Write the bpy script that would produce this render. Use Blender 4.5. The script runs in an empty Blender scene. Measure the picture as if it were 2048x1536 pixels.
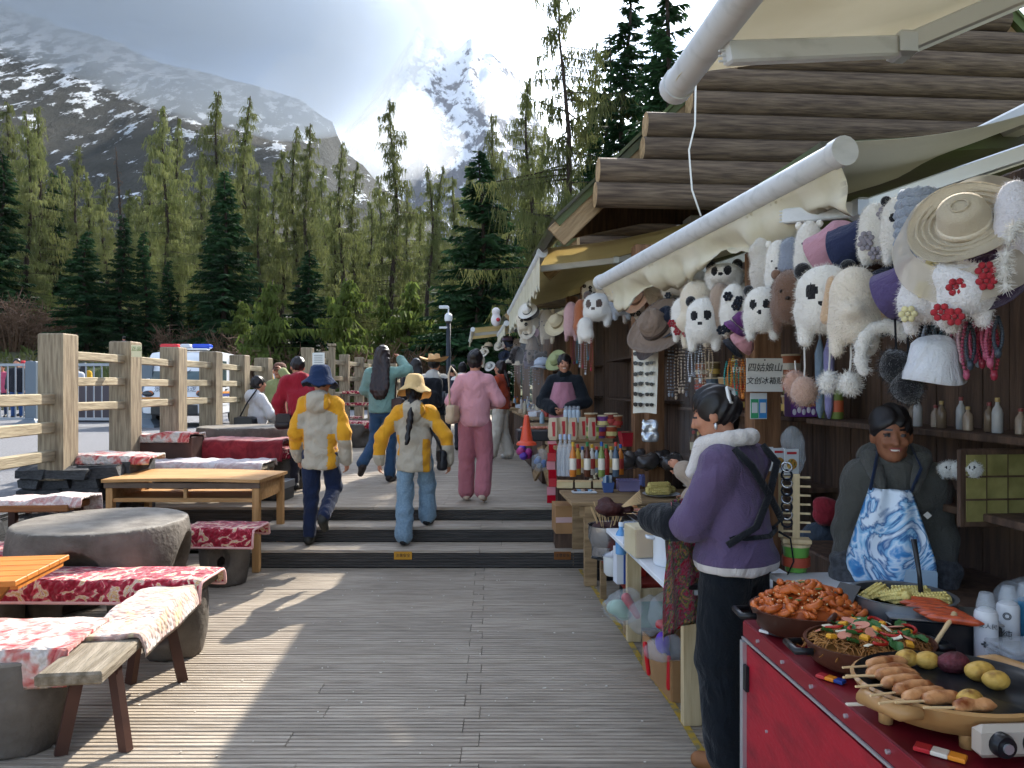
import bpy, math, random
import numpy as np
from mathutils import Vector, Matrix, noise as mnoise
R = math.radians
scene = bpy.context.scene
COL = scene.collection

# ------------------------------------------------------------------ camera
CAM_H, F_PX = 1.66, 1480.0
cam_d = bpy.data.cameras.new('camera')
cam = bpy.data.objects.new('camera', cam_d); COL.objects.link(cam)
cam.location = (0, 0, CAM_H); cam.rotation_euler = (R(90), 0, 0)
cam_d.sensor_width = 36.0; cam_d.lens = 36.0 * F_PX / 2048.0
cam_d.shift_y = 6.0 / 2048.0
cam_d.clip_start = 0.05; cam_d.clip_end = 20000
scene.camera = cam

# ------------------------------------------------------------------ light
SUN_AZ, SUN_EL = 23.0, 37.0           # degrees to the right of the view, above the horizon
sdir = Vector((math.sin(R(SUN_AZ)) * math.cos(R(SUN_EL)), math.cos(R(SUN_AZ)) * math.cos(R(SUN_EL)), math.sin(R(SUN_EL))))
sun_d = bpy.data.lights.new('sun', 'SUN'); sun_d.energy = 2.7; sun_d.angle = R(0.6); sun_d.color = (1.0, 0.93, 0.82)
sun = bpy.data.objects.new('sun', sun_d); COL.objects.link(sun)
sun.rotation_euler = sdir.to_track_quat('Z', 'Y').to_euler()
world = bpy.data.worlds.new('World'); scene.world = world; world.use_nodes = True
SKY_STRENGTH = 0.11
EXPOSURE = 2.18
scene.view_settings.view_transform = 'Standard'; scene.view_settings.look = 'None'
scene.view_settings.exposure = EXPOSURE; scene.view_settings.gamma = 1.0
scene.view_settings.use_curve_mapping = False
scene.render.engine = 'CYCLES'
cy = scene.cycles
cy.use_denoising = True; cy.max_bounces = 6; cy.diffuse_bounces = 3; cy.glossy_bounces = 2
cy.transmission_bounces = 4; cy.transparent_max_bounces = 12; cy.volume_bounces = 2
cy.caustics_reflective = False; cy.caustics_refractive = False; cy.use_adaptive_sampling = True; cy.adaptive_threshold = 0.02

def sky_world():
    nt = world.node_tree; nt.nodes.clear()
    N = nt.nodes.new; L = nt.links.new
    out = N('ShaderNodeOutputWorld'); bg = N('ShaderNodeBackground'); bg.inputs[1].default_value = SKY_STRENGTH
    sky = N('ShaderNodeTexSky'); sky.sky_type = 'NISHITA'; sky.sun_disc = False
    sky.sun_elevation = R(SUN_EL); sky.sun_rotation = R(SUN_AZ); sky.altitude = 3000; sky.dust_density = 1.5
    tc = N('ShaderNodeTexCoord'); mp = N('ShaderNodeMapping'); mp.inputs['Scale'].default_value = (1.0, 1.0, 2.2)
    mp.inputs['Location'].default_value = (0.35, 0.2, 0.1)
    n1 = N('ShaderNodeTexNoise'); n1.inputs['Scale'].default_value = 2.6; n1.inputs['Detail'].default_value = 9; n1.inputs['Roughness'].default_value = 0.55
    n1.inputs['Distortion'].default_value = 0.35
    r1 = N('ShaderNodeValToRGB'); r1.color_ramp.elements[0].position = 0.40; r1.color_ramp.elements[1].position = 0.60
    n2 = N('ShaderNodeTexNoise'); n2.inputs['Scale'].default_value = 3.5; n2.inputs['Detail'].default_value = 6
    r2 = N('ShaderNodeValToRGB')
    r2.color_ramp.elements[0].position = 0.32; r2.color_ramp.elements[0].color = (1.35, 1.55, 1.8, 1)
    r2.color_ramp.elements[1].position = 0.68; r2.color_ramp.elements[1].color = (3.0, 3.15, 3.35, 1)
    dot = N('ShaderNodeVectorMath'); dot.operation = 'DOT_PRODUCT'; dot.inputs[1].default_value = sdir
    mr = N('ShaderNodeMapRange'); mr.inputs[1].default_value = 0.55; mr.inputs[2].default_value = 1.0; mr.inputs[3].default_value = 0.0; mr.inputs[4].default_value = 1.0
    pw = N('ShaderNodeMath'); pw.operation = 'POWER'; pw.inputs[1].default_value = 3.5; ma = N('ShaderNodeMath'); ma.operation = 'MULTIPLY_ADD'; ma.inputs[1].default_value = 9.0; ma.inputs[2].default_value = 1.0
    mul = N('ShaderNodeVectorMath'); mul.operation = 'SCALE'
    mix = N('ShaderNodeMix'); mix.data_type = 'RGBA'
    L(tc.outputs['Generated'], mp.inputs['Vector']); L(mp.outputs[0], n1.inputs['Vector']); L(mp.outputs[0], n2.inputs['Vector'])
    L(n1.outputs[0], r1.inputs[0]); L(n2.outputs[0], r2.inputs[0])
    L(tc.outputs['Generated'], dot.inputs[0]); L(dot.outputs['Value'], mr.inputs[0])
    L(r2.outputs[0], mul.inputs[0]); L(mr.outputs[0], pw.inputs[0]); L(pw.outputs[0], ma.inputs[0]); L(ma.outputs[0], mul.inputs['Scale'])
    L(r1.outputs[0], mix.inputs[0]); L(sky.outputs[0], mix.inputs[6]); L(mul.outputs[0], mix.inputs[7])
    L(mix.outputs[2], bg.inputs[0]); L(bg.outputs[0], out.inputs[0])
sky_world()

# ------------------------------------------------------------------ pixel helpers (2048 x 1536 photograph)
def P(px, py, Y):                      # point at depth Y on the ray of a pixel
    return Vector(((px - 1024) / F_PX * Y, Y, CAM_H - (py - 774) / F_PX * Y))
def G(px, py, z=0.0):                  # point on the level plane z
    return P(px, py, (CAM_H - z) * F_PX / (py - 774))
SA = 0.0734; SC = math.sqrt(1 - SA * SA); SX0 = 1.12   # the line of the stalls
def S(s, t, z=0.0):                    # stall coordinates: s along the row, t out from the yellow line
    return Vector((SX0 + SC * t - SA * s, SA * t + SC * s, z))
STALL_RZ = math.asin(SA)
def SP(px, py, t):                     # pixel ray met with the upright plane t = const
    a = (px - 1024) / F_PX
    # X = a*Y ; (X-SX0)*SC + Y*SA = t
    Y = (t + SX0 * SC) / (a * SC + SA)
    return P(px, py, Y)
def st_of(p):
    return ((p.y * SC - (p.x - SX0) * SA), ((p.x - SX0) * SC + p.y * SA))

# ------------------------------------------------------------------ materials
MATS = {}
def srgb(h):
    h = h.lstrip('#'); c = [int(h[i:i + 2], 16) / 255 for i in (0, 2, 4)]
    return tuple(((x + 0.055) / 1.055) ** 2.4 if x > 0.04045 else x / 12.92 for x in c)
def col(c):
    return srgb(c) if isinstance(c, str) else tuple(c)
def mat(name, c, rough=0.7, c2=None, scale=8.0, stretch=(1, 1, 1), detail=5, bump=0.0, bscale=None, metal=0.0, spec=0.35,
        lo=0.35, hi=0.65, sheen=0.0, trans=0.0, alpha=1.0, transl=0.0, rand=0.0, coat=0.0, wave=None, gen=False, folds=False):
    """Principled material; colour mixed from c to c2 by stretched noise; bump from noise; rand = per object value shift."""
    if name in MATS: return MATS[name]
    m = bpy.data.materials.new(name); m.use_nodes = True; MATS[name] = m
    nt = m.node_tree; N = nt.nodes.new; L = nt.links.new
    b = nt.nodes['Principled BSDF']; out = nt.nodes['Material Output']
    c = col(c); b.inputs['Base Color'].default_value = (*c, 1); b.inputs['Roughness'].default_value = rough
    b.inputs['Metallic'].default_value = metal; b.inputs['Specular IOR Level'].default_value = spec
    if sheen: b.inputs['Sheen Weight'].default_value = sheen
    if trans: b.inputs['Transmission Weight'].default_value = trans
    if coat: b.inputs['Coat Weight'].default_value = coat
    if alpha < 1: b.inputs['Alpha'].default_value = alpha
    tc = N('ShaderNodeTexCoord'); mp = N('ShaderNodeMapping'); mp.inputs['Scale'].default_value = stretch
    oi = N('ShaderNodeObjectInfo'); ad = N('ShaderNodeVectorMath'); ad.operation = 'MULTIPLY_ADD'
    ad.inputs[1].default_value = (7.3, 3.1, 5.7)
    L(oi.outputs['Random'], ad.inputs[0]); L(tc.outputs['Generated' if gen else 'Object'], ad.inputs[2])
    L(ad.outputs[0], mp.inputs['Vector'])
    colsock = None
    if c2 is not None:
        n = N('ShaderNodeTexNoise'); n.inputs['Scale'].default_value = scale; n.inputs['Detail'].default_value = detail
        L(mp.outputs[0], n.inputs['Vector'])
        r = N('ShaderNodeValToRGB'); r.color_ramp.elements[0].position = lo; r.color_ramp.elements[1].position = hi
        r.color_ramp.elements[0].color = (*c, 1); r.color_ramp.elements[1].color = (*col(c2), 1)
        L(n.outputs[0], r.inputs[0]); colsock = r.outputs[0]
    if rand:
        hv = N('ShaderNodeHueSaturation'); m2 = N('ShaderNodeMapRange')
        m2.inputs[3].default_value = 1 - rand; m2.inputs[4].default_value = 1 + rand
        L(oi.outputs['Random'], m2.inputs[0]); L(m2.outputs[0], hv.inputs['Value'])
        if colsock: L(colsock, hv.inputs['Color'])
        else: hv.inputs['Color'].default_value = (*c, 1)
        colsock = hv.outputs[0]
    if colsock: L(colsock, b.inputs['Base Color'])
    if bump:
        n = N('ShaderNodeTexNoise'); n.inputs['Scale'].default_value = bscale or scale * 3; n.inputs['Detail'].default_value = 4
        L(mp.outputs[0], n.inputs['Vector'])
        bp = N('ShaderNodeBump'); bp.inputs['Strength'].default_value = bump; bp.inputs['Distance'].default_value = 0.02
        L(n.outputs[0], bp.inputs['Height']); L(bp.outputs[0], b.inputs['Normal'])
        if folds:
            m3 = N('ShaderNodeMapping'); m3.inputs['Scale'].default_value = (1.0, 1.0, .55); m3.inputs['Rotation'].default_value = (.3, .5, 0); L(ad.outputs[0], m3.inputs[0])
            n3 = N('ShaderNodeTexNoise'); n3.inputs['Scale'].default_value = 9; n3.inputs['Detail'].default_value = 3; n3.inputs['Distortion'].default_value = 1.5; L(m3.outputs[0], n3.inputs['Vector'])
            b3 = N('ShaderNodeBump'); b3.inputs['Strength'].default_value = .5; b3.inputs['Distance'].default_value = .05
            L(n3.outputs[0], b3.inputs['Height']); L(bp.outputs[0], b3.inputs['Normal']); L(b3.outputs[0], b.inputs['Normal'])
    if transl:
        tl = N('ShaderNodeBsdfTranslucent'); tl.inputs[0].default_value = (*c, 1)
        if colsock: L(colsock, tl.inputs[0])
        mx = N('ShaderNodeMixShader'); mx.inputs[0].default_value = transl
        L(b.outputs[0], mx.inputs[1]); L(tl.outputs[0], mx.inputs[2]); L(mx.outputs[0], out.inputs[0])
    return m
def M(n): return MATS[n]
def plain(c, rough=0.6, **k):          # quick plain material keyed by its colour
    key = 'paint_%s_%d' % (c.lstrip('#') if isinstance(c, str) else '_'.join('%03d' % int(x * 999) for x in c), int(rough * 100)) + ''.join('_%s%s' % (a, str(b).replace('.', '')) for a, b in k.items() if not isinstance(b, tuple))
    return mat(key, c, rough, **k)

# ------------------------------------------------------------------ mesh collector
class MB:
    def __init__(s): s.v = []; s.f = []; s.m = []
    def add(s, v, f, mi=0):
        o = len(s.v); s.v.extend([tuple(x) for x in v]); s.f.extend([tuple(i + o for i in q) for q in f]); s.m.extend([mi] * len(f)); return s
    def box(s, c, d, rz=0.0, mi=0, bev=0.0, mtx=None):
        x, y, z = (k / 2 for k in d)
        if bev:
            bev = min(bev, x * .9, y * .9, z * .9)
            pts = []; 
            for zz, e in ((-z, bev), (-z + bev, 0), (z - bev, 0), (z, bev)):
                for sx, sy in ((-1, -1), (1, -1), (1, 1), (-1, 1)): pts.append((sx * (x - e), sy * (y - e), zz))
            fs = [(3, 2, 1, 0), (12, 13, 14, 15)]
            for k in range(3):
                for i in range(4): fs.append((k * 4 + i, k * 4 + (i + 1) % 4, k * 4 + 4 + (i + 1) % 4, k * 4 + 4 + i))
        else:
            pts = [(-x, -y, -z), (x, -y, -z), (x, y, -z), (-x, y, -z), (-x, -y, z), (x, -y, z), (x, y, z), (-x, y, z)]
            fs = [(3, 2, 1, 0), (4, 5, 6, 7), (0, 1, 5, 4), (1, 2, 6, 5), (2, 3, 7, 6), (3, 0, 4, 7)]
        if mtx is None: mtx = Matrix.Translation(Vector(c)) @ Matrix.Rotation(rz, 4, 'Z')
        else: mtx = Matrix.Translation(Vector(c)) @ mtx
        return s.add([mtx @ Vector(p) for p in pts], fs, mi)
    def bar(s, a, b, w, h=None, mi=0, up=(0, 0, 1), bev=0.0):          # a squared bar from a to b
        a, b = Vector(a), Vector(b); h = h or w; d = b - a; L = d.length; d = d / L
        u = Vector(up); x = d.cross(u)
        if x.length < 1e-4: x = d.cross(Vector((0, 1, 0)))
        x.normalize(); z = x.cross(d)
        mt = Matrix((( d.x, x.x, z.x), (d.y, x.y, z.y), (d.z, x.z, z.z))).to_4x4()
        return s.box((a + b) / 2, (L, w, h), mi=mi, bev=bev, mtx=mt)
    def tube(s, pts, r, n=8, mi=0, caps=True, sq=1.0):
        pts = [Vector(p) for p in pts]; rs = r if isinstance(r, (list, tuple)) else [r] * len(pts)
        v = []; f = []; prev = None
        for i, p in enumerate(pts):
            d = (pts[min(i + 1, len(pts) - 1)] - pts[max(i - 1, 0)])
            if d.length < 1e-9: d = Vector((0, 0, 1))
            d.normalize()
            x = (prev - d * prev.dot(d)) if prev is not None else d.orthogonal()
            if x.length < 1e-6: x = d.orthogonal()
            x.normalize(); prev = x; y = d.cross(x)
            for k in range(n):
                a = 2 * math.pi * k / n; v.append(p + x * (math.cos(a) * rs[i]) + y * (math.sin(a) * rs[i] * sq))
            if i: f += [((i - 1) * n + k, (i - 1) * n + (k + 1) % n, i * n + (k + 1) % n, i * n + k) for k in range(n)]
        if caps: f += [tuple(range(n - 1, -1, -1)), tuple((len(pts) - 1) * n + k for k in range(n))]
        return s.add(v, f, mi)
    def lathe(s, prof, n=16, c=(0, 0, 0), mi=0, mtx=None, sx=1, sy=1, mis=None):
        c = Vector(c); v = []; f = []; fm = []
        for i, (r, z) in enumerate(prof):
            for k in range(n):
                a = 2 * math.pi * k / n; p = Vector((math.cos(a) * r * sx, math.sin(a) * r * sy, z)); v.append(c + (mtx @ p if mtx else p))
            if i:
                for k in range(n):
                    f.append(((i - 1) * n + k, (i - 1) * n + (k + 1) % n, i * n + (k + 1) % n, i * n + k)); fm.append(mis[i - 1] if mis else mi)
        if prof[0][0] > 1e-6: f.append(tuple(range(n - 1, -1, -1))); fm.append(mis[0] if mis else mi)
        if prof[-1][0] > 1e-6: f.append(tuple((len(prof) - 1) * n + k for k in range(n))); fm.append(mis[-1] if mis else mi)
        o = len(s.v); s.v.extend([tuple(x) for x in v]); s.f.extend([tuple(i + o for i in q) for q in f]); s.m.extend(fm); return s
    def ball(s, c, r, n=10, mi=0, mtx=None):
        rr = r if isinstance(r, (tuple, list)) else (r, r, r); m = max(4, n // 2 + 1); v = []; f = []
        for i in range(m + 1):
            t = math.pi * i / m
            for k in range(n):
                a = 2 * math.pi * k / n; p = Vector((math.sin(t) * math.cos(a) * rr[0], math.sin(t) * math.sin(a) * rr[1], -math.cos(t) * rr[2]))
                v.append(Vector(c) + (mtx @ p if mtx else p))
            if i: f += [((i - 1) * n + k, (i - 1) * n + (k + 1) % n, i * n + (k + 1) % n, i * n + k) for k in range(n)]
        return s.add(v, f, mi)
    def grid(s, fn, nu, nv, mi=0, closed=False):            # fn(u,v) with u,v in 0..1
        v = [fn(i / nu, j / nv) for j in range(nv + 1) for i in range(nu + 1)]
        f = [(j * (nu + 1) + i, j * (nu + 1) + i + 1, (j + 1) * (nu + 1) + i + 1, (j + 1) * (nu + 1) + i) for j in range(nv) for i in range(nu)]
        return s.add(v, f, mi)
    def slab(s, fn, nu, nv, th, mi=0):                      # a sheet with thickness th (down)
        top = [Vector(fn(i / nu, j / nv)) for j in range(nv + 1) for i in range(nu + 1)]; n = len(top); w = nu + 1
        bot = [p - Vector((0, 0, th)) for p in top]
        f = []
        for j in range(nv):
            for i in range(nu):
                a, b, c, d = j * w + i, j * w + i + 1, (j + 1) * w + i + 1, (j + 1) * w + i
                f += [(a, b, c, d), (d + n, c + n, b + n, a + n)]
        for i in range(nu): f += [(i + 1, i, i + n, i + 1 + n), (nv * w + i, nv * w + i + 1, nv * w + i + 1 + n, nv * w + i + n)]
        for j in range(nv): f += [(j * w, (j + 1) * w, (j + 1) * w + n, j * w + n), ((j + 1) * w + nu, j * w + nu, j * w + nu + n, (j + 1) * w + nu + n)]
        return s.add(top + bot, f, mi)
    def prism(s, pts, a, b, mi=0, mtx=None):                # outline (x,z) pushed from y=a to y=b
        n = len(pts); v = [Vector((x, a, z)) for x, z in pts] + [Vector((x, b, z)) for x, z in pts]
        if mtx: v = [mtx @ p for p in v]
        f = [tuple(range(n)), tuple(range(2 * n - 1, n - 1, -1))] + [(i, i + n, (i + 1) % n + n, (i + 1) % n) for i in range(n)]
        return s.add(v, f, mi)
    def xf(s, mtx):
        s.v = [tuple(mtx @ Vector(p)) for p in s.v]; return s
    def build(s, name, mats, parent=None, smooth=False, label=None, cat=None, group=None, kind=None, at=None):
        me = bpy.data.meshes.new(name); me.from_pydata(s.v, [], s.f)
        for m in (mats if isinstance(mats, (list, tuple)) else [mats]): me.materials.append(M(m) if isinstance(m, str) else m)
        if any(s.m): me.polygons.foreach_set('material_index', s.m)
        if smooth: sm(me, smooth)
        o = link(name, me, parent); tag(o, label, cat, group, kind)
        if at is not None: o.matrix_world = at if isinstance(at, Matrix) else Matrix.Translation(Vector(at))
        return o
def sm(me, smooth=True):
    me.polygons.foreach_set('use_smooth', [True] * len(me.polygons))
    if smooth is not True: me.set_sharp_from_angle(angle=R(smooth))
def link(name, data, parent=None):
    o = bpy.data.objects.new(name, data); COL.objects.link(o)
    if parent is not None: o.parent = parent
    return o
def tag(o, label=None, cat=None, group=None, kind=None):
    if label: o['label'] = label
    if cat: o['category'] = cat
    if group: o['group'] = group
    if kind: o['kind'] = kind
    return o
def thing(name, label, cat, loc=(0, 0, 0), rz=0.0, group=None):
    o = link(name, None); o.location = loc; o.rotation_euler = (0, 0, rz); o.empty_display_size = .1
    return tag(o, label, cat, group)
def raw(name, v, f, mats, parent=None, smooth=False, fm=None):           # numpy verts + quads
    me = bpy.data.meshes.new(name); v = np.asarray(v, dtype=np.float32); f = np.asarray(f, dtype=np.int32); k = f.shape[1]
    me.vertices.add(len(v)); me.vertices.foreach_set('co', v.ravel())
    me.loops.add(f.size); me.loops.foreach_set('vertex_index', f.ravel())
    me.polygons.add(len(f)); me.polygons.foreach_set('loop_start', np.arange(0, f.size, k, dtype=np.int32))
    for m in (mats if isinstance(mats, (list, tuple)) else [mats]): me.materials.append(M(m) if isinstance(m, str) else m)
    if fm is not None: me.polygons.foreach_set('material_index', np.asarray(fm, dtype=np.int32))
    me.update(calc_edges=True)
    if smooth: sm(me, smooth)
    return link(name, me, parent)
def copy_tree(o, parent=None):
    c = o.copy(); COL.objects.link(c)
    if parent is not None: c.parent = parent
    for ch in o.children: copy_tree(ch, c)
    return c
def text(body, size, m, parent, loc, rot=(R(90), 0, 0), name='lettering', ext=0.0005, shear=0.0, align='CENTER'):
    cu = bpy.data.curves.new(name, 'FONT'); cu.body = body; cu.size = size; cu.extrude = ext; cu.align_x = align; cu.align_y = 'CENTER'
    cu.shear = shear; cu.resolution_u = 3
    cu.materials.append(M(m) if isinstance(m, str) else m)
    tmp = bpy.data.objects.new('tmp', cu); COL.objects.link(tmp); dg = bpy.context.evaluated_depsgraph_get()
    me = bpy.data.meshes.new_from_object(tmp.evaluated_get(dg)); bpy.data.objects.remove(tmp); me.name = name
    o = link(name, me, parent); o.location = loc; o.rotation_euler = rot; return o

# ------------------------------------------------------------------ smooth solids (distance field -> surface net)
def sdf(prims, res, disp=None):
    """prims: ('c',a,b,ra,rb[,squash axis,factor]) tapered capsule; ('e',c,(rx,ry,rz)[,3x3]) ellipsoid; ('b',c,half,round[,3x3]) box;
    each followed by dict(k=blend, op='+'|'-'). Returns verts, quads."""
    lo = np.full(3, 1e9); hi = np.full(3, -1e9); bbs = []
    for p in prims:
        t = p[0]
        if t == 'c':
            a, b = np.array(p[1], float), np.array(p[2], float); r = max(p[3], p[4]) * (max(1, p[6]) if len(p) > 6 and not isinstance(p[5], dict) else 1)
            bl, bh = np.minimum(a, b) - r, np.maximum(a, b) + r
        else:
            c = np.array(p[1], float); h = np.array(p[2], float)
            if len(p) > 4 - (t == 'e') and not isinstance(p[4 - (t == 'e')], dict): h = np.full(3, np.linalg.norm(h))
            bl, bh = c - h, c + h
        bbs.append((bl, bh)); o = p[-1] if isinstance(p[-1], dict) else {}
        if o.get('op', '+') == '+': lo = np.minimum(lo, bl); hi = np.maximum(hi, bh)
    lo -= res * 3; hi += res * 3; n = np.maximum(4, np.ceil((hi - lo) / res).astype(int) + 1)
    D = np.full(n, 1.0, dtype=np.float32)
    ax = [lo[i] + np.arange(n[i]) * res for i in range(3)]
    for p, (bl, bh) in zip(prims, bbs):
        o = p[-1] if isinstance(p[-1], dict) else {}
        k = o.get('k', 0.02); pad = k + 4 * res
        i0 = np.clip(((bl - pad - lo) / res).astype(int), 0, n); i1 = np.clip(((bh + pad - lo) / res).astype(int) + 2, 0, n)
        if (i1 <= i0).any(): continue
        X, Y, Z = np.meshgrid(*[ax[i][i0[i]:i1[i]] for i in range(3)], indexing='ij')
        t = p[0]
        if t == 'c':
            a, b = np.array(p[1], float), np.array(p[2], float); ba = b - a; L2 = max(ba @ ba, 1e-9)
            qx, qy, qz = X - a[0], Y - a[1], Z - a[2]
            h = np.clip((qx * ba[0] + qy * ba[1] + qz * ba[2]) / L2, 0, 1)
            qx, qy, qz = qx - ba[0] * h, qy - ba[1] * h, qz - ba[2] * h
            if len(p) > 6 and not isinstance(p[5], dict):
                ax_, fac = np.array(p[5], float), p[6]; dn = qx * ax_[0] + qy * ax_[1] + qz * ax_[2]; g = dn * (1 / fac - 1)
                qx, qy, qz = qx + ax_[0] * g, qy + ax_[1] * g, qz + ax_[2] * g
                d = (np.sqrt(qx * qx + qy * qy + qz * qz) - (p[3] + (p[4] - p[3]) * h)) * min(1.0, max(fac, .6))
            else: d = np.sqrt(qx * qx + qy * qy + qz * qz) - (p[3] + (p[4] - p[3]) * h)
        else:
            c = np.array(p[1], float); q = [X - c[0], Y - c[1], Z - c[2]]; ri = 4 - (t == 'e')
            if len(p) > ri and not isinstance(p[ri], dict):
                m = np.array(p[ri], float); q = [q[0] * m[0, j] + q[1] * m[1, j] + q[2] * m[2, j] for j in range(3)]
            if t == 'y':
                rt, rm, rb = p[3]; hh = p[2][2]; u = np.clip(q[2] / hh, -1, 1); rad = rm + (rt - rb) / 2 * u + ((rt + rb) / 2 - rm) * u * u
                d = np.maximum(np.sqrt(q[0] ** 2 + q[1] ** 2) - rad, np.abs(q[2]) - hh)
            elif t == 'e':
                r = p[2]; k0 = np.sqrt((q[0] / r[0]) ** 2 + (q[1] / r[1]) ** 2 + (q[2] / r[2]) ** 2)
                k1 = np.sqrt((q[0] / r[0] ** 2) ** 2 + (q[1] / r[1] ** 2) ** 2 + (q[2] / r[2] ** 2) ** 2); d = k0 * (k0 - 1) / np.maximum(k1, 1e-6)
            else:
                h, rd = p[2], p[3]; e = [np.abs(q[i]) - (h[i] - rd) for i in range(3)]
                d = np.sqrt(sum(np.maximum(x, 0) ** 2 for x in e)) + np.minimum(np.maximum(np.maximum(e[0], e[1]), e[2]), 0) - rd
        sl = tuple(slice(i0[i], i1[i]) for i in range(3)); cur = D[sl]
        if o.get('op', '+') == '+':
            h = np.clip(0.5 + 0.5 * (cur - d) / k, 0, 1); D[sl] = cur + (d - cur) * h - k * h * (1 - h)
        else:
            h = np.clip(0.5 - 0.5 * (cur + d) / k, 0, 1); D[sl] = cur + (-d - cur) * h + k * h * (1 - h)
    if disp is not None:
        X, Y, Z = np.meshgrid(*ax, indexing='ij'); near = np.abs(D) < 0.08
        dd = disp(X[near], Y[near], Z[near]); D[near] += dd
    sg = D < 0
    cs = np.zeros(np.array(n) - 1, dtype=np.int8)
    for i in (0, 1):
        for j in (0, 1):
            for k in (0, 1): cs += sg[i:n[0] - 1 + i, j:n[1] - 1 + j, k:n[2] - 1 + k]
    act = (cs > 0) & (cs < 8); idx = np.full(act.shape, -1, dtype=np.int32); ijk = np.argwhere(act); idx[act] = np.arange(len(ijk))
    acc = np.zeros((len(ijk), 3)); cnt = np.zeros(len(ijk))
    cn = [(i, j, k) for i in (0, 1) for j in (0, 1) for k in (0, 1)]
    for a in cn:
        for axn in range(3):
            if a[axn]: continue
            b = list(a); b[axn] = 1
            da = D[ijk[:, 0] + a[0], ijk[:, 1] + a[1], ijk[:, 2] + a[2]]; db = D[ijk[:, 0] + b[0], ijk[:, 1] + b[1], ijk[:, 2] + b[2]]
            mk = (da < 0) != (db < 0); t = np.where(mk, da / np.where(mk, da - db, 1), 0)
            pt = np.tile(np.array(a, float), (len(ijk), 1)); pt[:, axn] += t
            acc[mk] += pt[mk]; cnt[mk] += 1
    V = lo + (ijk + acc / np.maximum(cnt, 1)[:, None]) * res
    F = []
    for axn in range(3):
        u, w = (axn + 1) % 3, (axn + 2) % 3
        s0 = [slice(1, -1)] * 3; s1 = [slice(1, -1)] * 3
        s0[axn] = slice(0, n[axn] - 1); s1[axn] = slice(1, n[axn])
        A, B = sg[tuple(s0)], sg[tuple(s1)]
        e = np.argwhere(A != B)
        if not len(e): continue
        inside = A[e[:, 0], e[:, 1], e[:, 2]]
        off = np.ones(3, int); off[axn] = 0; e = e + off
        def g(du, dw):
            q = e.copy(); q[:, u] -= du; q[:, w] -= dw; return idx[q[:, 0], q[:, 1], q[:, 2]]
        quad = np.stack([g(1, 1), g(0, 1), g(0, 0), g(1, 0)], 1)
        quad[~inside] = quad[~inside][:, ::-1]; F.append(quad)
    F = np.concatenate(F); F = F[(F >= 0).all(1)]
    return V, F
def solid(name, prims, res, mats, parent=None, disp=None, pick=None):
    v, f = sdf(prims, res, disp); fm = None
    if pick is not None: fm = pick(v[f].mean(1))
    return raw(name, v, f, mats, parent, smooth=True, fm=fm)
def wrinkle(amp, fx=22.0, seed=0.0, dirz=0.35):
    def f(x, y, z):
        a = np.sin(fx * (x + .5 * y) + 5 * np.sin(9 * z + seed) + seed) * np.sin(fx * dirz * z * 1.7 + 3 * np.sin(7 * x + seed * 2))
        b = np.sin(fx * 1.9 * (y - .4 * x) + 4 * np.sin(13 * z + 1.3 * seed)) * np.sin(fx * .8 * z + 3 * np.sin(11 * y + seed))
        c = 1 - np.abs(np.sin(fx * .55 * z + 2.2 * np.sin(6 * x + seed) + 1.5 * np.sin(8 * y + seed) + 4 * x))
        return amp * (a + .6 * b + 1.3 * c ** 3)
    return f
def fluff(amp, seed=0.0):
    def f(x, y, z):
        r = np.zeros_like(x)
        for i, q in enumerate((38, 71, 120)):
            r += np.sin(q * x + 2 * np.sin(q * .6 * y + seed) + i) * np.sin(q * y + 2 * np.sin(q * .7 * z + seed)) * np.sin(q * z + 1.7 * np.sin(q * .5 * x)) / (1 + .5 * i)
        return amp * r
    return f
# ------------------------------------------------------------------ shared materials
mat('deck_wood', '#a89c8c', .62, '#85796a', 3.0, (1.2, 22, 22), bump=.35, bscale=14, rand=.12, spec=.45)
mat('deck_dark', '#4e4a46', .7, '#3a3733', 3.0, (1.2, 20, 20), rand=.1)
mat('joist', '#1d1b19', .9)
mat('asphalt', '#77777a', .85, '#5f5f62', 40, bump=.4, bscale=160)
mat('grass_soil', '#4a5230', .95, '#5d5847', .35, bump=.6, bscale=3, lo=.42, hi=.6)
mat('forest_floor', '#4b4436', .95, '#39402a', .5, bump=.5, bscale=2)
mat('weathered_wood', '#988a72', .8, '#6f6250', 3.0, (14, 14, 1.2), bump=.4, bscale=10, rand=.08)
mat('rail_wood', '#a89c82', .8, '#857962', 3.0, (14, 1.2, 14), bump=.35, bscale=10, rand=.08)
mat('slate', '#4a4b4d', .8, '#2e2f31', 9, bump=.6, rand=.2)
mat('bark', '#3b3028', .95, '#241d18', 6, (6, 6, 1), bump=.5)
mat('larch_leaf', '#5a6138', .8, '#6f7348', .5, transl=.4, rand=.22, spec=.1)
mat('young_leaf', '#5c6a34', .8, '#525f2c', .8, transl=.45, rand=.15, spec=.1)
mat('spruce_leaf', '#2f4a2c', .85, '#1c3320', .8, transl=.2, rand=.22, spec=.1)
mat('dry_twig', '#6d5544', .9, '#54402f', 1.0, rand=.15)
mat('step_yellow', '#c08a28', .6)
mat('black_ink', '#1a1a1c', .6)

UP_Z = 0.447; UP_Y = 7.50

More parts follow.
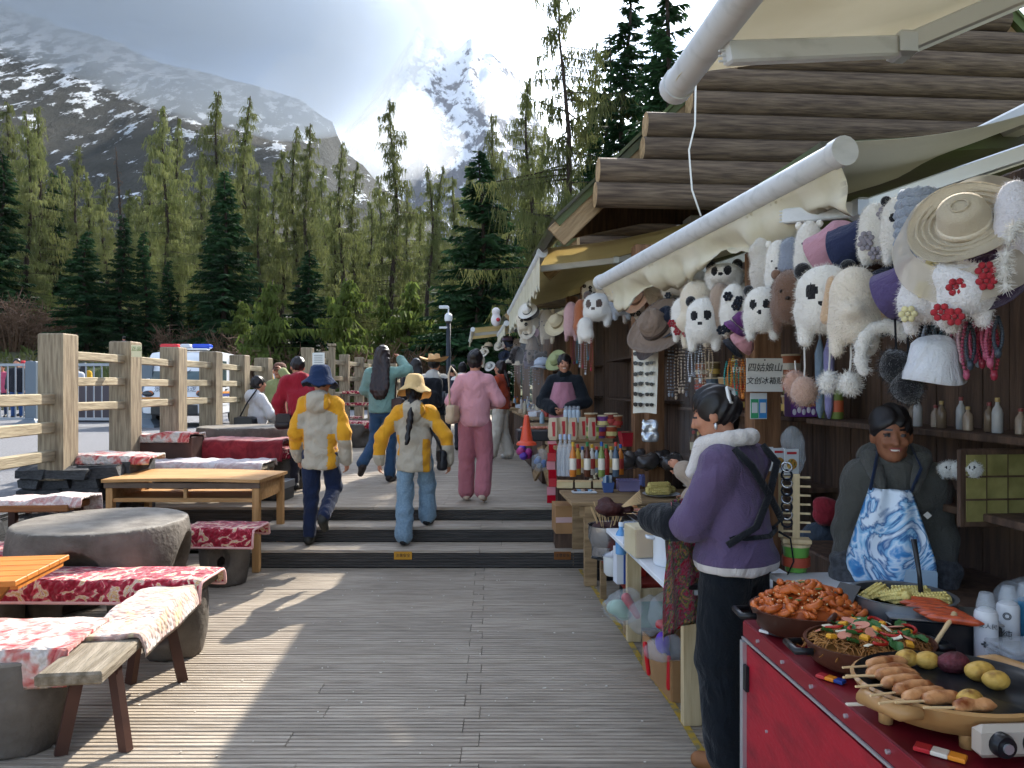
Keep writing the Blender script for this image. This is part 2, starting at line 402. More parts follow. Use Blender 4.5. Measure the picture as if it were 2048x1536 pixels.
# ------------------------------------------------------------------ timber deck: grooved boards, each one an object
PITCH = 0.147
def plank_mesh(L, w=PITCH - .006, n=4, d=.008, name='plank'):
    p = w / n; prof = []
    for i in range(n):
        y0 = -w / 2 + i * p
        prof += [(y0 + .0005, -d), (y0 + p * .16, 0), (y0 + p * .80, 0), (y0 + p * .93, -d)]
    prof += [(w / 2, -d), (w / 2, -.03), (-w / 2, -.03)]
    m = MB(); k = len(prof)
    v = [(-L / 2, y, z) for y, z in prof] + [(L / 2, y, z) for y, z in prof]
    m.add(v, [(i, i + k, (i + 1) % k + k, (i + 1) % k) for i in range(k)] + [tuple(range(k)), tuple(range(2 * k - 1, k - 1, -1))])
    me = bpy.data.meshes.new(name); me.from_pydata(m.v, [], m.f); me.materials.append(M('deck_wood')); return me
_pm = {}
def plank(parent, x0, x1, y, z, name='plank', rx=0.0):
    L = round((x1 - x0 - .004) / .1) * .1
    if L not in _pm: _pm[L] = plank_mesh(L)
    o = link(name, _pm[L], parent); o.location = ((x0 + x1) / 2, y, z); o.scale = ((x1 - x0 - .004) / L, 1, 1)
    o.rotation_euler = (rx, 0, 0); return o
rnd = random.Random(3)
deck = MB().box((-.7, 2.9, -.075), (8.6, 9.0, .05)).build('deck', 'joist', kind='structure', label='grey grooved timber boardwalk in front of the stalls')
y = -.55 + PITCH / 2; i = 0
while y < 6.80:
    j = -.22 - .03 * (y - 4) + (.05 if i % 2 else -.03); js = [-5.0, -3.4 + (i % 3) * .12, j, 3.0 + rnd.uniform(-.2, .2), 3.6]
    if y < 4.1 and i % 2: js.insert(2, -.9 - .05 * (i % 4))
    if y > 5.9: js[3] = 1.9; js = js[:4]
    for a, b in zip(js, js[1:]): plank(deck, a, b, y, rnd.uniform(-.002, .001))
    y += PITCH; i += 1
while y < UP_Y - .05:                                            # beside the steps
    plank(deck, -5.0, -2.42, y, rnd.uniform(-.002, .001)); plank(deck, .75, 2.2, y, rnd.uniform(-.002, .001)); y += PITCH
steps = MB().box((-.83, 7.16, .06), (3.1, .66, .1)).build('steps', 'joist', kind='structure', label='three grooved timber steps up to the higher boardwalk')
SY = [6.805, 7.155, UP_Y]; SZ = [0.166, 0.312, UP_Z]; z0 = 0.0
def riser_mesh(L, h):
    n = 5; p = h / n; prof = []
    for i in range(n): prof += [(-.0, i * p + .004), (-.0, i * p + p * .62), (.008, i * p + p * .75), (.008, (i + 1) * p - .001)]
    prof += [(.025, h), (.025, 0)]; k = len(prof); m = MB()
    v = [(-L / 2, y, z) for y, z in prof] + [(L / 2, y, z) for y, z in prof]
    m.add(v, [(i, i + k, (i + 1) % k + k, (i + 1) % k) for i in range(k)] + [tuple(range(k)), tuple(range(2 * k - 1, k - 1, -1))]); return m
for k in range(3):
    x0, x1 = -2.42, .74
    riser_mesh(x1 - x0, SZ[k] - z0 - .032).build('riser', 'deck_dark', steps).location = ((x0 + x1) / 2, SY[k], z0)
    if k < 2:
        dy = SY[k + 1] - SY[k]; w = dy / 2
        for q in range(2):
            for a, b in ((x0, -.3 + .2 * q), (-.3 + .2 * q, x1)):
                o = plank(steps, a, b, SY[k] - .012 + w * (q + .5), SZ[k], 'tread_board'); o.scale.y = w / PITCH
    z0 = SZ[k]
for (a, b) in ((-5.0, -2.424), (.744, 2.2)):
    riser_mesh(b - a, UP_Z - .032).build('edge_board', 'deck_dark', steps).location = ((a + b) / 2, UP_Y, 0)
for px, w, lab in ((806, .165, 'amber caution plate on the bottom step, bright and worn'), (1125, .155, 'dull brown caution plate on the bottom step beside the stall table')):
    c = P(px, 1111, SY[0] - .006); t = thing('caution_plate', lab, 'sign', (c.x, c.y, c.z))
    MB().box((0, 0, 0), (w, .006, .075), bev=.002).build('plate', 'step_yellow' if px < 900 else mat('step_brown', '#7a4a1c', .6), t)
    text('注意安全', .034, 'black_ink', t, (0, -.0045, 0))
upper = MB().box((-1.4, 21, UP_Z - .075), (5.8, 26.9, .05)).build('upper_deck', 'joist', kind='structure', label='higher boardwalk running past the far stalls')
y = UP_Y - .012 + PITCH / 2; i = 0
while y < 21:
    js = [-4.1, -1.1 + (.4 if i % 2 else -.3), 2.0 - .0 * y]
    for a, b in zip(js, js[1:]): plank(upper, a, b, y, UP_Z + rnd.uniform(-.002, .001))
    y += PITCH; i += 1
MB().box((-1.05, y + 6.6, UP_Z - .03), (6.1, 13.2, .05)).build('far_boards', 'deck_wood', upper)
# the yellow painted line at the foot of the stalls
mat('line_paint', '#b3922f', .7, '#7d7458', 18, lo=.45, hi=.62)
def ln(u, v): p = S(1.5 + 5.25 * u, -.02 + .035 * v + .006 * math.sin(u * 31)); return (p.x, p.y, .004)
MB().grid(ln, 40, 1).build('floor_line', 'line_paint', kind='structure', label='worn yellow line painted along the boards by the stalls')

# ------------------------------------------------------------------ ground, road
def gz(x, y):
    r = max(0.0, (y - 26) / 16); r = min(1, r); r = r * r * (3 - 2 * r)
    left = min(1, max(0, (-8 - x) / 22))
    z = -.35 + r * (2.4 + 2.6 * left)
    if y > 42: z += (y - 42) * .055
    if y > 120: z += (y - 120) * .06
    return z + r * .35 * mnoise.noise(Vector((x * .11, y * .11, 3))) + r * .9 * mnoise.noise(Vector((x * .03, y * .03, 7)))
def frange(a, b, n, p=1.0): return [a + (b - a) * (i / n) ** p for i in range(n + 1)]
ys = frange(-30, 26, 12) + frange(27, 62, 36) + frange(66, 700, 40, 1.8); xs = sorted(set([-x for x in frange(70, 900, 26, 1.9)] + frange(-66, 66, 60) + frange(70, 900, 26, 1.9)))
gm = MB(); w = len(xs)
gm.add([(x, y, gz(x, y)) for y in ys for x in xs], [(j * w + i, j * w + i + 1, (j + 1) * w + i + 1, (j + 1) * w + i) for j in range(len(ys) - 1) for i in range(w - 1)])
gm.m = [0 if ys[k // (w - 1)] < 50 else 1 for k in range(len(gm.f))]
ground = gm.build('ground', ['grass_soil', 'forest_floor'], kind='structure', smooth=True, label='grassy bank and forest floor under the trees')
def rz_(y): return .55 + (.0 if y < 4.5 else min(1, (y - 4.5) / 4.5)) * .2
def rd(u, v):
    yy = -10 + 39 * v; x = -60 + 55.75 * u; return (x, yy, rz_(yy))
MB().grid(rd, 12, 80).build('road', 'asphalt', kind='structure', smooth=True, label='grey asphalt forecourt beyond the timber fence')

# ------------------------------------------------------------------ slate retaining wall under the fence
sw = thing('slate_wall', 'low dark slate stone wall at the foot of the timber fence', 'wall', (-4.27, 6.9, 0))
rnd = random.Random(5); stone = []
for k in range(5):
    m = MB(); m.box((0, 0, 0), (1, 1, 1), bev=.12); q = [Vector(p) + Vector((rnd.uniform(-.12, .12), rnd.uniform(-.1, .1), rnd.uniform(-.16, .16))) for p in m.v]
    m.v = q; me = bpy.data.meshes.new('stone'); me.from_pydata(q, [], m.f); me.materials.append(M('slate')); stone.append(me)
def lay(parent, p0, p1, z0, z1, depth=.3):
    p0, p1 = Vector(p0), Vector(p1); L = (p1 - p0).length; a = math.atan2((p1 - p0).y, (p1 - p0).x); z = z0
    while z < z1 - .03:
        h = min(rnd.uniform(.07, .15), z1 - z); x = 0
        while x < L:
            wd = rnd.uniform(.18, .45); o = link('stone', rnd.choice(stone), parent); c = p0.lerp(p1, min(1, (x + wd / 2) / L))
            o.location = Vector((c.x, c.y, z + h / 2)) - Vector(parent.location); o.scale = (wd * .98, depth * rnd.uniform(.9, 1.15), h * .97); o.rotation_euler = (rnd.uniform(-.05, .05), 0, a + rnd.uniform(-.06, .06)); x += wd
        z += h
lay(sw, (-4.55, 6.95, 0), (-3.85, 7.0, 0), -.1, .93, .32)
lay(sw, (-4.3, 5.2, 0), (-4.3, 6.9, 0), .0, .62, .3)
lay(sw, (-4.3, 7.3, 0), (-4.3, 13.5, 0), .42, .90, .3)
MB().box((.2, .36, .45), (.9, .5, 1.0)).build('wall_core', 'slate', sw)

# ------------------------------------------------------------------ timber fences
def fence(name, label, posts, rails, w=.20, hs=None):
    t = thing(name, label, 'fence', posts[0][:2] + (posts[0][2],)); o = Vector(posts[0])
    for i, (x, y, z0, z1) in enumerate([p if len(p) == 4 else p for p in posts]):
        m = MB().box((0, 0, (z1 - z0) / 2), (w, w, z1 - z0), bev=.012)
        m.build('post', 'weathered_wood', t).location = Vector((x, y, z0)) - o.to_3d() if False else (x - posts[0][0], y - posts[0][1], z0 - posts[0][2])
    for (x0, y0, z0, x1, y1, z1, rw, rh) in rails:
        a = Vector((x0, y0, z0)); b = Vector((x1, y1, z1)); d = b - a
        m = MB().box((0, d.length / 2, 0), (rw, d.length, rh), bev=.008)
        r_ = m.build('rail', 'rail_wood', t); r_.location = a - Vector(posts[0][:3]); r_.rotation_euler = (math.atan2(d.z, math.hypot(d.x, d.y)), 0, math.atan2(-d.x, d.y))
    return t
FX = -4.23; PY = [6.9, 8.1, 9.25, 10.4, 11.5, 12.6]
posts = [(FX, y, .85 if i else .80, 2.155) for i, y in enumerate(PY)]
rails = [(FX + .02, a + .1, z, FX + .02, b - .1, z + rnd.uniform(-.012, .012), .07, .085) for a, b in zip(PY, PY[1:]) for z in (1.96, 1.71, 1.47)]
rails += [(FX, 6.8, z, FX - .02, 4.2, z - .02, .08, .1) for z in (1.55, 1.29, 1.03)]
posts += [(FX - .02, 4.1, .5, 1.75)]
fence('timber_fence', 'weathered timber fence with thick posts beside the stone tables', posts, rails, .235)
NP = [(-3.95 + .075 * k, 14.3 + 1.25 * k, .45, 2.42 - .012 * k) for k in range(9)]
nr = [(NP[k][0], NP[k][1] + .1, z, NP[k + 1][0], NP[k + 1][1] - .1, z, .07, .1) for k in range(8) for z in (2.2, 1.85, 1.5)]
fence('timber_fence', 'far timber fence with a paper notice on its first post', NP, nr, .2)
t = thing('notice', 'white paper notice pinned to the far timber fence', 'notice', P(637, 719, 14.1), R(-8))
MB().box((0, 0, 0), (.24, .006, .26)).build('sheet', mat('paper', '#d9d9d4', .8), t)
for k in range(5): MB().box((0, -.005, .08 - .035 * k), (.17, .002, .008)).build('print_line', 'black_ink', t)
c = P(664, 765, 13.6)
m = MB().box((0, 0, .45), (.1, .1, 1.0), bev=.01).box((0, 0, .98), (.13, .13, .05), bev=.01); m.build('marker_post', 'weathered_wood', label='tall slim wooden post in front of the far fence', cat='post', at=(c.x, c.y, 1.45))
# yellow-white ticket stuck on the second post
t = thing('paper_tag', 'small cream paper tag with green writing on a fence post', 'notice', P(273, 702, 7.9), R(20))
MB().box((0, 0, 0), (.10, .004, .13)).build('sheet', mat('paper_cream', '#d8d5b0', .8), t); text('正品', .05, mat('green_ink', '#5a7a2a', .7), t, (0, -.004, .02))

# ------------------------------------------------------------------ trees
def quads_from(c, d, wdir, ln_, wd):
    """tapered blades: centre top c, direction d, width direction."""
    a = c - wdir * wd[:, None] * .5; b = c + wdir * wd[:, None] * .5; e = c + d * ln_[:, None]
    v = np.stack([a, b, e + wdir * wd[:, None] * .22, e - wdir * wd[:, None] * .22], 1).reshape(-1, 3)
    return v, np.arange(len(v)).reshape(-1, 4)
def make_tree(name, seed, h, lmax, f0, nbr, tw, kind, droop, label, leaf, bw=.05, bl=.5, barr=.22):
    rg = np.random.default_rng(seed); rn = random.Random(seed)
    root = thing(name, label, 'tree')
    tm = MB(); sway = [Vector((.012 * h * math.sin(k * 1.1 + seed), .012 * h * math.cos(k * .9 + seed), h * k / 8)) for k in range(9)]
    sway[0] = Vector((0, 0, -1.0)); r0 = .0115 * h + .04
    tm.tube(sway, [r0 * (1 - .93 * k / 8) + .01 for k in range(9)], 7)
    C, Dv, W, Ln, Wd = [], [], [], [], []
    def on_trunk(f):
        q = f * 8; k = min(7, int(q)); return sway[k].lerp(sway[k + 1], q - k)
    for b in range(nbr):
        f = f0 + (1 - f0) * (b + rn.random()) / nbr
        f = min(.995, f); base = on_trunk(f); az = rn.uniform(0, 6.283)
        taper = (1 - f) / (1 - f0)
        if kind == 'larch': L = lmax * (taper ** .55 * .85 + .06) * rn.uniform(.45, 1.0) * (1.15 if math.sin(az * 2 + f * 23 + seed) > -.2 else .45); up = .12 - .35 * rn.random() * taper
        else: L = lmax * (taper ** .9 * .95 + .03) * rn.uniform(.72, 1.05); up = -.18 * taper - .05 + .25 * (1 - taper)
        d = Vector((math.cos(az), math.sin(az), 0)); n = 5; pts = []
        for k in range(n + 1):
            u = k / n; pts.append(base + d * (L * u) + Vector((0, 0, L * (up * u - droop * u * u + (droop * .75) * u ** 3.2))))
        br = .010 * L + .012
        tm.tube(pts, [br * (1 - .8 * k / n) for k in range(n + 1)], 3, caps=False)
        m = max(3, int(tw * L)); us = rg.uniform(.12 if kind == 'larch' else .05, 1.0, m)
        for u in us:
            q = u * n; k = min(n - 1, int(q)); p = pts[k].lerp(pts[k + 1], q - k); side = Vector((-d.y, d.x, 0))
            if kind == 'larch':
                off = side * rn.gauss(0, barr * L * (1 - .5 * u)); C.append(p + off + Vector((0, 0, -abs(off.length) * .2)))
                dv = Vector((rn.gauss(0, .28), rn.gauss(0, .28), -1)); Ln.append(bl * rn.uniform(.35, 1.3)); Wd.append(bw * rn.uniform(.5, 1.4))
            else:
                sg_ = rn.choice((-1, 1)); dv = side * sg_ * rn.uniform(.5, 1) + d * rn.uniform(.2, .9) + Vector((0, 0, -rn.uniform(.1, .75)))
                C.append(p); Ln.append(bl * rn.uniform(.4, 1.1) * (.35 + .65 * (1 - u)) * (.5 + .5 * taper) + .12); Wd.append(bw * rn.uniform(.7, 1.4))
            dv.normalize(); Dv.append(dv); wv = dv.cross(Vector((rn.gauss(0, 1), rn.gauss(0, 1), rn.gauss(0, 1)))); wv.normalize(); W.append(wv)
    tm.build('trunk', 'bark', root, smooth=True)
    v, f = quads_from(np.array(C), np.array(Dv), np.array(W), np.array(Ln), np.array(Wd))
    raw('crown', v, f, leaf, root)
    return root
larch = [make_tree('larch_tree', 11 + k, 20, (3.0, 2.6, 3.4, 2.2)[k], (.16, .3, .12, .45)[k], (150, 130, 170, 90)[k], (34, 34, 32, 30)[k], 'larch', .22, 'x', 'larch_leaf', .06, .55) for k in range(4)]
spruce = [make_tree('spruce_tree', 31 + k, 12, (2.9, 2.3, 3.5)[k], .06, (190, 170, 210)[k], 34, 'spruce', .10, 'x', 'spruce_leaf', .12, .75) for k in range(3)]
young = [make_tree('young_larch', 51 + k, 6, 1.9, .08, 90, 46, 'larch', .12, 'x', 'young_leaf', .085, .42) for k in range(2)]
bare = make_tree('dead_tree', 71, 18, 1.1, .3, 60, 14, 'larch', .2, 'x', 'dry_twig', .04, .3)
big = make_tree('larch_tree', 81, 19, 6.4, .16, 96, 34, 'larch', .30, 'x', 'larch_leaf', .045, .85, .05)
pine = make_tree('spruce_tree', 91, 17, 2.6, .25, 150, 46, 'spruce', .16, 'x', 'spruce_leaf', .085, .55)
used = set()
def put(proto, px, top, Y, label, group=None, by=None, sxy=1.0):
    X = (px - 1024) / F_PX * Y; z0 = gz(X, Y) - .1 if by is None else CAM_H - (by - 774) / F_PX * Y
    h = CAM_H + (774 - top) / F_PX * Y - z0; H0 = {True: 20}.get(proto in larch, None) or (12 if proto in spruce else 6 if proto in young else 18 if proto is bare else 19 if proto is big else 17)
    o = proto if proto.name not in used else copy_tree(proto)
    used.add(proto.name); k = h / H0
    o.location = (X, Y, z0); o.scale = (k * sxy, k * sxy, k); o.rotation_euler = (0, 0, (px * 2.39) % 6.28)
    tag(o, label, 'tree', group); return o
LG = 'tall larches of the forest behind the forecourt'
LL = 'tall slender larch with hazy yellow green needles in the forest'
tl = [(15, 205, 62, 1), (56, 220, 46, 0), (78, 212, 52, 2), (156, 290, 50, 3), (175, 344, 56, 0), (258, 376, 52, 1), (300, 300, 72, 2), (330, 212, 50, 2), (354, 236, 56, 0), (405, 300, 66, 0), (440, 182, 50, 2), (494, 190, 54, 0),
      (518, 333, 48, 1), (553, 318, 60, 3), (569, 300, 56, 1), (590, 250, 52, 3), (615, 244, 50, 1), (628, 370, 66, 0), (650, 330, 74, 2), (666, 387, 58, 1), (682, 280, 46, 3), (709, 322, 58, 0), (738, 400, 62, 2), (760, 350, 78, 0),
      (787, 200, 47, 1), (815, 380, 70, 2), (859, 328, 45, 3), (880, 330, 66, 0), (908, 354, 56, 1), (935, 330, 72, 2), (983, 226, 52, 2), (1010, 300, 60, 0), (1050, 330, 60, 1), (1085, 250, 64, 0), (-60, 180, 50, 2), (-150, 230, 56, 0),
      (118, 330, 66, 2), (210, 350, 70, 0), (275, 390, 76, 1), (470, 330, 76, 1), (535, 380, 80, 2), (840, 420, 82, 0), (725, 430, 84, 1), (385, 380, 82, 2), (40, 330, 74, 1), (600, 400, 84, 0)] + [(20 + 41 * q, 400 + (q * 53) % 70, 92 + (q * 17) % 26, q % 3) for q in range(26)]
for px, top, Y, k in tl: put(larch[k], px, top, Y, LL, LG, sxy=1.15 if Y > 60 else 1.0)
put(bare, 236, 292, 47, 'bare dark larch trunk with almost no needles'); 
SG = 'dark spruces at the edge of the forest'
for px, top, Y, k, sx, lb in ((0, 300, 44, 1, 1.2, 'narrow dark spruce standing at the end of the grass bank'), (107, 344, 54, 1, 1.0, None), (172, 462, 40, 2, 1.35, 'broad low dark spruce above the walkers on the bank'),
        (244, 430, 41, 1, 1.2, None), (290, 462, 42, 1, 1.1, None), (451, 344, 42, 0, 1.15, 'tall full dark spruce behind the patrol vehicle'), (425, 420, 46, 1, 1.2, None), (618, 500, 36, 2, 1.3, 'short broad spruce between two pale young larches'),
        (961, 300, 36, 2, 1.25, 'large dark spruce with sweeping boughs beside the camera pole'), (340, 520, 44, 1, 1.2, None), (940, 470, 44, 0, 1.1, None), (30, 480, 48, 0, 1.2, None), (1045, 420, 50, 0, 1.0, None)):
    put(spruce[k], px, top, Y, lb or 'dark green spruce among the larches at the forest edge', None if lb else SG, sxy=sx)
for px, top, Y, k, sx, lb in ((545, 560, 34, 0, 1.5, 'pale green young larch beside the short broad spruce'), (690, 555, 34, 1, 1.5, 'pale green young larch with wide soft crown left of the dark trunk'), (820, 560, 38, 0, 1.6, None), (770, 590, 42, 1, 1.6, None), (480, 600, 40, 1, 1.5, None), (385, 600, 46, 0, 1.6, None), (880, 600, 44, 0, 1.6, None), (90, 560, 50, 0, 1.6, None)):
    put(young[k], px, top, Y, (lb or 'small yellow green larch growing under the tall trunks').replace(' left of the dark trunk', ' next to a tall dark trunk'), None if lb else 'young larches under the tall trees', sxy=sx)
put(big, 1128, -20, 26, 'big spreading larch with long drooping twigs behind the log roofs', by=760)
put(larch[1], 1185, 80, 34, LL.replace('in the forest', 'behind the log roofs'), 'larches behind the roofs', by=760); put(larch[2], 1060, 160, 40, LL.replace('in the forest', 'behind the log roofs'), 'larches behind the roofs', by=740)
for px, top, Y, sx in ((1252, -90, 27, 1.0), (1335, -160, 24, 1.0), (1398, 70, 30, .7), (1290, 130, 33, 1.1), (1212, 70, 33, 1.1), (1310, 20, 31, .9)):
    put(pine, px, top, Y, 'dark backlit conifer towering behind the stall roofs', 'conifers behind the stall roofs', by=740, sxy=sx)
# bare brown brush along the forest edge
bush = None
rnd = random.Random(9)
def brush():
    rn = random.Random(4); t = thing('brush', 'leafless brown brushwood at the forest edge', 'bush', group='bare brush at the forest edge'); m = MB(); C = []; Dv = []; W = []
    for k in range(60):
        a = rn.uniform(0, 6.28); r = rn.uniform(0, .8); l = rn.uniform(.7, 1.9); q = Vector((math.cos(a) * r, math.sin(a) * r, 0)); e = q + Vector((math.cos(a) * l * .4, math.sin(a) * l * .4, l))
        m.tube([q, q.lerp(e, .5) + Vector((0, 0, .1)), e], [.022, .014, .006], 3, caps=False)
        for _ in range(9):
            C.append(q.lerp(e, rn.uniform(.3, 1))); dv = Vector((rn.gauss(0, 1), rn.gauss(0, 1), rn.gauss(.8, .7))).normalized(); Dv.append(dv); W.append(dv.orthogonal().normalized())
    m.build('stems', 'dry_twig', t); n = len(C); v, f = quads_from(np.array(C), np.array(Dv), np.array(W), np.full(n, .42), np.full(n, .035)); raw('twigs', v, f, 'dry_twig', t); return t
bush = brush()
for i, (px, Y, k) in enumerate(((545, 34, 1.2), (520, 36, 1.3), (575, 35, 1.1), (770, 32, 1.6), (740, 34, 1.5), (800, 33, 1.4), (20, 39, 1.5), (60, 40, 1.3), (-20, 40, 1.5), (840, 33, 1.3), (700, 36, 1.2), (480, 38, 1.2), (130, 43, 1.2), (350, 42, 1.1))):
    o = bush if i == 0 else copy_tree(bush); X = (px - 1024) / F_PX * Y; o.location = (X, Y, gz(X, Y) - .05); o.scale = (k, k, k); o.rotation_euler = (0, 0, i)
# grass tufts and stones on the bank
rg = np.random.default_rng(2); n = 9000; gx = rg.uniform(-34, -2, n); gy = rg.uniform(27.5, 46, n)
gc = np.array([(x, y, gz(x, y)) for x, y in zip(gx, gy)]); gd = np.stack([rg.normal(0, .35, n), rg.normal(0, .35, n), np.ones(n)], 1); gw = np.stack([np.cos(gx * 9), np.sin(gx * 9), np.zeros(n)], 1)
v, f = quads_from(gc, gd, gw, rg.uniform(.12, .38, n), rg.uniform(.05, .16, n))
tag(raw('grass', v, f, mat('grass_blade', '#59652f', .9, '#6f6a45', .4, transl=.25)), 'short rough grass and herbs on the bank', None, None, 'stuff')
mat('boulder', '#8a8782', .85, '#6b675f', 3, bump=.5)
rockm = []
for k in range(3):
    v, f = sdf([('e', (0, 0, 0), (1, .8, .6), dict(k=.2)), ('e', (.4, .2, .1), (.6, .7, .6), dict(k=.2))], .16, lambda x, y, z, k=k: .12 * np.sin(5 * x + k) * np.sin(6 * y + 2 * k) + .08 * np.sin(9 * z + x * 4))
    o_ = raw('rock', v, f, 'boulder', smooth=30); rockm.append(o_.data); bpy.data.objects.remove(o_)
for i in range(70):
    px = rnd.uniform(150, 880); Y = rnd.uniform(29, 44); X = (px - 1024) / F_PX * Y; k = rnd.uniform(.12, .45)
    o = link('rock', rockm[i % 3]); o.location = (X, Y, gz(X, Y)); o.scale = (k, k, k * rnd.uniform(.5, 1)); o.rotation_euler = (0, 0, i)
    tag(o, 'pale grey boulder lying on the bank below the trees', 'rock', 'boulders on the bank')

# ------------------------------------------------------------------ mountains
def mountain_mat(name, rock, rock2, snow_lo, snow_hi, zs):
    m = bpy.data.materials.new(name); m.use_nodes = True; MATS[name] = m; nt = m.node_tree; N = nt.nodes.new; L = nt.links.new; b = nt.nodes['Principled BSDF']
    b.inputs['Roughness'].default_value = .95; b.inputs['Specular IOR Level'].default_value = .1
    g = N('ShaderNodeNewGeometry'); mp = N('ShaderNodeMapping'); mp.inputs['Scale'].default_value = (.07 * zs, .022 * zs, .034 * zs); L(g.outputs['Position'], mp.inputs[0])
    mp.inputs['Rotation'].default_value = (0, R(-38), 0)
    n = N('ShaderNodeTexNoise'); n.inputs['Scale'].default_value = 1; n.inputs['Detail'].default_value = 10; n.inputs['Roughness'].default_value = .70; L(mp.outputs[0], n.inputs[0])
    n2 = N('ShaderNodeTexNoise'); n2.inputs['Scale'].default_value = .012 * zs; n2.inputs['Detail'].default_value = 8; L(g.outputs['Position'], n2.inputs[0])
    sp = N('ShaderNodeSeparateXYZ'); L(g.outputs['Position'], sp.inputs[0]); sn = N('ShaderNodeSeparateXYZ'); L(g.outputs['Normal'], sn.inputs[0])
    hz = N('ShaderNodeMapRange'); hz.inputs[1].default_value = 40; hz.inputs[2].default_value = 420 / zs; hz.inputs[3].default_value = -.10; hz.inputs[4].default_value = .09; L(sp.outputs[2], hz.inputs[0])
    ns = N('ShaderNodeMapRange'); ns.inputs[1].default_value = .3; ns.inputs[2].default_value = .9; ns.inputs[3].default_value = -.05; ns.inputs[4].default_value = .06; L(sn.outputs[2], ns.inputs[0])
    a1 = N('ShaderNodeMath'); L(n.outputs[0], a1.inputs[0]); L(hz.outputs[0], a1.inputs[1]); a2 = N('ShaderNodeMath'); L(a1.outputs[0], a2.inputs[0]); L(ns.outputs[0], a2.inputs[1])
    r = N('ShaderNodeValToRGB'); r.color_ramp.elements[0].position = snow_lo; r.color_ramp.elements[1].position = snow_hi; L(a2.outputs[0], r.inputs[0])
    rc = N('ShaderNodeValToRGB'); rc.color_ramp.elements[0].color = (*col(rock), 1); rc.color_ramp.elements[1].color = (*col(rock2), 1); rc.color_ramp.elements[0].position = .4; rc.color_ramp.elements[1].position = .62; L(n2.outputs[0], rc.inputs[0])
    mx = N('ShaderNodeMix'); mx.data_type = 'RGBA'; mx.inputs[7].default_value = (.78, .82, .88, 1); L(r.outputs[0], mx.inputs[0]); L(rc.outputs[0], mx.inputs[6]); L(mx.outputs[2], b.inputs['Base Color'])
    bp = N('ShaderNodeBump'); bp.inputs['Strength'].default_value = 1.0; bp.inputs['Distance'].default_value = 14 / zs; L(n.outputs[0], bp.inputs['Height']); L(bp.outputs[0], b.inputs['Normal'])
mountain_mat('rock_left', '#262a26', '#3c3c37', .60, .64, 1.0)
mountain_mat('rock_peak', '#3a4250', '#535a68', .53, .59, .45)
def mountain(name, ridge, Yc, Yb, zb, m, label, amp, nu=240, nv=130, seed=0.0, xr=(-700, 1400), px_from_crest=True):
    rx = [p[0] for p in ridge]; ry = [p[1] for p in ridge]; V = []
    for j in range(nv + 1):
        v = j / nv; Y = Yb + (Yc - Yb) * v
        for i in range(nu + 1):
            px = xr[0] + (xr[1] - xr[0]) * i / nu; X = (px - 1024) / F_PX * (Yc * .7 + Y * .3); zr = CAM_H + (774 - np.interp(px, rx, ry)) / F_PX * Yc
            q = Vector((X * .006 + seed, v * 1.3 + .002 * X, 2.0)); g1 = mnoise.ridged_multi_fractal(q * 1.1, .9, 2.1, 6, 1.0, 2.0) - 1.1
            g2 = mnoise.fractal(Vector((X * .02 + seed, v * 7, 1)), 1.0, 2.0, 5)
            V.append((X, Y + amp * .5 * g2, zb + (zr - zb) * v ** 1.15 + amp * (g1 * .8 + g2 * .6) * min(1, 4 * v) * (1 - .55 * v)))
    w = nu + 1; V = np.array(V); ii, jj = np.meshgrid(np.arange(nu), np.arange(nv)); a = (jj * w + ii).ravel()
    o = raw(name, V, np.stack([a, a + 1, a + 1 + w, a + w], 1), m, smooth=True); return tag(o, label, None, None, 'structure')
mountain('mountain', [(-700, -560), (-400, -360), (0, 10), (150, 60), (300, 120), (450, 160), (600, 205), (665, 240), (690, 305), (760, 355), (850, 440), (950, 560), (1060, 640), (1400, 690)], 900, 260, 14, 'rock_left', 'steep dark mountainside with streaks of snow', 26, seed=1.7)
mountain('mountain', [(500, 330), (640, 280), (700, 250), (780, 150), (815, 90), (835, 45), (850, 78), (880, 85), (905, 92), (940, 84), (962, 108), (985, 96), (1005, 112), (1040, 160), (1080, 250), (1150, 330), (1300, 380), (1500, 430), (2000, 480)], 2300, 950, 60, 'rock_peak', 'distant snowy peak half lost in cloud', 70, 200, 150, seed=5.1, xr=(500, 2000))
# ------------------------------------------------------------------ market stalls: stall coordinates (t, s, z) are local (x, y, z)
mat('stall_wood', '#5a4536', .75, '#3c2c22', 2.5, (10, 10, 1.0), bump=.3, bscale=8, rand=.15)
mat('post_wood', '#8a6445', .7, '#65452c', 2.5, (12, 12, 1.0), bump=.3, bscale=9, rand=.1)
mat('log_wood', '#6f5f4e', .85, '#483b31', 4.0, (.8, 9, 9), detail=8, bump=.6, bscale=10, rand=.15)
mat('log_end', '#b79a72', .85, '#8c7250', 14, bump=.4)
mat('board_wood', '#a58a66', .75, '#80684a', 2.5, (1.2, 10, 10), bump=.4, rand=.1)
mat('roof_shingle', '#4b463f', .9, '#54603a', 1.6, bump=.5, rand=.15)
mat('awning_cream', '#e4d6ae', .7, '#d8c99e', 1.5, transl=.5, spec=.2)
mat('awning_white', '#dcd8ca', .6, '#cdc8b8', 1.5, transl=.42, spec=.25)
mat('valance', '#ebe4cf', .45, '#dcd4b8', 4, bump=.25, bscale=12, transl=.25)
mat('alu', '#c9ccd0', .35, metal=.75)
mat('alu_white', '#cfd0d0', .42, '#aeb0ae', 5, (1, 3, 3), lo=.5, hi=.85)
mat('dark_metal', '#2a2c30', .45, metal=.5)
mat('red_panel', '#a81e2e', .5, '#7a1524', 7.0, (1, 1, 3), detail=9, bump=.15, bscale=30, lo=.42, hi=.8)
mat('red_top', '#7a1420', .5, '#5c0f19', 6)
mat('white_panel', '#d9dade', .35, '#c6c8cc', 2)
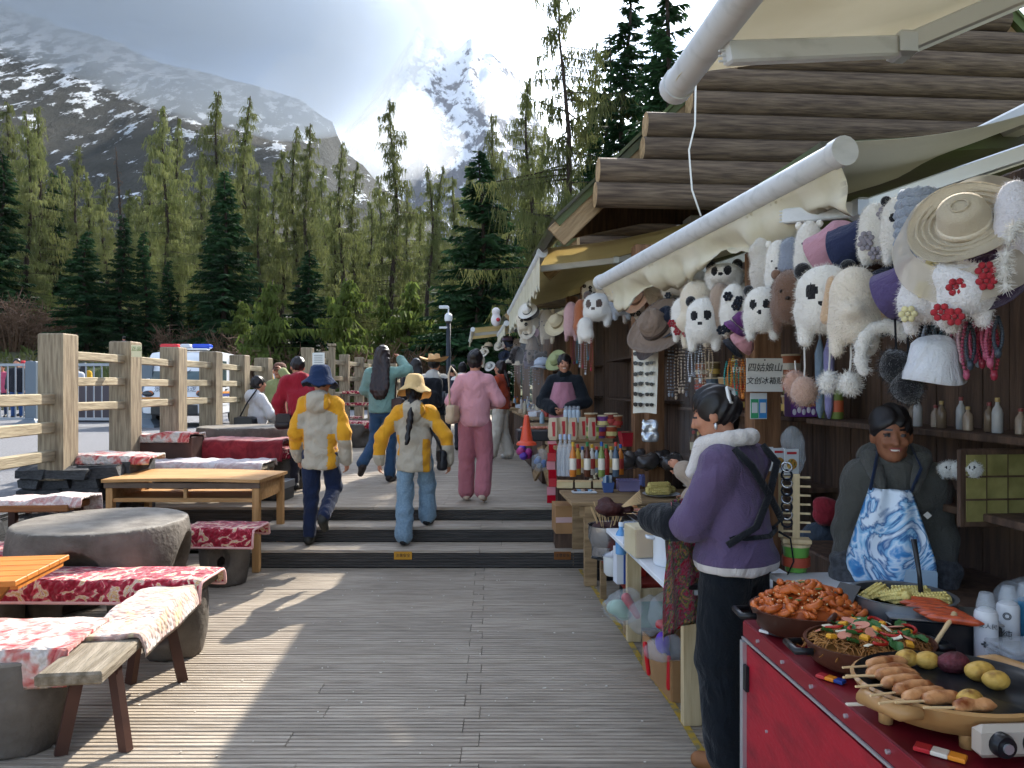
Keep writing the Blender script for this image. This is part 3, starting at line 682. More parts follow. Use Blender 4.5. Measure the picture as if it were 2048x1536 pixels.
mat('white_table', '#dfe2e6', .35, '#cfd2d6', 3)
def sthing(name, label, cat, s, t, z=0.0, group=None, rz=0.0):
    return thing(name, label, cat, S(s, t, z), STALL_RZ + rz, group)
rnd = random.Random(21)
_logm = {}
def log(parent, x0, x1, s, z, r):
    L = x1 - x0; key = (round(L, 2), r)
    if key not in _logm:
        m = MB().tube([(0, 0, 0), (L * .5, 0, .008), (L, 0, 0)], [r, r * 1.03, r * .97], 12); m.m[-1] = 1; m.m[-2] = 1
        me = bpy.data.meshes.new('log'); me.from_pydata(m.v, [], m.f); me.materials.append(M('log_wood')); me.materials.append(M('log_end')); me.polygons.foreach_set('material_index', m.m); sm(me, 40); _logm[key] = me
    o = link('log', _logm[key], parent); o.location = (x0, s, z); o.rotation_euler = (rnd.uniform(0, 6), 0, 0); return o
def wall_boards(parent, s0, s1, t, z0, z1, w=.16):
    s = s0
    while s < s1 - .02:
        ww = min(w, s1 - s); m = MB().box((0, 0, (z1 - z0) / 2), (.03, ww - .006, z1 - z0)); o = m.build('wall_board', 'stall_wood', parent); o.location = (t + rnd.uniform(-.006, .006), s + ww / 2, z0); s += w
def stall(label, s0, s1, zf, gable=None, posts=(), shelves=(), roof=None, tw=1.25, rl=None):
    r = sthing('market_stall', label, 'stall', s0, 0, 0)
    for ps, pt, pw, z1 in posts:
        MB().box((0, 0, (z1 - zf) / 2), (pw, pw, z1 - zf), bev=.012).build('post', 'post_wood', r).location = (pt, ps - s0, zf)
    wall_boards(r, 0, s1 - s0, tw, zf, 2.5 + zf * 1.2)
    MB().box((0, 0, 0), (.14, s1 - s0, .2), bev=.01).build('lintel', 'stall_wood', r).location = (tw - .1, (s1 - s0) / 2, 2.42 + zf * 1.2)
    for (a, b, z, d) in shelves: MB().box((0, 0, 0), (d, b - a, .03), bev=.004).build('shelf', 'stall_wood', r).location = (tw - d / 2 - .02, (a + b) / 2 - s0, z)
    for e in (0.02, s1 - s0 - .02): MB().box((0, 0, 0), (2.0, .04, 2.7)).build('end_wall_or_sun_block', 'stall_wood', r).location = (tw + 1.02, e, zf + 1.35)
    if roof:
        for (a, b, t0, z0, t1, z1) in roof:
            ang = math.atan2(z1 - z0, t1 - t0); L = math.hypot(z1 - z0, t1 - t0)
            MB().box((L / 2, (b - a) / 2, .04), (L, b - a, .08)).build('roof', 'roof_shingle', r).matrix_local = Matrix.Translation((t0, a - s0, z0)) @ Matrix.Rotation(-ang, 4, 'Y')
    if gable:
        te, ze, tr, sl, lr = gable; s1 = s0 + (rl or s1 - s0); zr = ze + (tr - te) * sl; ang = math.atan(sl); L = (tr - te) / math.cos(ang); k = 0
        z = ze + .30
        while z < zr - .15:
            x0 = te + (.30 + (k // 2 + 1) * 2 * lr * 1.85 - lr) / sl - .42 + (.03 if k % 2 else 0); log(r, x0, 2 * tr - x0, -.02, z, lr * (1 + .06 * math.sin(k * 2.3))); z += lr * 1.85; k += 1
        for side in (0, 1):
            mt = (Matrix.Translation((te, 0, ze)) @ Matrix.Rotation(-ang, 4, 'Y')) if not side else (Matrix.Translation((2 * tr - te, 0, ze)) @ Matrix.Rotation(math.pi, 4, 'Z') @ Matrix.Translation((0, -(s1 - s0), 0)) @ Matrix.Rotation(-ang, 4, 'Y'))
            rf = MB().box((L / 2, (s1 - s0) / 2 + .1, .12), (L + .1, s1 - s0 - .05, .07)).build('roof', 'roof_shingle', r); rf.matrix_local = mt
            for q in range(7):
                a, b = L * q / 7 - .03, L * (q + 1) / 7
                MB().box(((a + b) / 2, (s1 - s0) / 2 + .1, .17 + .012 * (q % 2)), (b - a + .05, s1 - s0, .03)).build('shingle_course', 'roof_shingle', r).matrix_local = mt
            MB().box((L / 2 - .05, .17 if not side else s1 - s0 - .02, .03), (L + .2, .05, .24), bev=.01).build('barge_board', 'board_wood', r).matrix_local = mt
    return r
stall('near wooden stall selling hats, drinks and hot snacks', -2.2, 7.1, 0, posts=((1.4, .75, .16, 2.5), (4.5, .75, .16, 2.5), (7.0, .75, .15, 2.5)),
      shelves=((-.5, 4.3, 1.46, .3), (4.5, 6.9, 1.46, .28), (.5, 3.6, 1.16, .34), (4.5, 6.9, 1.02, .28), (1.0, 3.3, .82, .45)),
      roof=((3.7, 7.1, .72, 2.82, 4.2, 3.08), (-2.2, 3.0, 1.3, 3.5, 4.2, 3.7)))
bs2 = stall('log stall with stepped log gable and steep plank roof', 7.3, 10.9, UP_Z, gable=(.0, 3.25, 3.3, .98, .125), posts=((7.5, .75, .17, 3.1), (10.5, .72, .17, 3.1)), shelves=((7.6, 10.3, 2.02, .28), (7.6, 10.3, 1.5, .28)), rl=2.1)
MB().prism([(.22, 3.5), (1.2, 3.72), (5.6, 3.72), (5.6, 4.3), (3.3, 6.45), (.22, 3.54)], 1.95, 2.0).build('end_wall_or_sun_block', 'stall_wood', bs2)  # added infill hidden behind the gable, blocks a sunbeam from the lower deck
stall('second log stall with moss on its steep roof', 10.4, 15.2, UP_Z, gable=(.25, 3.35, 3.2, .95, .15), posts=((11.8, .7, .17, 3.1), (14.9, .7, .17, 3.1)), shelves=((11.9, 14.8, 2.0, .28), (11.9, 14.8, 1.5, .28)))
stall('farthest log stall at the end of the boardwalk', 15.9, 21.5, UP_Z, gable=(.1, 3.2, 3.0, .9, .15), posts=((16.1, .6, .17, 3.0), (18.6, .6, .17, 3.0), (21.3, .6, .17, 3.0)), shelves=((16.2, 21, 2.0, .28),))
# moss tuft on the second ridge
v, f = sdf([('e', (0, 0, 0), (.5, .9, .12), dict(k=.1)), ('e', (-.4, .2, -.25), (.3, .7, .1), dict(k=.1))], .05, fluff(.02))
o = raw('moss', v, f, mat('moss', '#5b6230', .95, '#6f6a3c', 9, bump=.6), smooth=True); o.location = S(12.2, 2.7, 5.82); tag(o, 'yellowish moss growing on the ridge of the second log roof', 'moss')

def awning(label, s0, s1, f0, f1, wall, mfab, drop, ragged, arms, rb=.055, valance_in=False, sag=.05, group=None):
    """f0/f1 = (t, z) of the front bar at s0/s1; wall = (t, z)."""
    r = sthing('awning', label, 'awning', s0, f0[0], f0[1]); o = Vector((f0[0], s0, f0[1])); L = s1 - s0
    A = Vector((0, 0, 0)); B = Vector((f1[0], s1, f1[1])) - o
    MB().tube([A, B], rb, 16).build('front_bar', 'alu_white', r, smooth=40)
    for p in (A, B): MB().tube([p - (B - A).normalized() * .03, p + (B - A).normalized() * .03], rb * 1.12, 16).build('end_cap', 'alu_white', r, smooth=40)
    W0 = Vector((wall[0], s0, wall[1])) - o; W1 = Vector((wall[0], s1, wall[1])) - o
    def fab(u, v):
        p = A.lerp(B, u).lerp(W0.lerp(W1, u), v); return p + Vector((0, 0, -sag * math.sin(math.pi * v) * (1 + .4 * math.sin(u * 9)) - .012 * math.sin(u * 26) * v + rb * .8 * (1 - v)))
    MB().slab(fab, 24, 12, .003).build('fabric', mfab, r, smooth=True)
    rn = random.Random(int(s0 * 10) + 5); ph = rn.uniform(0, 6)
    def val(u, v):
        p = A.lerp(B, u); w = math.sin(u * L * 9 + ph) + .5 * math.sin(u * L * 23 + ph)
        d = drop * v * (1 - (ragged * (abs(math.sin(u * L * 17)) * .35 + rn.random() * .3) if v > .85 else 0))
        if valance_in: return p + Vector((.10 * v + .05 * v * w * math.sin(v * 3) + .04 * math.sin(v * 5 + u * 14) * v, 0, -rb - d + .03 * v * w + .05 * v * v * math.sin(u * L * 6)))
        return p + Vector((-rb * .5 + .012 * w * (v + .2), 0, -rb * .6 - d))
    MB().slab(val, int(L * 22), 8, .002).build('valance', 'valance', r, smooth=True)
    for arm in arms:
        pts = [Vector((t, s, z)) - o for (s, t, z) in arm]
        for a, b, mm in ((pts[0], pts[1], 'alu_white'), (pts[1], pts[2], 'alu')):
            g = MB().bar(a, b, .05, .075, bev=.008)
            for q in range(4): g.bar(a + Vector((-.027, 0, -.028 + .018 * q)), b + Vector((-.027, 0, -.028 + .018 * q)), .006, .006)
            g.build('arm', mm, r)
        MB().box(pts[1], (.07, .09, .1), bev=.015).build('elbow', 'alu', r)
    MB().box((W0 + W1) / 2 + Vector((.03, 0, .03)), (.12, L, .12), bev=.02).build('wall_box', 'alu_white', r)
    return r
def stz(px, py, t):
    p = SP(px, py, t); s, tt = st_of(p); return (s, tt, p.z)
awning('white awning over the near snack counters, its front bar close overhead', -1.6, 3.02, (-.23, 2.88), (-.23, 2.88), (1.3, 3.34), 'awning_white', .0, 0, [((2.55, -.2, 2.80), (2.75, .55, 2.94), (2.4, 1.3, 3.2)), ((-1.2, -.2, 2.80), (-1.4, .55, 2.94), (-1.0, 1.3, 3.2))], .06)
awning('white awning with a crumpled cream valance and ribbed folding arms', 3.25, 6.5, (.58, 2.70), (.14, 2.58), (1.7, 2.98), 'awning_white', .19, .2,
       [((3.75, .55, 2.53), (3.45, .78, 2.50), (2.8, 1.7, 2.78)), (stz(1230, 578, .22), stz(1400, 546, .85), (6.0, 1.6, 2.86))], .06, True)
awning('yellow cream awning glowing in the sun with a ragged hanging valance', 8.95, 14.3, (-.1, 3.28), (-.1, 3.10), (1.75, 3.68), 'awning_cream', .5, .55,
       [((9.3, -.08, 3.14), (9.2, .85, 3.24), (9.6, 1.7, 3.5)), ((13.8, -.08, 3.0), (13.9, .85, 3.1), (13.5, 1.7, 3.4))], .06)
awning('small cream awning half hidden behind the ragged one', 14.7, 17.4, (-.15, 2.92), (-.15, 2.88), (1.4, 3.3), 'awning_cream', .22, .5, [((15, -.1, 2.8), (15.1, .6, 2.95), (15, 1.35, 3.2))], .05)
awning('low cream awning over the last stall by the camera pole', 18.0, 21.5, (-.75, 3.05), (-.75, 3.0), (1.0, 3.4), 'awning_cream', .2, .6, [((18.3, -.7, 2.95), (18.4, .2, 3.05), (18.3, 1.0, 3.2))], .05)
# loose white cord hanging from the near awning
c0, c1, c2 = P(1390, 250, 5.0), P(1380, 330, 5.0), P(1402, 432, 5.0)
m = MB().tube([P(1392, 120, 5.0), c0, P(1378, 300, 5.0), c1, P(1384, 380, 5.0), c2], .006, 6); m.build('hanging_cord', mat('white_cord', '#e4e2da', .6), label='thin white cord dangling under the log gable', cat='cord', smooth=True)

# ------------------------------------------------------------------ red counter
rc = sthing('snack_counter', 'red panelled snack counter with silver edge trim', 'counter', .3, -.125, 0)
T0, T1, SL, ZT = 0.0, .78, 2.29, .85
MB().box((T1 / 2, SL / 2, ZT - .012), (T1, SL, .024), bev=.003).build('top', 'red_top', rc)
MB().box((.012, SL / 2, ZT / 2 - .03), (.018, SL - .02, ZT - .1)).build('side_panel', 'red_panel', rc)
MB().box((T1 / 2, SL - .012, ZT / 2 - .03), (T1 - .06, .018, ZT - .1)).build('end_panel', 'red_panel', rc)
for a in (0.002,): 
    MB().box((a, SL / 2, ZT - .03), (.008, SL, .05), bev=.002).build('edge_trim', mat('trim_red', '#8f1c2a', .3, metal=.3), rc)
    MB().box((-.004, SL / 2, ZT - .06), (.006, SL, .008)).build('trim_strip', 'alu', rc)
MB().box((.0, SL - .008, ZT / 2 - .04), (.022, .026, ZT - .06)).build('corner_trim', 'alu', rc)
for z in (.66, .30): MB().box((-.004, SL - .03, z), (.012, .03, .09), bev=.003).build('hinge', 'dark_metal', rc)
for k in range(12): MB().tube([(-.010, .12 + k * .185, ZT - .028), (.0, .12 + k * .185, ZT - .028)], .006, 8).build('rivet', 'alu', rc)
for k in range(5): MB().tube([(-.002, .3 + k * .45, .55), (.004, .3 + k * .45, .55)], .005, 8).build('rivet', 'alu', rc)
MB().box((.004, 1.45, ZT / 2 - .03), (.004, .006, ZT - .1)).build('panel_joint', 'red_top', rc)
# white board beside it
wb = sthing('side_table', 'white topped side table behind the vendor in purple', 'table', 2.64, .25, 0)
MB().box((.24, .3, .83), (.48, .6, .025), bev=.003).build('top', 'white_table', wb)
for a, b in ((.03, .03), (.45, .03), (.03, .57), (.45, .57)): MB().box((a, b, .41), (.04, .04, .81)).build('leg', 'stall_wood', wb)
# white table
wt = sthing('trestle_table', 'white topped trestle table with pale wooden legs', 'table', 3.45, -.13, 0)
MB().box((.34, .75, .705), (.68, 1.5, .03), bev=.004).build('top', 'white_table', wt)
mat('pale_wood', '#cdb992', .7, '#b59f78', 2.5, (12, 12, 1), bump=.2)
for a, b in ((.16, .2), (.62, .2), (.16, 1.4), (.62, 1.4)): MB().box((a, b, .345), (.09, .05, .69), bev=.004).build('leg', 'pale_wood', wt)
MB().box((.39, .2, .3), (.4, .03, .08)).build('stretcher', 'pale_wood', wt); MB().box((.39, 1.4, .3), (.4, .03, .08)).build('stretcher', 'pale_wood', wt)
# low red shelf bench
lb = sthing('low_bench', 'low red topped bench under the drinks and canisters', 'bench', 4.95, -.02, 0)
MB().box((.3, .45, .335), (.6, .95, .03), bev=.004).build('top', mat('red_board', '#8e2f22', .6, '#6e2219', 4), lb)
for a, b in ((.04, .04), (.56, .04), (.04, .86), (.56, .86)): MB().box((a, b, .16), (.045, .045, .32)).build('leg', 'board_wood', lb)
# brown table beside the steps
bt = sthing('plank_table', 'brown plank table beside the steps with skewers and corn', 'table', 6.15, -.17, 0)
for k in range(5): MB().box((.62, .09 + k * .155, .685), (1.24, .15, .03), bev=.003).build('plank', 'board_wood', bt)
for a, b in ((.16, .06), (1.15, .06), (.16, .72), (1.15, .72)): MB().box((a, b, .335), (.10, .07, .67), bev=.005).build('leg', 'board_wood', bt)
MB().box((.62, .05, .62), (1.1, .03, .09)).build('apron_rail', 'board_wood', bt)
# grill table
gt = sthing('grill_stand', 'dark steel grill stand carrying the skewers', 'grill', 5.25, .12, 0)
MB().box((.45, .3, .66), (.9, .6, .06), bev=.01).build('tray', 'dark_metal', gt)
for k in range(14): MB().tube([(.04 + k * .063, .02, .695), (.04 + k * .063, .58, .695)], .004, 6).build('grill_bar', 'alu', gt)
for a, b in ((.05, .05), (.85, .05), (.05, .55), (.85, .55)): MB().box((a, b, .315), (.04, .04, .63)).build('leg', 'dark_metal', gt)
# upper level counters
def counter(label, s0, s1, t0, t1, z, zf, m='board_wood', name='counter'):
    r = sthing(name, label, 'counter', s0, t0, zf); L = s1 - s0; w = t1 - t0
    MB().box((w / 2, L / 2, z - zf - .02), (w, L, .04), bev=.005).build('top', m, r)
    MB().box((w / 2, .05, (z - zf) / 2 - .02), (w - .1, .03, z - zf - .06)).build('front', 'stall_wood', r); MB().box((.05, L / 2, (z - zf) / 2 - .02), (.03, L - .1, z - zf - .06)).build('side', 'stall_wood', r)
    return r
counter('wooden counter crowded with bottles and snack bags beside the steps', 7.6, 8.5, -.12, .62, 1.05, UP_Z)
counter('wooden counter with smoking grill in front of the vendor in black', 9.2, 10.6, -.1, .6, 1.15, UP_Z)
counter('long far counter heaped with small goods', 11.2, 14.6, -.05, .6, 1.2, UP_Z)
counter('last counter of the row beyond the woman in orange', 15.6, 20.8, -.2, .45, 1.2, UP_Z)
# ------------------------------------------------------------------ hats and plush goods hanging under the awnings
def fabric(c, c2=None, rough=.9, sheen=.12, scale=60, bump=.3):
    key = 'cloth_' + c.lstrip('#') + (c2 or '').lstrip('#'); return mat(key, c, rough, c2, scale, bump=bump, bscale=scale * 2.5, sheen=sheen, spec=.15, folds=True)
def furmat(c): return mat('fur_' + c.lstrip('#'), c, .95, None, 30, bump=.5, bscale=140, sheen=.5, spec=.05)
def fuzz(parent, v, f, n, ln_, m, seed=0):
    rg = np.random.default_rng(seed); q = v[f]; nr = np.cross(q[:, 2] - q[:, 0], q[:, 3] - q[:, 1]); ar = np.linalg.norm(nr, axis=1); nr /= np.maximum(ar, 1e-9)[:, None]
    i = rg.choice(len(f), n, p=ar / ar.sum()); w = rg.random((n, 4)); w /= w.sum(1)[:, None]; c = (q[i] * w[:, :, None]).sum(1)
    d = nr[i] + rg.normal(0, .55, (n, 3)) + np.array([0, 0, -.35]); d /= np.linalg.norm(d, axis=1)[:, None]; wd = np.cross(d, rg.normal(0, 1, (n, 3))); wd /= np.linalg.norm(wd, axis=1)[:, None]
    vv, ff = quads_from(c, d, wd, rg.uniform(.4, 1.2, n) * ln_, np.full(n, ln_ * .09)); return raw('fur', vv, ff, m, parent)
def lookrot(rz, ry=0.0, rx=0.0): return (rx, ry, rz)
HN = [0]
def hat(kind, px, py, wpx, hpx, c, label, c2='#1b1b1e', t=.5, group=None, rz=None, tilt=0.0, pos=None):
    """wpx,hpx = size in photo pixels; built round its centre, face towards local -y."""
    HN[0] += 1; sd = HN[0]
    p = SP(px, py, t) if pos is None else pos; k = p.y / F_PX * (1.12 if pos is None else 1); w, h = wpx * k, hpx * k
    r = thing('plush_hat' if kind in ('panda', 'bear', 'fur') else 'hat' if kind not in ('cap', 'pom', 'scarf') else {'cap': 'cap', 'pom': 'pompom', 'scarf': 'fur_scarf'}[kind], label, 'hat' if kind not in ('pom', 'scarf') else {'pom': 'pompom', 'scarf': 'scarf'}[kind], p, 0, group)
    r.rotation_euler = (0, R(tilt), R(-28) if rz is None else R(rz))
    res = (min(w, h) / 24 if kind == 'panda' else max(.009, min(w, h) / 16)) if min(w, h) > .09 else min(w, h) / 9
    if kind in ('panda', 'bear', 'fur', 'dog'):
        a, b = w / 2, h / 2
        pr = [('e', (0, 0, b * .35), (a * .95, a * .85, b * .62), dict(k=.03)), ('e', (0, -a * .12, -b * .15), (a * .85, a * .7, b * .5), dict(k=.04))]
        ears = [('e', (sx * a * .72, 0, b * .86), (a * .30, a * .2, a * .32), dict(k=.02)) for sx in (-1, 1)]
        flaps = [('c', (sx * a * .72, 0, -b * .1), (sx * a * .62, 0, -b * .8), a * .3, a * .24, dict(k=.03)) for sx in (-1, 1)]
        if kind == 'dog': ears = [('c', (sx * a * .8, 0, b * .7), (sx * a * 1.0, 0, -b * .1), a * .22, a * .28, dict(k=.02)) for sx in (-1, 1)]; pr.append(('e', (0, -a * .8, b * .0), (a * .38, a * .4, a * .3), dict(k=.03)))
        if kind == 'fur': ears = []; rq = random.Random(sd); pr += [('e', (rq.uniform(-.7, .7) * a, rq.uniform(-.5, .3) * a, rq.uniform(-.6, .7) * b), (a * rq.uniform(.3, .55),) * 3, dict(k=.03)) for _ in range(4)]
        v, f = sdf(pr + flaps, res, fluff(res * .22, sd)); ctr = v[f].mean(1); fm = np.zeros(len(f), int)
        mt = [furmat(c), furmat(c2)]
        if kind == 'panda':
            for sx in (-1, 1):
                d = ((ctr[:, 0] - sx * a * .36) / (a * .2)) ** 2 + ((ctr[:, 2] - b * .30) / (a * .27)) ** 2; fm[(d < 1) & (ctr[:, 1] < 0)] = 1
            d = (ctr[:, 0] / (a * .13)) ** 2 + ((ctr[:, 2] - b * .02) / (a * .1)) ** 2; fm[(d < 1) & (ctr[:, 1] < 0)] = 1
        raw('crown', v, f, mt, r, True, fm)
        if ears:
            for e_ in ears: ve, fe = sdf([e_], res); raw('ear', ve, fe, mt[1] if kind in ('panda', 'dog') else mt[0], r, True)
        if kind != 'bear' or True: 
            sel = fm == 0; fuzz(r, v, f[sel], int(3200 if w > .12 else 900), min(.016, .011 + .016 * w), mt[0], sd)
        if kind == 'bear':
            m = MB(); [m.ball((sx * a * .35, -a * .82, b * .3), a * .09, 8) for sx in (-1, 1)]; m.ball((0, -a * .9, b * .08), (a * .14, a * .1, a * .1), 8); m.build('face', plain(c2, .4), r, True)
        if kind == 'fur' and c2 != '#1b1b1e':
            for q in range(5):
                g = MB(); fx, fz = a * .75 * math.sin(q * 2.4 + sd), b * .7 * math.cos(q * 1.9 + sd)
                for z in range(6): g.ball((fx + .018 * math.cos(z * 1.05), -a * .9, fz + .018 * math.sin(z * 1.05)), (.011, .006, .011), 6)
                g.ball((fx, -a * .93, fz), .008, 6); g.build('flower', fabric(c2), r, True)
    elif kind in ('bucket', 'brim', 'straw', 'veil'):
        a = w / 2 if kind == 'bucket' else max(w, h) / 2
        if kind == 'bucket': pf = [(a * .05, .62), (a * .5, .60), (a * .66, .48), (a * .74, .1), (a * .76, 0), (a * 1.0, -.42), (a * .97, -.44), (a * .73, -.02), (a * .70, .08)]; pf = [(x, z * h * .62) for x, z in pf]
        else: pf = [(a * .02, a * .52), (a * .28, a * .55), (a * .40, a * .46), (a * .46, a * .08), (a * .52, a * .02), (a * .9, -.01 * a), (a * 1.0, .06 * a), (a * .99, .04 * a), (a * .5, -.02 * a), (a * .44, .02 * a)]
        n = 28; mtx = Matrix.Rotation(R(62 if kind != 'bucket' else 14), 4, 'X')
        m = MB().lathe(pf, n, mtx=None)
        m.v = [tuple(mtx @ Vector((x, y * (.92 if kind != 'bucket' else 1), z + .05 * a * math.sin(2 * math.atan2(y, x) + sd) * ((x * x + y * y) ** .5 / a) ** 2 * 2 + (-.10 * a if kind == 'brim' and abs(x) < a * .12 and z > a * .5 else 0)))) for x, y, z in m.v]
        cm = mat('straw_' + c.lstrip('#'), c, .85, None, 30, bump=.4, bscale=220, transl=.15) if kind in ('straw', 'veil') else fabric(c)
        m.build('shell', cm, r, True)
        if kind != 'bucket':
            bd = MB().lathe([(a * .46, a * .04), (a * .475, a * .05), (a * .455, a * .15), (a * .44, a * .16)], 28, mtx=mtx); bd.build('band', fabric(c2), r, True)
        if kind == 'veil':
            def vl(u, v): an = u * 6.283; rr = a * (1.0 + .35 * v); return mtx @ Vector((math.cos(an) * rr, math.sin(an) * rr * (.92 + .2 * v), -.02 - .35 * a * v + .05 * a * math.sin(an * 7 + sd) * v))
            MB().grid(vl, 60, 6).build('gauze', mat('gauze', '#ddd2bd', .8, alpha=.45, transl=.3), r, True)
            for k in range(7): MB().tube([mtx @ Vector((math.cos(j * .3142) * a * (.15 + .11 * k), math.sin(j * .3142) * a * (.15 + .11 * k) * .92, a * .56 - .03 * k * (1 if k < 3 else 0) - (a * .5 if k > 2 else 0))) for j in range(21)], .0035, 5, caps=False).build('straw_ring', cm, r)
    elif kind == 'cap':
        a = w / 2; m = MB().lathe([(a * .02, a * .85), (a * .5, a * .78), (a * .85, a * .45), (a * .95, 0), (a * .90, 0), (a * .8, .4 * a)], 20); m.ball((0, 0, a * .87), a * .07, 8); m.build('crown', fabric(c), r, True)
        def vs(u, v): x = (u - .5) * 1.7 * a; y0 = -math.sqrt(max(0, (a * .93) ** 2 - x * x)); return (x, y0 - v * a * .85 * math.sqrt(max(0, 1 - (2 * u - 1) ** 2)), -.02 * a - .18 * a * v - .18 * a * (2 * u - 1) ** 2)
        MB().slab(vs, 16, 5, .005).build('visor', fabric(c2), r, True)
    elif kind == 'knit':
        a = w / 2; m = MB()
        for k in range(9):
            zz = -h / 2 + h * k / 9; rr = a * (1.0 if k < 6 else (1 - ((k - 5.5) / 4) ** 2) ** .5)
            m.tube([(math.cos(j * .3142) * rr, math.sin(j * .3142) * rr * .8, zz + .004 * math.sin(j * 3)) for j in range(21)], h / 14, 6, caps=False)
        m.ball((0, 0, -.0), (a * .95, a * .75, h * .45), 12); m.build('knit', fabric(c, None, .95, .4, 40, .6), r, True)
    elif kind == 'pom':
        a = w / 2; v, f = sdf([('e', (0, 0, -h / 2 + a), (a, a, a * 1.15), dict(k=.01))], max(.006, a / 6), fluff(.004, sd)); raw('ball', v, f, furmat(c), r, True); fuzz(r, v, f, 700, .02, furmat(c), sd)
        MB().tube([(0, 0, -h / 2 + 2 * a), (.004, 0, 0), (0, 0, h / 2)], .004, 5).build('string', fabric('#e8e4dc' if c != '#1b1b1e' else c), r)
    elif kind == 'scarf':
        a = w / 2; pts = [(a * math.cos(q * .42 + .3), 0, h * .5 * math.sin(q * .42 + .3) * 1.0) for q in range(1, 9)]
        v, f = sdf([('c', pts[q], pts[q + 1], a * .26, a * .26, dict(k=.02)) for q in range(len(pts) - 1)], max(.009, a / 9), fluff(.004, sd)); raw('roll', v, f, furmat(c), r, True); fuzz(r, v, f, 900, .02, furmat(c), sd)
    return r
W, CR, BK = '#e6e1d8', '#ddcfb8', '#1b1b1e'
NEAR = 'hanging under the white awning'
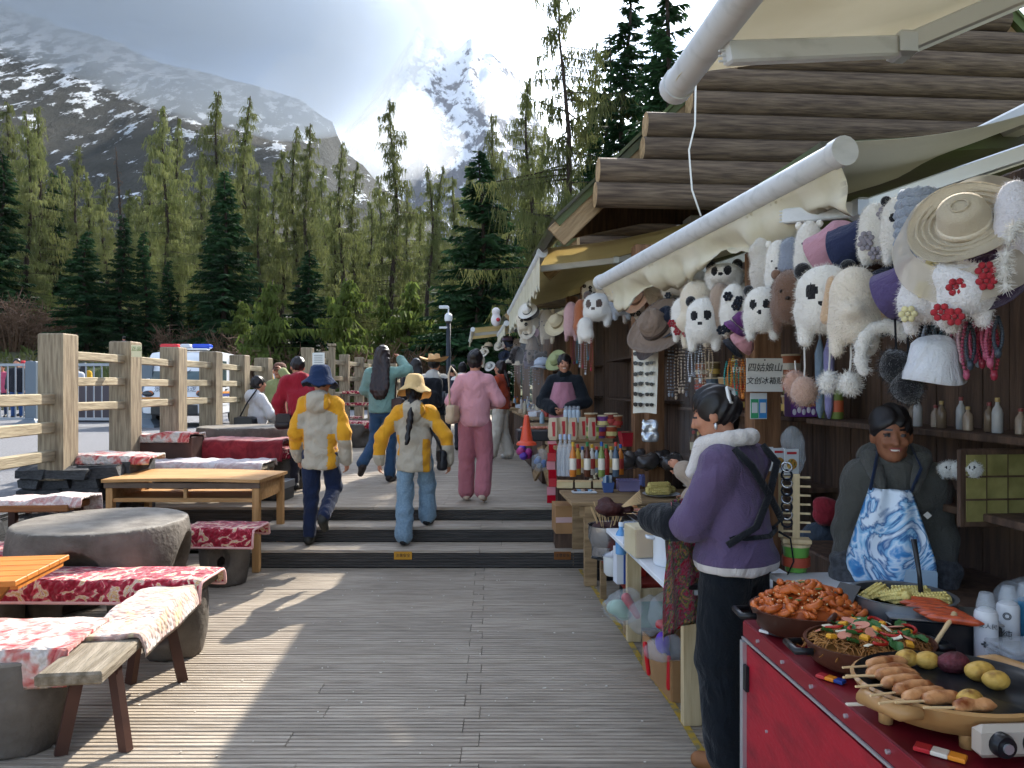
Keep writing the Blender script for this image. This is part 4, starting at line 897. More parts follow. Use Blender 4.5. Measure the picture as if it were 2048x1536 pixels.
for a in [
    ('fur', 1528, 535, 48, 120, '#cfc8bd', 'grey beige fur earflap hat above the panda hat on the post', '#1b1b1e', .55),
    ('bear', 1556, 545, 44, 120, W, 'narrow white plush hat with small stitched eyes', '#3a3030', .5),
    ('fur', 1588, 530, 52, 100, '#8d94a2', 'fluffy blue grey fur hat beside narrow white plush hat', '#1b1b1e', .55),
    ('bear', 1618, 512, 48, 130, W, 'white plush hat with pointed hood and black dots', '#1b1b1e', .5),
    ('bucket', 1668, 490, 92, 110, '#b98a97', 'dusty pink quilted bucket hat', '#1b1b1e', .52, None, -60, 60),
    ('bucket', 1714, 480, 86, 130, '#2c3350', 'dark navy felt hat beside the pink bucket hat', '#1b1b1e', .55, None, -50, 70),
    ('fur', 1752, 470, 56, 120, W, 'white curly fur hat with grey pattern', '#8f8a92', .5),
    ('panda', 1800, 462, 62, 130, W, 'small panda plush hat hanging above the purple bucket hat', BK, .5),
    ('knit', 1836, 455, 60, 150, '#8f98a6', 'thick grey knitted beanie', BK, .5),
    ('veil', 1930, 448, 170, 190, '#cdbfa6', 'large straw sun hat wrapped in sheer gauze', '#d8cbb4', .42, None, -42),
    ('fur', 2030, 440, 60, 150, '#dcd8dc', 'white fur hat beside the gauze sun hat', BK, .5),
    ('panda', 1524, 628, 64, 100, W, 'panda face plush hat hanging on the signed wooden post', BK, .42),
    ('bear', 1580, 605, 66, 120, '#7a5d4c', 'brown bear plush hat with round ears', '#2a1d16', .45),
    ('panda', 1650, 612, 104, 150, W, 'biggest panda plush hat with black eye patches', BK, .40),
    ('dog', 1708, 625, 90, 170, '#e2d6c4', 'white and beige dog plush hat with drooping ears', '#c9a988', .42),
    ('bucket', 1742, 600, 92, 150, '#1f2438', 'black bucket hat with red embroidered brim', '#8c2a34', .5, None, -50, 50),
    ('brim', 1768, 612, 150, 170, '#20283a', 'wide black felt hat behind the dog plush hat', '#181c28', .6, None, -60),
    ('bucket', 1812, 570, 100, 140, '#564a72', 'purple velvet bucket hat', BK, .45, None, -55, 62),
    ('fur', 1862, 590, 100, 150, '#e6e2e0', 'white fur hat trimmed with cream crochet flowers', '#d9cf9e', .42),
    ('fur', 1925, 590, 96, 120, '#e8e4e2', 'white fur hat with red and orange crochet flowers', '#a8323a', .42),
    ('brim', 1985, 555, 150, 150, '#3a2742', 'wide dark plum felt hat', '#2a1c30', .5, None, -55),
    ('scarf', 2036, 535, 40, 150, W, 'white fur band curling down beside the plum hat', BK, .4),
    ('pom', 1608, 735, 46, 130, '#d0aa94', 'tan fur pompom hanging over the purple box', BK, .5), ('pom', 1590, 755, 40, 60, '#c99c86', 'small pinkish pompom under the tan one', BK, .52),
    ('pom', 1658, 710, 34, 130, W, 'white pompom on a long string below the biggest panda hat', BK, .42), ('pom', 1700, 712, 34, 130, W, 'white pompom on a long string below the dog hat', BK, .42),
    ('pom', 1790, 700, 52, 110, BK, 'black pompom hanging beside the white fur scarf', BK, .42), ('pom', 1815, 730, 52, 130, BK, 'lower of two black pompoms under the wide black hat', BK, .44),
    ('scarf', 1770, 712, 80, 110, W, 'white fur scarf curling behind the black pompoms', BK, .48),
    ('bucket', 1866, 722, 110, 110, '#d4d6da', 'white cloth bucket hat with black lace edge', BK, .5, None, -50, 8),
    ('panda', 1408, 650, 66, 100, W, 'panda plush hat between cream and brown earflap hats', BK, .42),
    ('fur', 1392, 630, 60, 130, CR, 'cream fur earflap hat beside the panda hat', BK, .48), ('fur', 1440, 625, 40, 110, '#a58f7c', 'brown fur hat beside the panda hat', BK, .5),
    ('fur', 1368, 640, 46, 86, W, 'white fur mask hat with red flowers', '#8f2c34', .42), ('fur', 1466, 622, 44, 100, W, 'white fur hat with black crochet flowers', '#20242c', .42),
    ('brim', 1342, 640, 60, 92, '#232938', 'dark navy brimmed hat tucked behind the brown one', '#181c26', .52, None, -60),
    ('brim', 1314, 655, 84, 124, '#7c6a5c', 'wide brown felt hat hung over the sunglasses sheet', '#4a3b32', .42, None, -48),
    ('cap', 1490, 650, 56, 80, '#5b2a5e', 'purple baseball cap beside the signed post', '#6b3a70', .45, None, -50, 40), ('cap', 1480, 690, 52, 60, '#c98f92', 'pink and black baseball cap below the purple cap', '#23242c', .42, None, -40, 50),
    ('brim', 1275, 597, 66, 66, '#a07a5e', 'small tan felt hat behind the awning arm', '#5a4030', .6, None, -50),
    ('panda', 1196, 620, 56, 62, W, 'cream dog faced plush hat at the corner post', '#5a4a42', .45), ('fur', 1244, 610, 40, 56, '#9aa0a8', 'grey fur earflap hat at the corner post', BK, .5),
    ('fur', 1356, 572, 50, 56, W, 'white fur hat high under the ribbed awning arm', '#3a3f48', .6), ('fur', 1386, 568, 48, 60, W, 'second white fur hat high under the ribbed arm', BK, .62), ('fur', 1318, 580, 50, 48, CR, 'cream fur hat high under the ribbed arm', BK, .6),
    ('panda', 1448, 552, 64, 44, W, 'panda plush hat lying high on the rail', BK, .6), ('brim', 1300, 690, 50, 70, '#4a3f3c', 'dark brown felt hat low on the rail', BK, .55, None, -60),
    ('fur', 1142, 645, 28, 76, '#c9a0a0', 'pale pink fur hat beyond the corner post', BK, .3), ('fur', 1162, 636, 26, 70, '#a8623e', 'rust orange fur hat beyond the corner post', BK, .3), ('fur', 1170, 662, 28, 50, W, 'small white fur hat beyond the corner post', BK, .25),
    ('straw', 1117, 645, 60, 56, '#d2c4a4', 'straw hat hung beyond the corner post', '#8a7a5a', .2, None, -50), ('bear', 1095, 655, 30, 66, '#c8bca8', 'striped grey white plush hat by the straw hat', BK, .2), ('straw', 1075, 652, 44, 60, '#bfb29a', 'faded straw hat in the smoke', '#6a5c48', .2, None, -60),
    ('cap', 1085, 730, 34, 26, '#a9b4c4', 'pale blue cap hung low beside the vendor in black', '#c0c8d4', .1, None, -40), ('straw', 1112, 722, 46, 34, '#a6ad7c', 'greenish straw hat hung beside the vendor in black', '#6a7048', .1, None, -40),
]: hat(*a)
for i, px in enumerate((1182, 1208, 1224, 1262, 1290, 1335, 1424, 1484)):      # a second rank further in
    hat(('fur', 'bear', 'fur', 'panda')[i % 4], px, 596 + (i * 13) % 22, 34 if px < 1280 else 46, 66, (W, CR, '#b9aea0', '#9b8d80', '#d8cfc6')[i % 5], 'plush hat packed in the rear row beneath the awnings', '#2b2726', .72, 'rear row of plush hats')
rnd = random.Random(77)                                                        # far stalls
for i in range(34):
    s = rnd.uniform(10.4, 20.5); z = UP_Z + rnd.uniform(1.62, 2.3); pp = S(s, rnd.uniform(-.15, .25) - (.5 if s > 18 else 0), z); k = pp.y / F_PX
    hat(('fur', 'bear', 'brim', 'straw', 'cap', 'bucket')[i % 6], 0, 0, .24 / k, .3 / k, rnd.choice((W, CR, '#8a7a6c', '#3a3130', '#b98a97', '#5b4a5e', '#232938', '#c9bfae', '#a0694a')), 'small hat hanging in the crowded far stalls', '#2b2726', group='hats of the far stalls', pos=pp)

# ------------------------------------------------------------------ beads, sunglasses, notices
def strings(label, px0, px1, n, py, ln_px, cols, t=.55, group=None):
    r = thing('bead_strings', label, 'necklaces', SP((px0 + px1) / 2, py, t)); o = Vector(r.location)
    for k in range(n):
        p = SP(px0 + (px1 - px0) * (k + .5) / n, py + rnd.uniform(-8, 8), t + rnd.uniform(-.03, .05)); L = ln_px * p.y / F_PX * rnd.uniform(.7, 1.15); a = p - o; c = rnd.choice(cols)
        m = MB(); nb = 14
        for side in (-1, 1):
            for q in range(nb): u = q / nb; m.ball(a + Vector((side * .014 * math.sin(u * 3.0), 0, -L * u)), .0065, 5)
        m.ball(a + Vector((0, 0, -L)), (.012, .012, .018), 6); m.build('necklace', plain(c, .3), r, True)
    return r
strings('grey and silver bead necklaces hanging behind the panda hats', 1335, 1425, 13, 690, 85, ('#8e9298', '#c9ccd2', '#5f6670', '#b9a690'))
strings('turquoise and orange bead necklaces beside the signed post', 1450, 1502, 8, 720, 70, ('#2f8f8a', '#c4762e', '#b8a040', '#7a4a2a'))
strings('dark bead necklaces near the white lace hat', 1840, 1905, 9, 650, 80, ('#2f4a52', '#5d6a72', '#8a8f98', '#26282e'))
strings('pink and red bead necklaces under the plum hat', 1905, 2000, 12, 640, 100, ('#a8526a', '#8c2c3c', '#7d8a94', '#c4a0a8', '#3c444e'))
strings('long coloured ribbons and beads on the corner post', 1140, 1185, 8, 670, 66, ('#a83244', '#c9ccd2', '#2f7f8f', '#8a2c5a'), .3)
strings('tiny strings of trinkets in the far smoke', 1020, 1080, 10, 690, 70, ('#8a6a8a', '#c9a0a0', '#7d94a4', '#c9ccd2'), .2)
for px in (1226, 1236): pass
# sheet of sunglasses
sg_ = SP(1290, 745, .55); t = thing('sunglasses_sheet', 'white cloth sheet with rows of black sunglasses', 'sunglasses', sg_, STALL_RZ - R(52)); k = sg_.y / F_PX
sw_, sh_ = .27, 165 * k
def shf(u, v): return ((u - .5) * sw_, .012 * math.sin(u * 5 + v * 4), (v - .5) * sh_ + .01 * math.sin(u * 3))
MB().grid(shf, 8, 16).build('sheet', fabric('#d9d4c6'), t, True)
def glasses(nm):
    m = MB()
    for sx in (-1, 1):
        m.v0 = 0; m.lathe([(.0, -.002), (.024, -.002), (.026, 0), (.024, .002), (0, .002)], 12, (sx * .03, 0, 0), mtx=Matrix.Rotation(R(90), 4, 'X'), sx=1.05, sy=.8)
        m.bar((sx * .056, 0, .008), (sx * .058, .03, .008), .004, .006)
    m.bar((-.058, 0, .012), (.058, 0, .012), .006, .006); return m
for r_ in range(7):
    for c_ in range(2):
        g = glasses(0).build('sunglasses', plain('#15161a', .15), t, 40); g.location = (-.062 + c_ * .125, -.022, sh_ * (.36 - .125 * r_)); g.rotation_euler = (0, R(rnd.uniform(-8, 8)), 0); g.scale = (.95 if c_ == 0 else .8,) * 3
# signs on the post
def board(name, label, cat, px, py, t, w, h, m, rz=-R(46), lean=0.0):
    r = thing(name, label, cat, SP(px, py, t), STALL_RZ * 0); r.rotation_euler = (R(lean), 0, R(6)); MB().box((0, 0, 0), (w, .004, h), bev=.001).build('sheet', m, r); return r
sgn = board('paper_sign', 'handwritten white paper sign on the wooden post', 'sign', 1529, 750, .62, .215, .19, mat('sign_paper', '#dcd8d0', .85))
text('四姑娘山', .052, 'black_ink', sgn, (0, -.004, .04), shear=.18); text('文创冰箱贴', .044, 'black_ink', sgn, (0, -.004, -.035), shear=.18)
MB().tube([(0, -.006, .085), (0, 0, .085)], .004, 8).build('pin', 'black_ink', sgn)
pc = board('payment_card', 'green and blue payment card pinned under the paper sign', 'card', 1517, 812, .62, .10, .15, mat('card_white', '#d4d8d8', .5))
MB().box((-.025, -.003, -.015), (.046, .003, .11)).build('green_half', plain('#3f9a6a', .5), pc); MB().box((.025, -.003, -.015), (.046, .003, .11)).build('blue_half', plain('#3a86c4', .5), pc)
for sx in (-1, 1): MB().box((sx * .025, -.005, -.01), (.034, .002, .06)).build('blank_square', 'card_white', pc)
for i in range(3):
    mc = board('menu_card', 'hanging menu cards with pictures of noodle dishes', 'menu', 1533 + i * 25, 918 + i * 3, .55, .075, .13, mat('card_white', '#d4d8d8', .5)); tag(mc, group='menu cards on the post')
    MB().box((0, -.003, .045), (.05, .002, .012)).build('heading', plain('#b3262e', .6), mc); MB().lathe([(0, 0), (.027, 0), (.027, .002)], 14, (0, -.003, -.01), mtx=Matrix.Rotation(R(90), 4, 'X')).build('dish_picture', plain('#b98a3a', .6), mc)
    for q in range(8): MB().ball((.018 * math.sin(q * 2.4), -.006, -.01 + .018 * math.cos(q * 1.7)), .005, 5).build('dish_detail', plain(('#8a5a20', '#5a6a2a', '#c9b060')[q % 3], .7), mc)
# ------------------------------------------------------------------ goods: builders
def trans_mat(name, c, a=.35, rough=.15): return mat(name, c, rough, None, alpha=a, spec=.6)
trans_mat('clear_plastic', '#cfd6dc', .32); trans_mat('bag_plastic', '#c4ccd0', .22, .12); trans_mat('blue_tub', '#7d8fd0', .6); trans_mat('lilac_tub', '#a79fd0', .5)
mat('steel', '#b9bcc0', .22, metal=.9); mat('steel_dull', '#8f9296', .35, metal=.8)
mat('cardboard', '#a87f55', .85, '#94704a', 6); mat('stick', '#d9b98a', .7); mat('bamboo', '#d8c79c', .7, '#c4ae7e', 4, (1, 1, 1))
mat('sausage', '#b8705a', .4, '#7d3a26', 22, lo=.45, hi=.7, coat=.2); mat('hotdog', '#b8502e', .3, '#7d2c18', 30, lo=.5, hi=.75, coat=.3); mat('chicken', '#c9905f', .4, '#7a3c1a', 24, lo=.45, hi=.68, bump=.2)
mat('corn', '#e0cf86', .5, '#cdb768', 60, bump=.5, bscale=90); mat('potato', '#c8a04c', .5, '#6e4418', 26, lo=.48, hi=.72, bump=.2); mat('sweet_potato', '#6b3038', .65, '#3a181c', 30, bump=.4)
mat('brown_glaze', '#5a372a', .35, '#3f241b', 5); mat('black_pan', '#1c1e22', .28, '#34302c', 14, lo=.5, hi=.8); mat('tan_enamel', '#b68e5e', .35, '#a87f50', 3)
mat('broth', '#7a6a3c', .15); mat('sauce', '#9a4a1e', .4, '#7a3414', 20); mat('rice_cake', '#c4682c', .4, '#a04a1c', 14); mat('noodle', '#a8743a', .6, '#8a5a2c', 9)
mat('leaf_green', '#2f5a2a', .6, '#45753a', 12); mat('ham', '#d08a72', .5); mat('pepper_red', '#b02a20', .35); mat('egg_yellow', '#e0a02e', .5); mat('tofu_white', '#e0d8c0', .6); mat('beef', '#4a2420', .6, '#34181a', 14, bump=.5)
def onz(px, py, z): return G(px, py, z)
def bottle(name, label, cat, p, h, r, body, cap, fill=None, kind='bottle', group=None, band=None):
    t = thing(name, label, cat, p, rnd.uniform(-.3, .3), group)
    if kind == 'bottle': pf = [(r * .9, 0), (r, .02 * h), (r, .58 * h), (r * .85, .68 * h), (r * .4, .80 * h), (r * .38, .9 * h)]
    elif kind == 'can': pf = [(r * .92, 0), (r, .015 * h), (r, .70 * h), (r * .9, .74 * h), (r * .55, .78 * h)]
    elif kind == 'tub': pf = [(r * .72, 0), (r * .75, .01 * h), (r * .96, .9 * h), (r, .92 * h), (r, .96 * h), (r * .94, .98 * h)]
    else: pf = [(r * .95, 0), (r, .03 * h), (r, .86 * h), (r * .9, .9 * h)]
    MB().lathe(pf, 14).build('body', body, t, 40)
    if kind == 'bottle': MB().lathe([(r * .44, .88 * h), (r * .46, .9 * h), (r * .46, h), (r * .2, h + .002)], 12).build('cap', cap, t, 40)
    elif kind == 'can': MB().lathe([(r * .86, .72 * h), (r * .8, .85 * h), (r * .6, .97 * h), (r * .56, h)], 14).build('cap', cap, t, 40)
    else: MB().lathe([(r * 1.02, .9 * h), (r * 1.03, .99 * h), (r * .8, h), (0, h)], 14).build('lid', cap, t, 40)
    if band: MB().lathe([(r * 1.01, .2 * h), (r * 1.012, .21 * h), (r * (1.012 if kind != 'tub' else 1.012), .52 * h), (r * 1.01, .53 * h)], 14).build('label_band', band, t, 40)
    return t
def tubei(pts, r, n=8): return MB().tube(pts, r, n)
def sausage(L, r, bend=.02, seed=0):
    m = MB(); n = 9; pts = []; rs = []
    for i in range(n + 1):
        u = i / n; pts.append((L * (u - .5), bend * math.sin(math.pi * u), .0)); rs.append(r * (max(.02, 1 - abs(2 * u - 1) ** 4)) ** .5 * (1 + .05 * math.sin(u * 19 + seed)))
    return m.tube(pts, rs, 10)
def lumpy(prims, res, m, name, parent=None, amp=.004, **k):
    v, f = sdf(prims, res, fluff(amp)); return raw(name, v, f, m, parent, True)

# ------------------------------------------------------------------ on the red counter
ZC = .852
def pan(label, c, r, h, m, name='pan', sy=.82):
    t = thing(name, label, 'pan', c, STALL_RZ + R(10))
    MB().lathe([(r * .72, 0), (r * .9, h * .25), (r, h * .85), (r * 1.03, h), (r * .98, h * 1.0), (r * .92, h * .6), (r * .7, h * .3), (0, h * .28)], 32, sy=sy).build('bowl', m, t, 50)
    for a in (R(165), R(-10)):
        q = Vector((math.cos(a) * r, math.sin(a) * r * sy, h * .75)); d = Vector((math.cos(a), math.sin(a), 0)); sd = Vector((-d.y, d.x, 0))
        MB().tube([q + sd * .045, q + sd * .04 + d * .045, q - sd * .04 + d * .045, q - sd * .045], .011, 8).build('handle', 'black_pan', t, True)
    return t
cA = onz(1622, 1262, ZC); pA = pan('brown pot heaped with glazed spicy rice cakes', cA, .20, .085, 'brown_glaze', 'stew_pot')
v, f = sdf([('e', (-.01, 0, .06), (.18, .145, .06), dict(k=.03)), ('e', (-.02, .03, .085), (.09, .07, .05), dict(k=.03))], .012, fluff(.005)); fd = raw('stew', v, f, 'sauce', pA, True)
rcm = sausage(.058, .011).build('rice_cake', 'rice_cake', pA, True); n0 = 0
def dome(x, y): return .058 + .062 * math.sqrt(max(0, 1 - (x / .185) ** 2 - (y / .15) ** 2)) + .03 * math.exp(-((x + .02) ** 2 + (y - .03) ** 2) / .005)
for k in range(150):
    a = k * 2.399; rr = math.sqrt((k + .5) / 150)
    x, y = rr * .178 * math.cos(a), rr * .145 * math.sin(a); o = rcm if k == 0 else link('rice_cake', rcm.data, pA); o.location = (x, y, dome(x, y) + rnd.uniform(-.004, .008)); o.rotation_euler = (rnd.uniform(-.5, .5), rnd.uniform(-.5, .5), rnd.uniform(0, 6.28)); o.scale = (rnd.uniform(.7, 1.1),) * 3
m = MB()
for k in range(220):
    x, y = rnd.uniform(-.15, .15), rnd.uniform(-.11, .11)
    if (x / .17) ** 2 + (y / .13) ** 2 < .9: m.box((x, y, dome(x, y) + .013), (.004, .003, .002), rnd.uniform(0, 3))
tag(m.build('sesame', plain('#e0cfa0', .6), pA), kind='stuff')
for k in range(9):
    x, y = rnd.uniform(-.12, .12), rnd.uniform(-.09, .09); MB().box((0, 0, 0), (.02, .009, .002)).build('scallion', 'leaf_green', pA).location = (x, y, dome(x, y) + .016)
sp = thing('serving_spatula', 'dark slotted spatula stuck in the rice cakes', 'spatula', cA + Vector((.10, -.03, .10)), R(40)); MB().box((.0, 0, .03), (.09, .07, .004), mtx=Matrix.Rotation(R(-35), 4, 'Y')).build('blade', 'black_pan', sp); MB().tube([(-.04, 0, .0), (-.13, -.03, -.005), (-.22, -.06, .0)], [.008, .009, .01], 8).build('handle', 'brown_glaze', sp, True)
cB = onz(1738, 1330, ZC); pB = pan('brown pan of fried noodles with ham, greens and peppers', cB, .185, .075, 'brown_glaze', 'noodle_pan')
def domeB(x, y): return .045 + .055 * math.sqrt(max(0, 1 - (x / .185) ** 2 - (y / .15) ** 2))
m = MB()
for k in range(520):
    a0 = rnd.uniform(0, 6.28); rr = rnd.random() ** .5; x, y = .15 * rr * math.cos(a0), .12 * rr * math.sin(a0); d = rnd.uniform(0, 6.28); pts = []
    for q in range(5):
        pts.append((x, y, domeB(x, y) + rnd.uniform(-.004, .009))); d += rnd.uniform(-.7, .7); x += .016 * math.cos(d); y += .016 * math.sin(d)
    m.tube(pts, .0022, 4, caps=False)
tag(m.build('noodles', 'noodle', pB, True), kind='stuff')
lumpy([('e', (0, 0, .035), (.165, .135, .05), dict(k=.02))], .013, 'noodle', 'noodle_bed', pB, .003)
for k in range(46):
    a0 = k * 2.399; rr = math.sqrt((k + .5) / 46) * .92; x, y = .155 * rr * math.cos(a0), .125 * rr * math.sin(a0); z = domeB(x, y) + .012; q = k % 6
    if q in (0, 3):
        m = MB(); m.grid(lambda u, v: ((u - .5) * .06, (v - .5) * .035 * math.sin(math.pi * min(1, u + .1)), .006 * math.sin(u * 7 + v * 5)), 6, 4); o = m.build('leaf', 'leaf_green', pB, True)
    elif q == 1: o = MB().lathe([(0, 0), (.028, 0), (.028, .003), (0, .003)], 14, sy=.6).build('ham_slice', 'ham', pB)
    elif q == 2: o = MB().box((0, 0, 0), (.024, .018, .014), bev=.003).build('egg_piece', 'egg_yellow', pB)
    elif q == 4: o = MB().tube([(.03 * math.cos(j * .35), .022 * math.sin(j * .35), 0) for j in range(13)], .0045, 6).build('pepper_strip', 'pepper_red', pB, True)
    else: o = MB().box((0, 0, 0), (.035, .014, .004), bev=.001).build('cabbage_piece', 'tofu_white', pB)
    o.location = (x, y, z); o.rotation_euler = (rnd.uniform(-.4, .4), rnd.uniform(-.4, .4), rnd.uniform(0, 6.28))
ws = thing('wooden_spoon', 'wooden spoon handle leaning out of the noodle pan', 'spoon', P(1862, 1300, cB.y - .02)); e = P(1910, 1226, cB.y + .03) - Vector(ws.location); MB().tube([(0, 0, 0), e * .5, e], [.007, .006, .008], 8).build('handle', 'stick', ws, True); MB().ball((-.005, 0, -.012), (.02, .016, .012), 10).build('bowl', 'stick', ws, True)
# griddle
cG = onz(1905, 1440, ZC); gr = thing('electric_griddle', 'tan oval electric griddle with black plate and two knobs', 'griddle', cG, STALL_RZ)
GR = .225; MB().lathe([(GR * .62, .025), (GR * .8, .03), (GR * .98, .075), (GR * 1.04, .095), (GR * 1.0, .10), (GR * .95, .088), (0, .086)], 40, sy=.86, mis=[0, 0, 0, 0, 1, 1]).build('body', ['tan_enamel', 'black_pan'], gr, 50)
for a in (R(205), R(25)):
    d = Vector((math.cos(a), math.sin(a) * .86, 0)); sd = Vector((-d.y, d.x, 0)); c = d * GR * 1.02 + Vector((0, 0, .085)); MB().tube([c - sd * .07 - d * .01, c - sd * .05 + d * .03, c + sd * .05 + d * .03, c + sd * .07 - d * .01], [.014, .019, .019, .014], 10).build('handle', 'tan_enamel', gr, True)
for a in (R(180), R(250), R(0)): MB().tube([(math.cos(a) * GR * .75, math.sin(a) * GR * .62, 0), (math.cos(a) * GR * .75, math.sin(a) * GR * .62, .05)], .016, 10).build('foot', 'tan_enamel', gr, True)
kc = onz(1975, 1478, ZC + .045); kp = Vector(kc) - Vector(cG); kp = Matrix.Rotation(-STALL_RZ, 3, 'Z') @ kp
cp = MB().box((0, 0, 0), (.16, .03, .07), bev=.012).build('control_panel', plain('#b8ada0', .4), gr, 30); cp.location = (-.01, -GR * .86 - .012, .05)
for sx in (-1, 1):
    kn = MB().tube([(0, 0, 0), (0, -.012, 0), (0, -.022, 0)], [.026, .026, .022], 18).build('knob', 'black_pan', cp, 40); kn.location = (sx * .038, -.014, 0); MB().tube([(0, -.023, 0), (0, -.028, 0)], .011, 12).build('knob_cap', 'alu', cp, 40).location = (sx * .038, -.014, 0)
zG = ZC + .088 + .017
for i, (x0, y0, x1, y1) in enumerate(((1735, 1332, 1815, 1324), (1735, 1350, 1822, 1338), (1750, 1352, 1838, 1350), (1765, 1370, 1848, 1362), (1790, 1385, 1868, 1372), (1808, 1400, 1895, 1385), (1848, 1402, 1925, 1396), (1910, 1415, 1992, 1412))):
    a, b = onz(x0, y0, zG), onz(x1, y1, zG); d = b - a; c = (a + b) / 2; t = thing('sausage_skewer', 'grilled pale sausage on a stick lying on the griddle' if i < 7 else 'browned fat sausage at the near rim of the griddle', 'sausage', c, math.atan2(d.y, d.x), 'sausages on the griddle' if i < 7 else None)
    sausage(d.length * 1.05, .0165, .012, i).build('meat', 'chicken', t, True)
    MB().tube([(-d.length * .5, 0, .0), (-d.length * .5 - .075, -.004, .004)], .003, 6).build('stick', 'stick', t)
for px, py, w, mm, lb in ((1812, 1308, 44, 'potato', 'yellow potato half beside the noodle pan'), (1852, 1312, 46, 'potato', 'browned yellow potato half by the spoon'), (1905, 1318, 60, 'sweet_potato', 'dark red sweet potato on the griddle'), (1958, 1335, 56, 'potato', 'torn potato half with brown skin'), (1990, 1352, 50, 'potato', 'golden potato piece next to the torn one'), (1938, 1392, 52, 'potato', 'fried flat potato beside the sausages')):
    c = onz(px, py + 8, zG + .004); k = c.y / F_PX; v, f = sdf([('e', (0, 0, 0), (w * k * .5, w * k * .36, w * k * .32), dict(k=.01)), ('e', (w * k * .18, .005, 0), (w * k * .32, w * k * .32, w * k * .3), dict(k=.02))], .006, fluff(.0015, px)); o = raw('potato', v, f, mm, None, True); o.location = c; tag(o, lb, 'potato')
# stock pot with corn
cP = onz(1803, 1240, ZC); cP = P(1803, 1192, 2.42); cP.z = ZC; pt = thing('stock_pot', 'round steel pot of broth with corn cobs', 'pot', cP); h = .13; r = .155
MB().lathe([(r * .9, 0), (r, .02), (r, h), (r * 1.06, h + .004), (r * .97, h + .002), (r * .96, .03), (0, .03)], 32).build('body', 'steel_dull', pt, 50); MB().lathe([(0, h - .02), (r * .96, h - .02)], 32).build('broth', 'broth', pt)
cob = MB(); cob.lathe([(.004, -.06), (.02, -.055), (.026, -.02), (.026, .03), (.02, .06), (.004, .065)], 14)
for k in range(12):
    for j in range(11): cob.ball((.026 * math.cos(k * .5236), .026 * math.sin(k * .5236), -.05 + .0098 * j), (.0055, .0055, .005), 4)
def cobs(parent, locs, name='corn_cob'):
    first = None
    for (x, y, z, rx, rz_2) in locs:
        o = cob.build(name, 'corn', parent, True) if first is None else link(name, first.data, parent); first = first or o; o.location = (x, y, z); o.rotation_euler = (rx, 0, rz_2)
cobs(pt, ((-.03, 0, h - .015, R(70), .5), (.05, .04, h - .012, R(85), 1.2), (.07, -.04, h - .012, R(85), 1.4), (-.06, .06, h - .02, R(80), 2.2)))
ld = thing('ladle', 'black ladle standing in the broth pot', 'ladle', cP + Vector((.05, -.03, h - .02))); MB().tube([(0, 0, 0), (.0, .015, .09), (-.01, .03, .2)], [.009, .007, .009], 8).build('handle', 'black_pan', ld, True); MB().ball((0, 0, -.01), (.03, .03, .015), 10).build('cup', 'black_pan', ld, True)
# hot dog roller box
cH = onz(1880, 1300, ZC); hb = thing('hot_dog_tray', 'dark steel box tray under the row of hot dogs', 'tray', cH, STALL_RZ + R(-18)); MB().box((0, .03, .05), (.30, .17, .10), bev=.006).build('box', 'black_pan', hb); MB().box((0, .03, .103), (.31, .18, .006), bev=.002).build('rim', 'steel_dull', hb)
for i in range(6):
    a, b = onz(1798 + i * 15, 1198 + i * 7.5, ZC + .125), onz(1880 + i * 13, 1205 + i * 8, ZC + .125); c = (a + b) / 2; d = b - a; t = sausage(.15, .0125, .003, i).build('hot_dog', 'hotdog', None, True); t.location = c; t.rotation_euler = (0, 0, math.atan2(d.y, d.x)); tag(t, 'shiny red hot dog lying in the row on the steel tray', 'hot dog', 'hot dogs on the tray')
for i, (px, py, lb) in enumerate(((1972, 1325, 'white spray can with a badge and clear conical cap'), (2016, 1308, 'white spray can marked with a large character'), (2052, 1300, 'blue labelled spray can at the counter end'))):
    c = onz(px, py, ZC); t = bottle('spray_can', lb, 'can', c, .205, .031, plain('#c9cacc', .3), 'clear_plastic', kind='can'); 
    if i == 2: t.children[0].data.materials[0] = plain('#2f6a8a', .4)
    ic = plain('#3a3f44', .5)
    def onc(txt, sz, z, a=-.25): text(txt, sz, ic, t, (math.sin(a) * .0315 * 1, -math.cos(a) * .0318, z), (R(90), 0, a))
    t.rotation_euler = (0, 0, R(-38))
    if i == 0: onc('雅安人民', .016, .115, 0); onc('✚', .024, .06, 0)
    if i == 1: onc('◎', .028, .12, 0); onc('纯', .028, .065, 0)
for px, py, w, l, rz_1, cols, lb, nm in ((1540, 1265, .02, .07, 50, ('#d8d8d8', '#30343a'), 'small white napkin packet on the counter edge', 'packet'), (1662, 1357, .028, .075, 50, ('#b3343a', '#e08a2a', '#23418a'), 'red and orange snack packet on the counter edge', 'packet'), (1880, 1505, .035, .10, 40, ('#b3262e', '#d8cfc0', '#e08a2a'), 'striped red snack packet at the counter corner', 'packet')):
    t = thing(nm, lb, 'packet', onz(px, py, ZC + .006), R(-rz_1))
    for k, c in enumerate(cols): MB().box((l * (k + .5) / len(cols) - l / 2, 0, 0), (l / len(cols) - .0005, w * (1 - .06 * k), .01), bev=.002).build('panel', plain(c, .35), t)
t = thing('tongs', 'pale flat wooden tong lying over the counter edge', 'tongs', onz(1728, 1408, ZC + .03), R(4)); MB().box((0, 0, 0), (.09, .012, .006), bev=.002).build('blade', plain('#d6cdbc', .5), t)
t = thing('plastic_trays', 'stack of clear plastic boxes at the counter end', 'boxes', onz(2052, 1345, ZC), STALL_RZ)
for k in range(5): MB().box((0, .01 * (k % 2), .012 + .016 * k), (.16, .12, .012), bev=.003).build('box', 'clear_plastic', t)

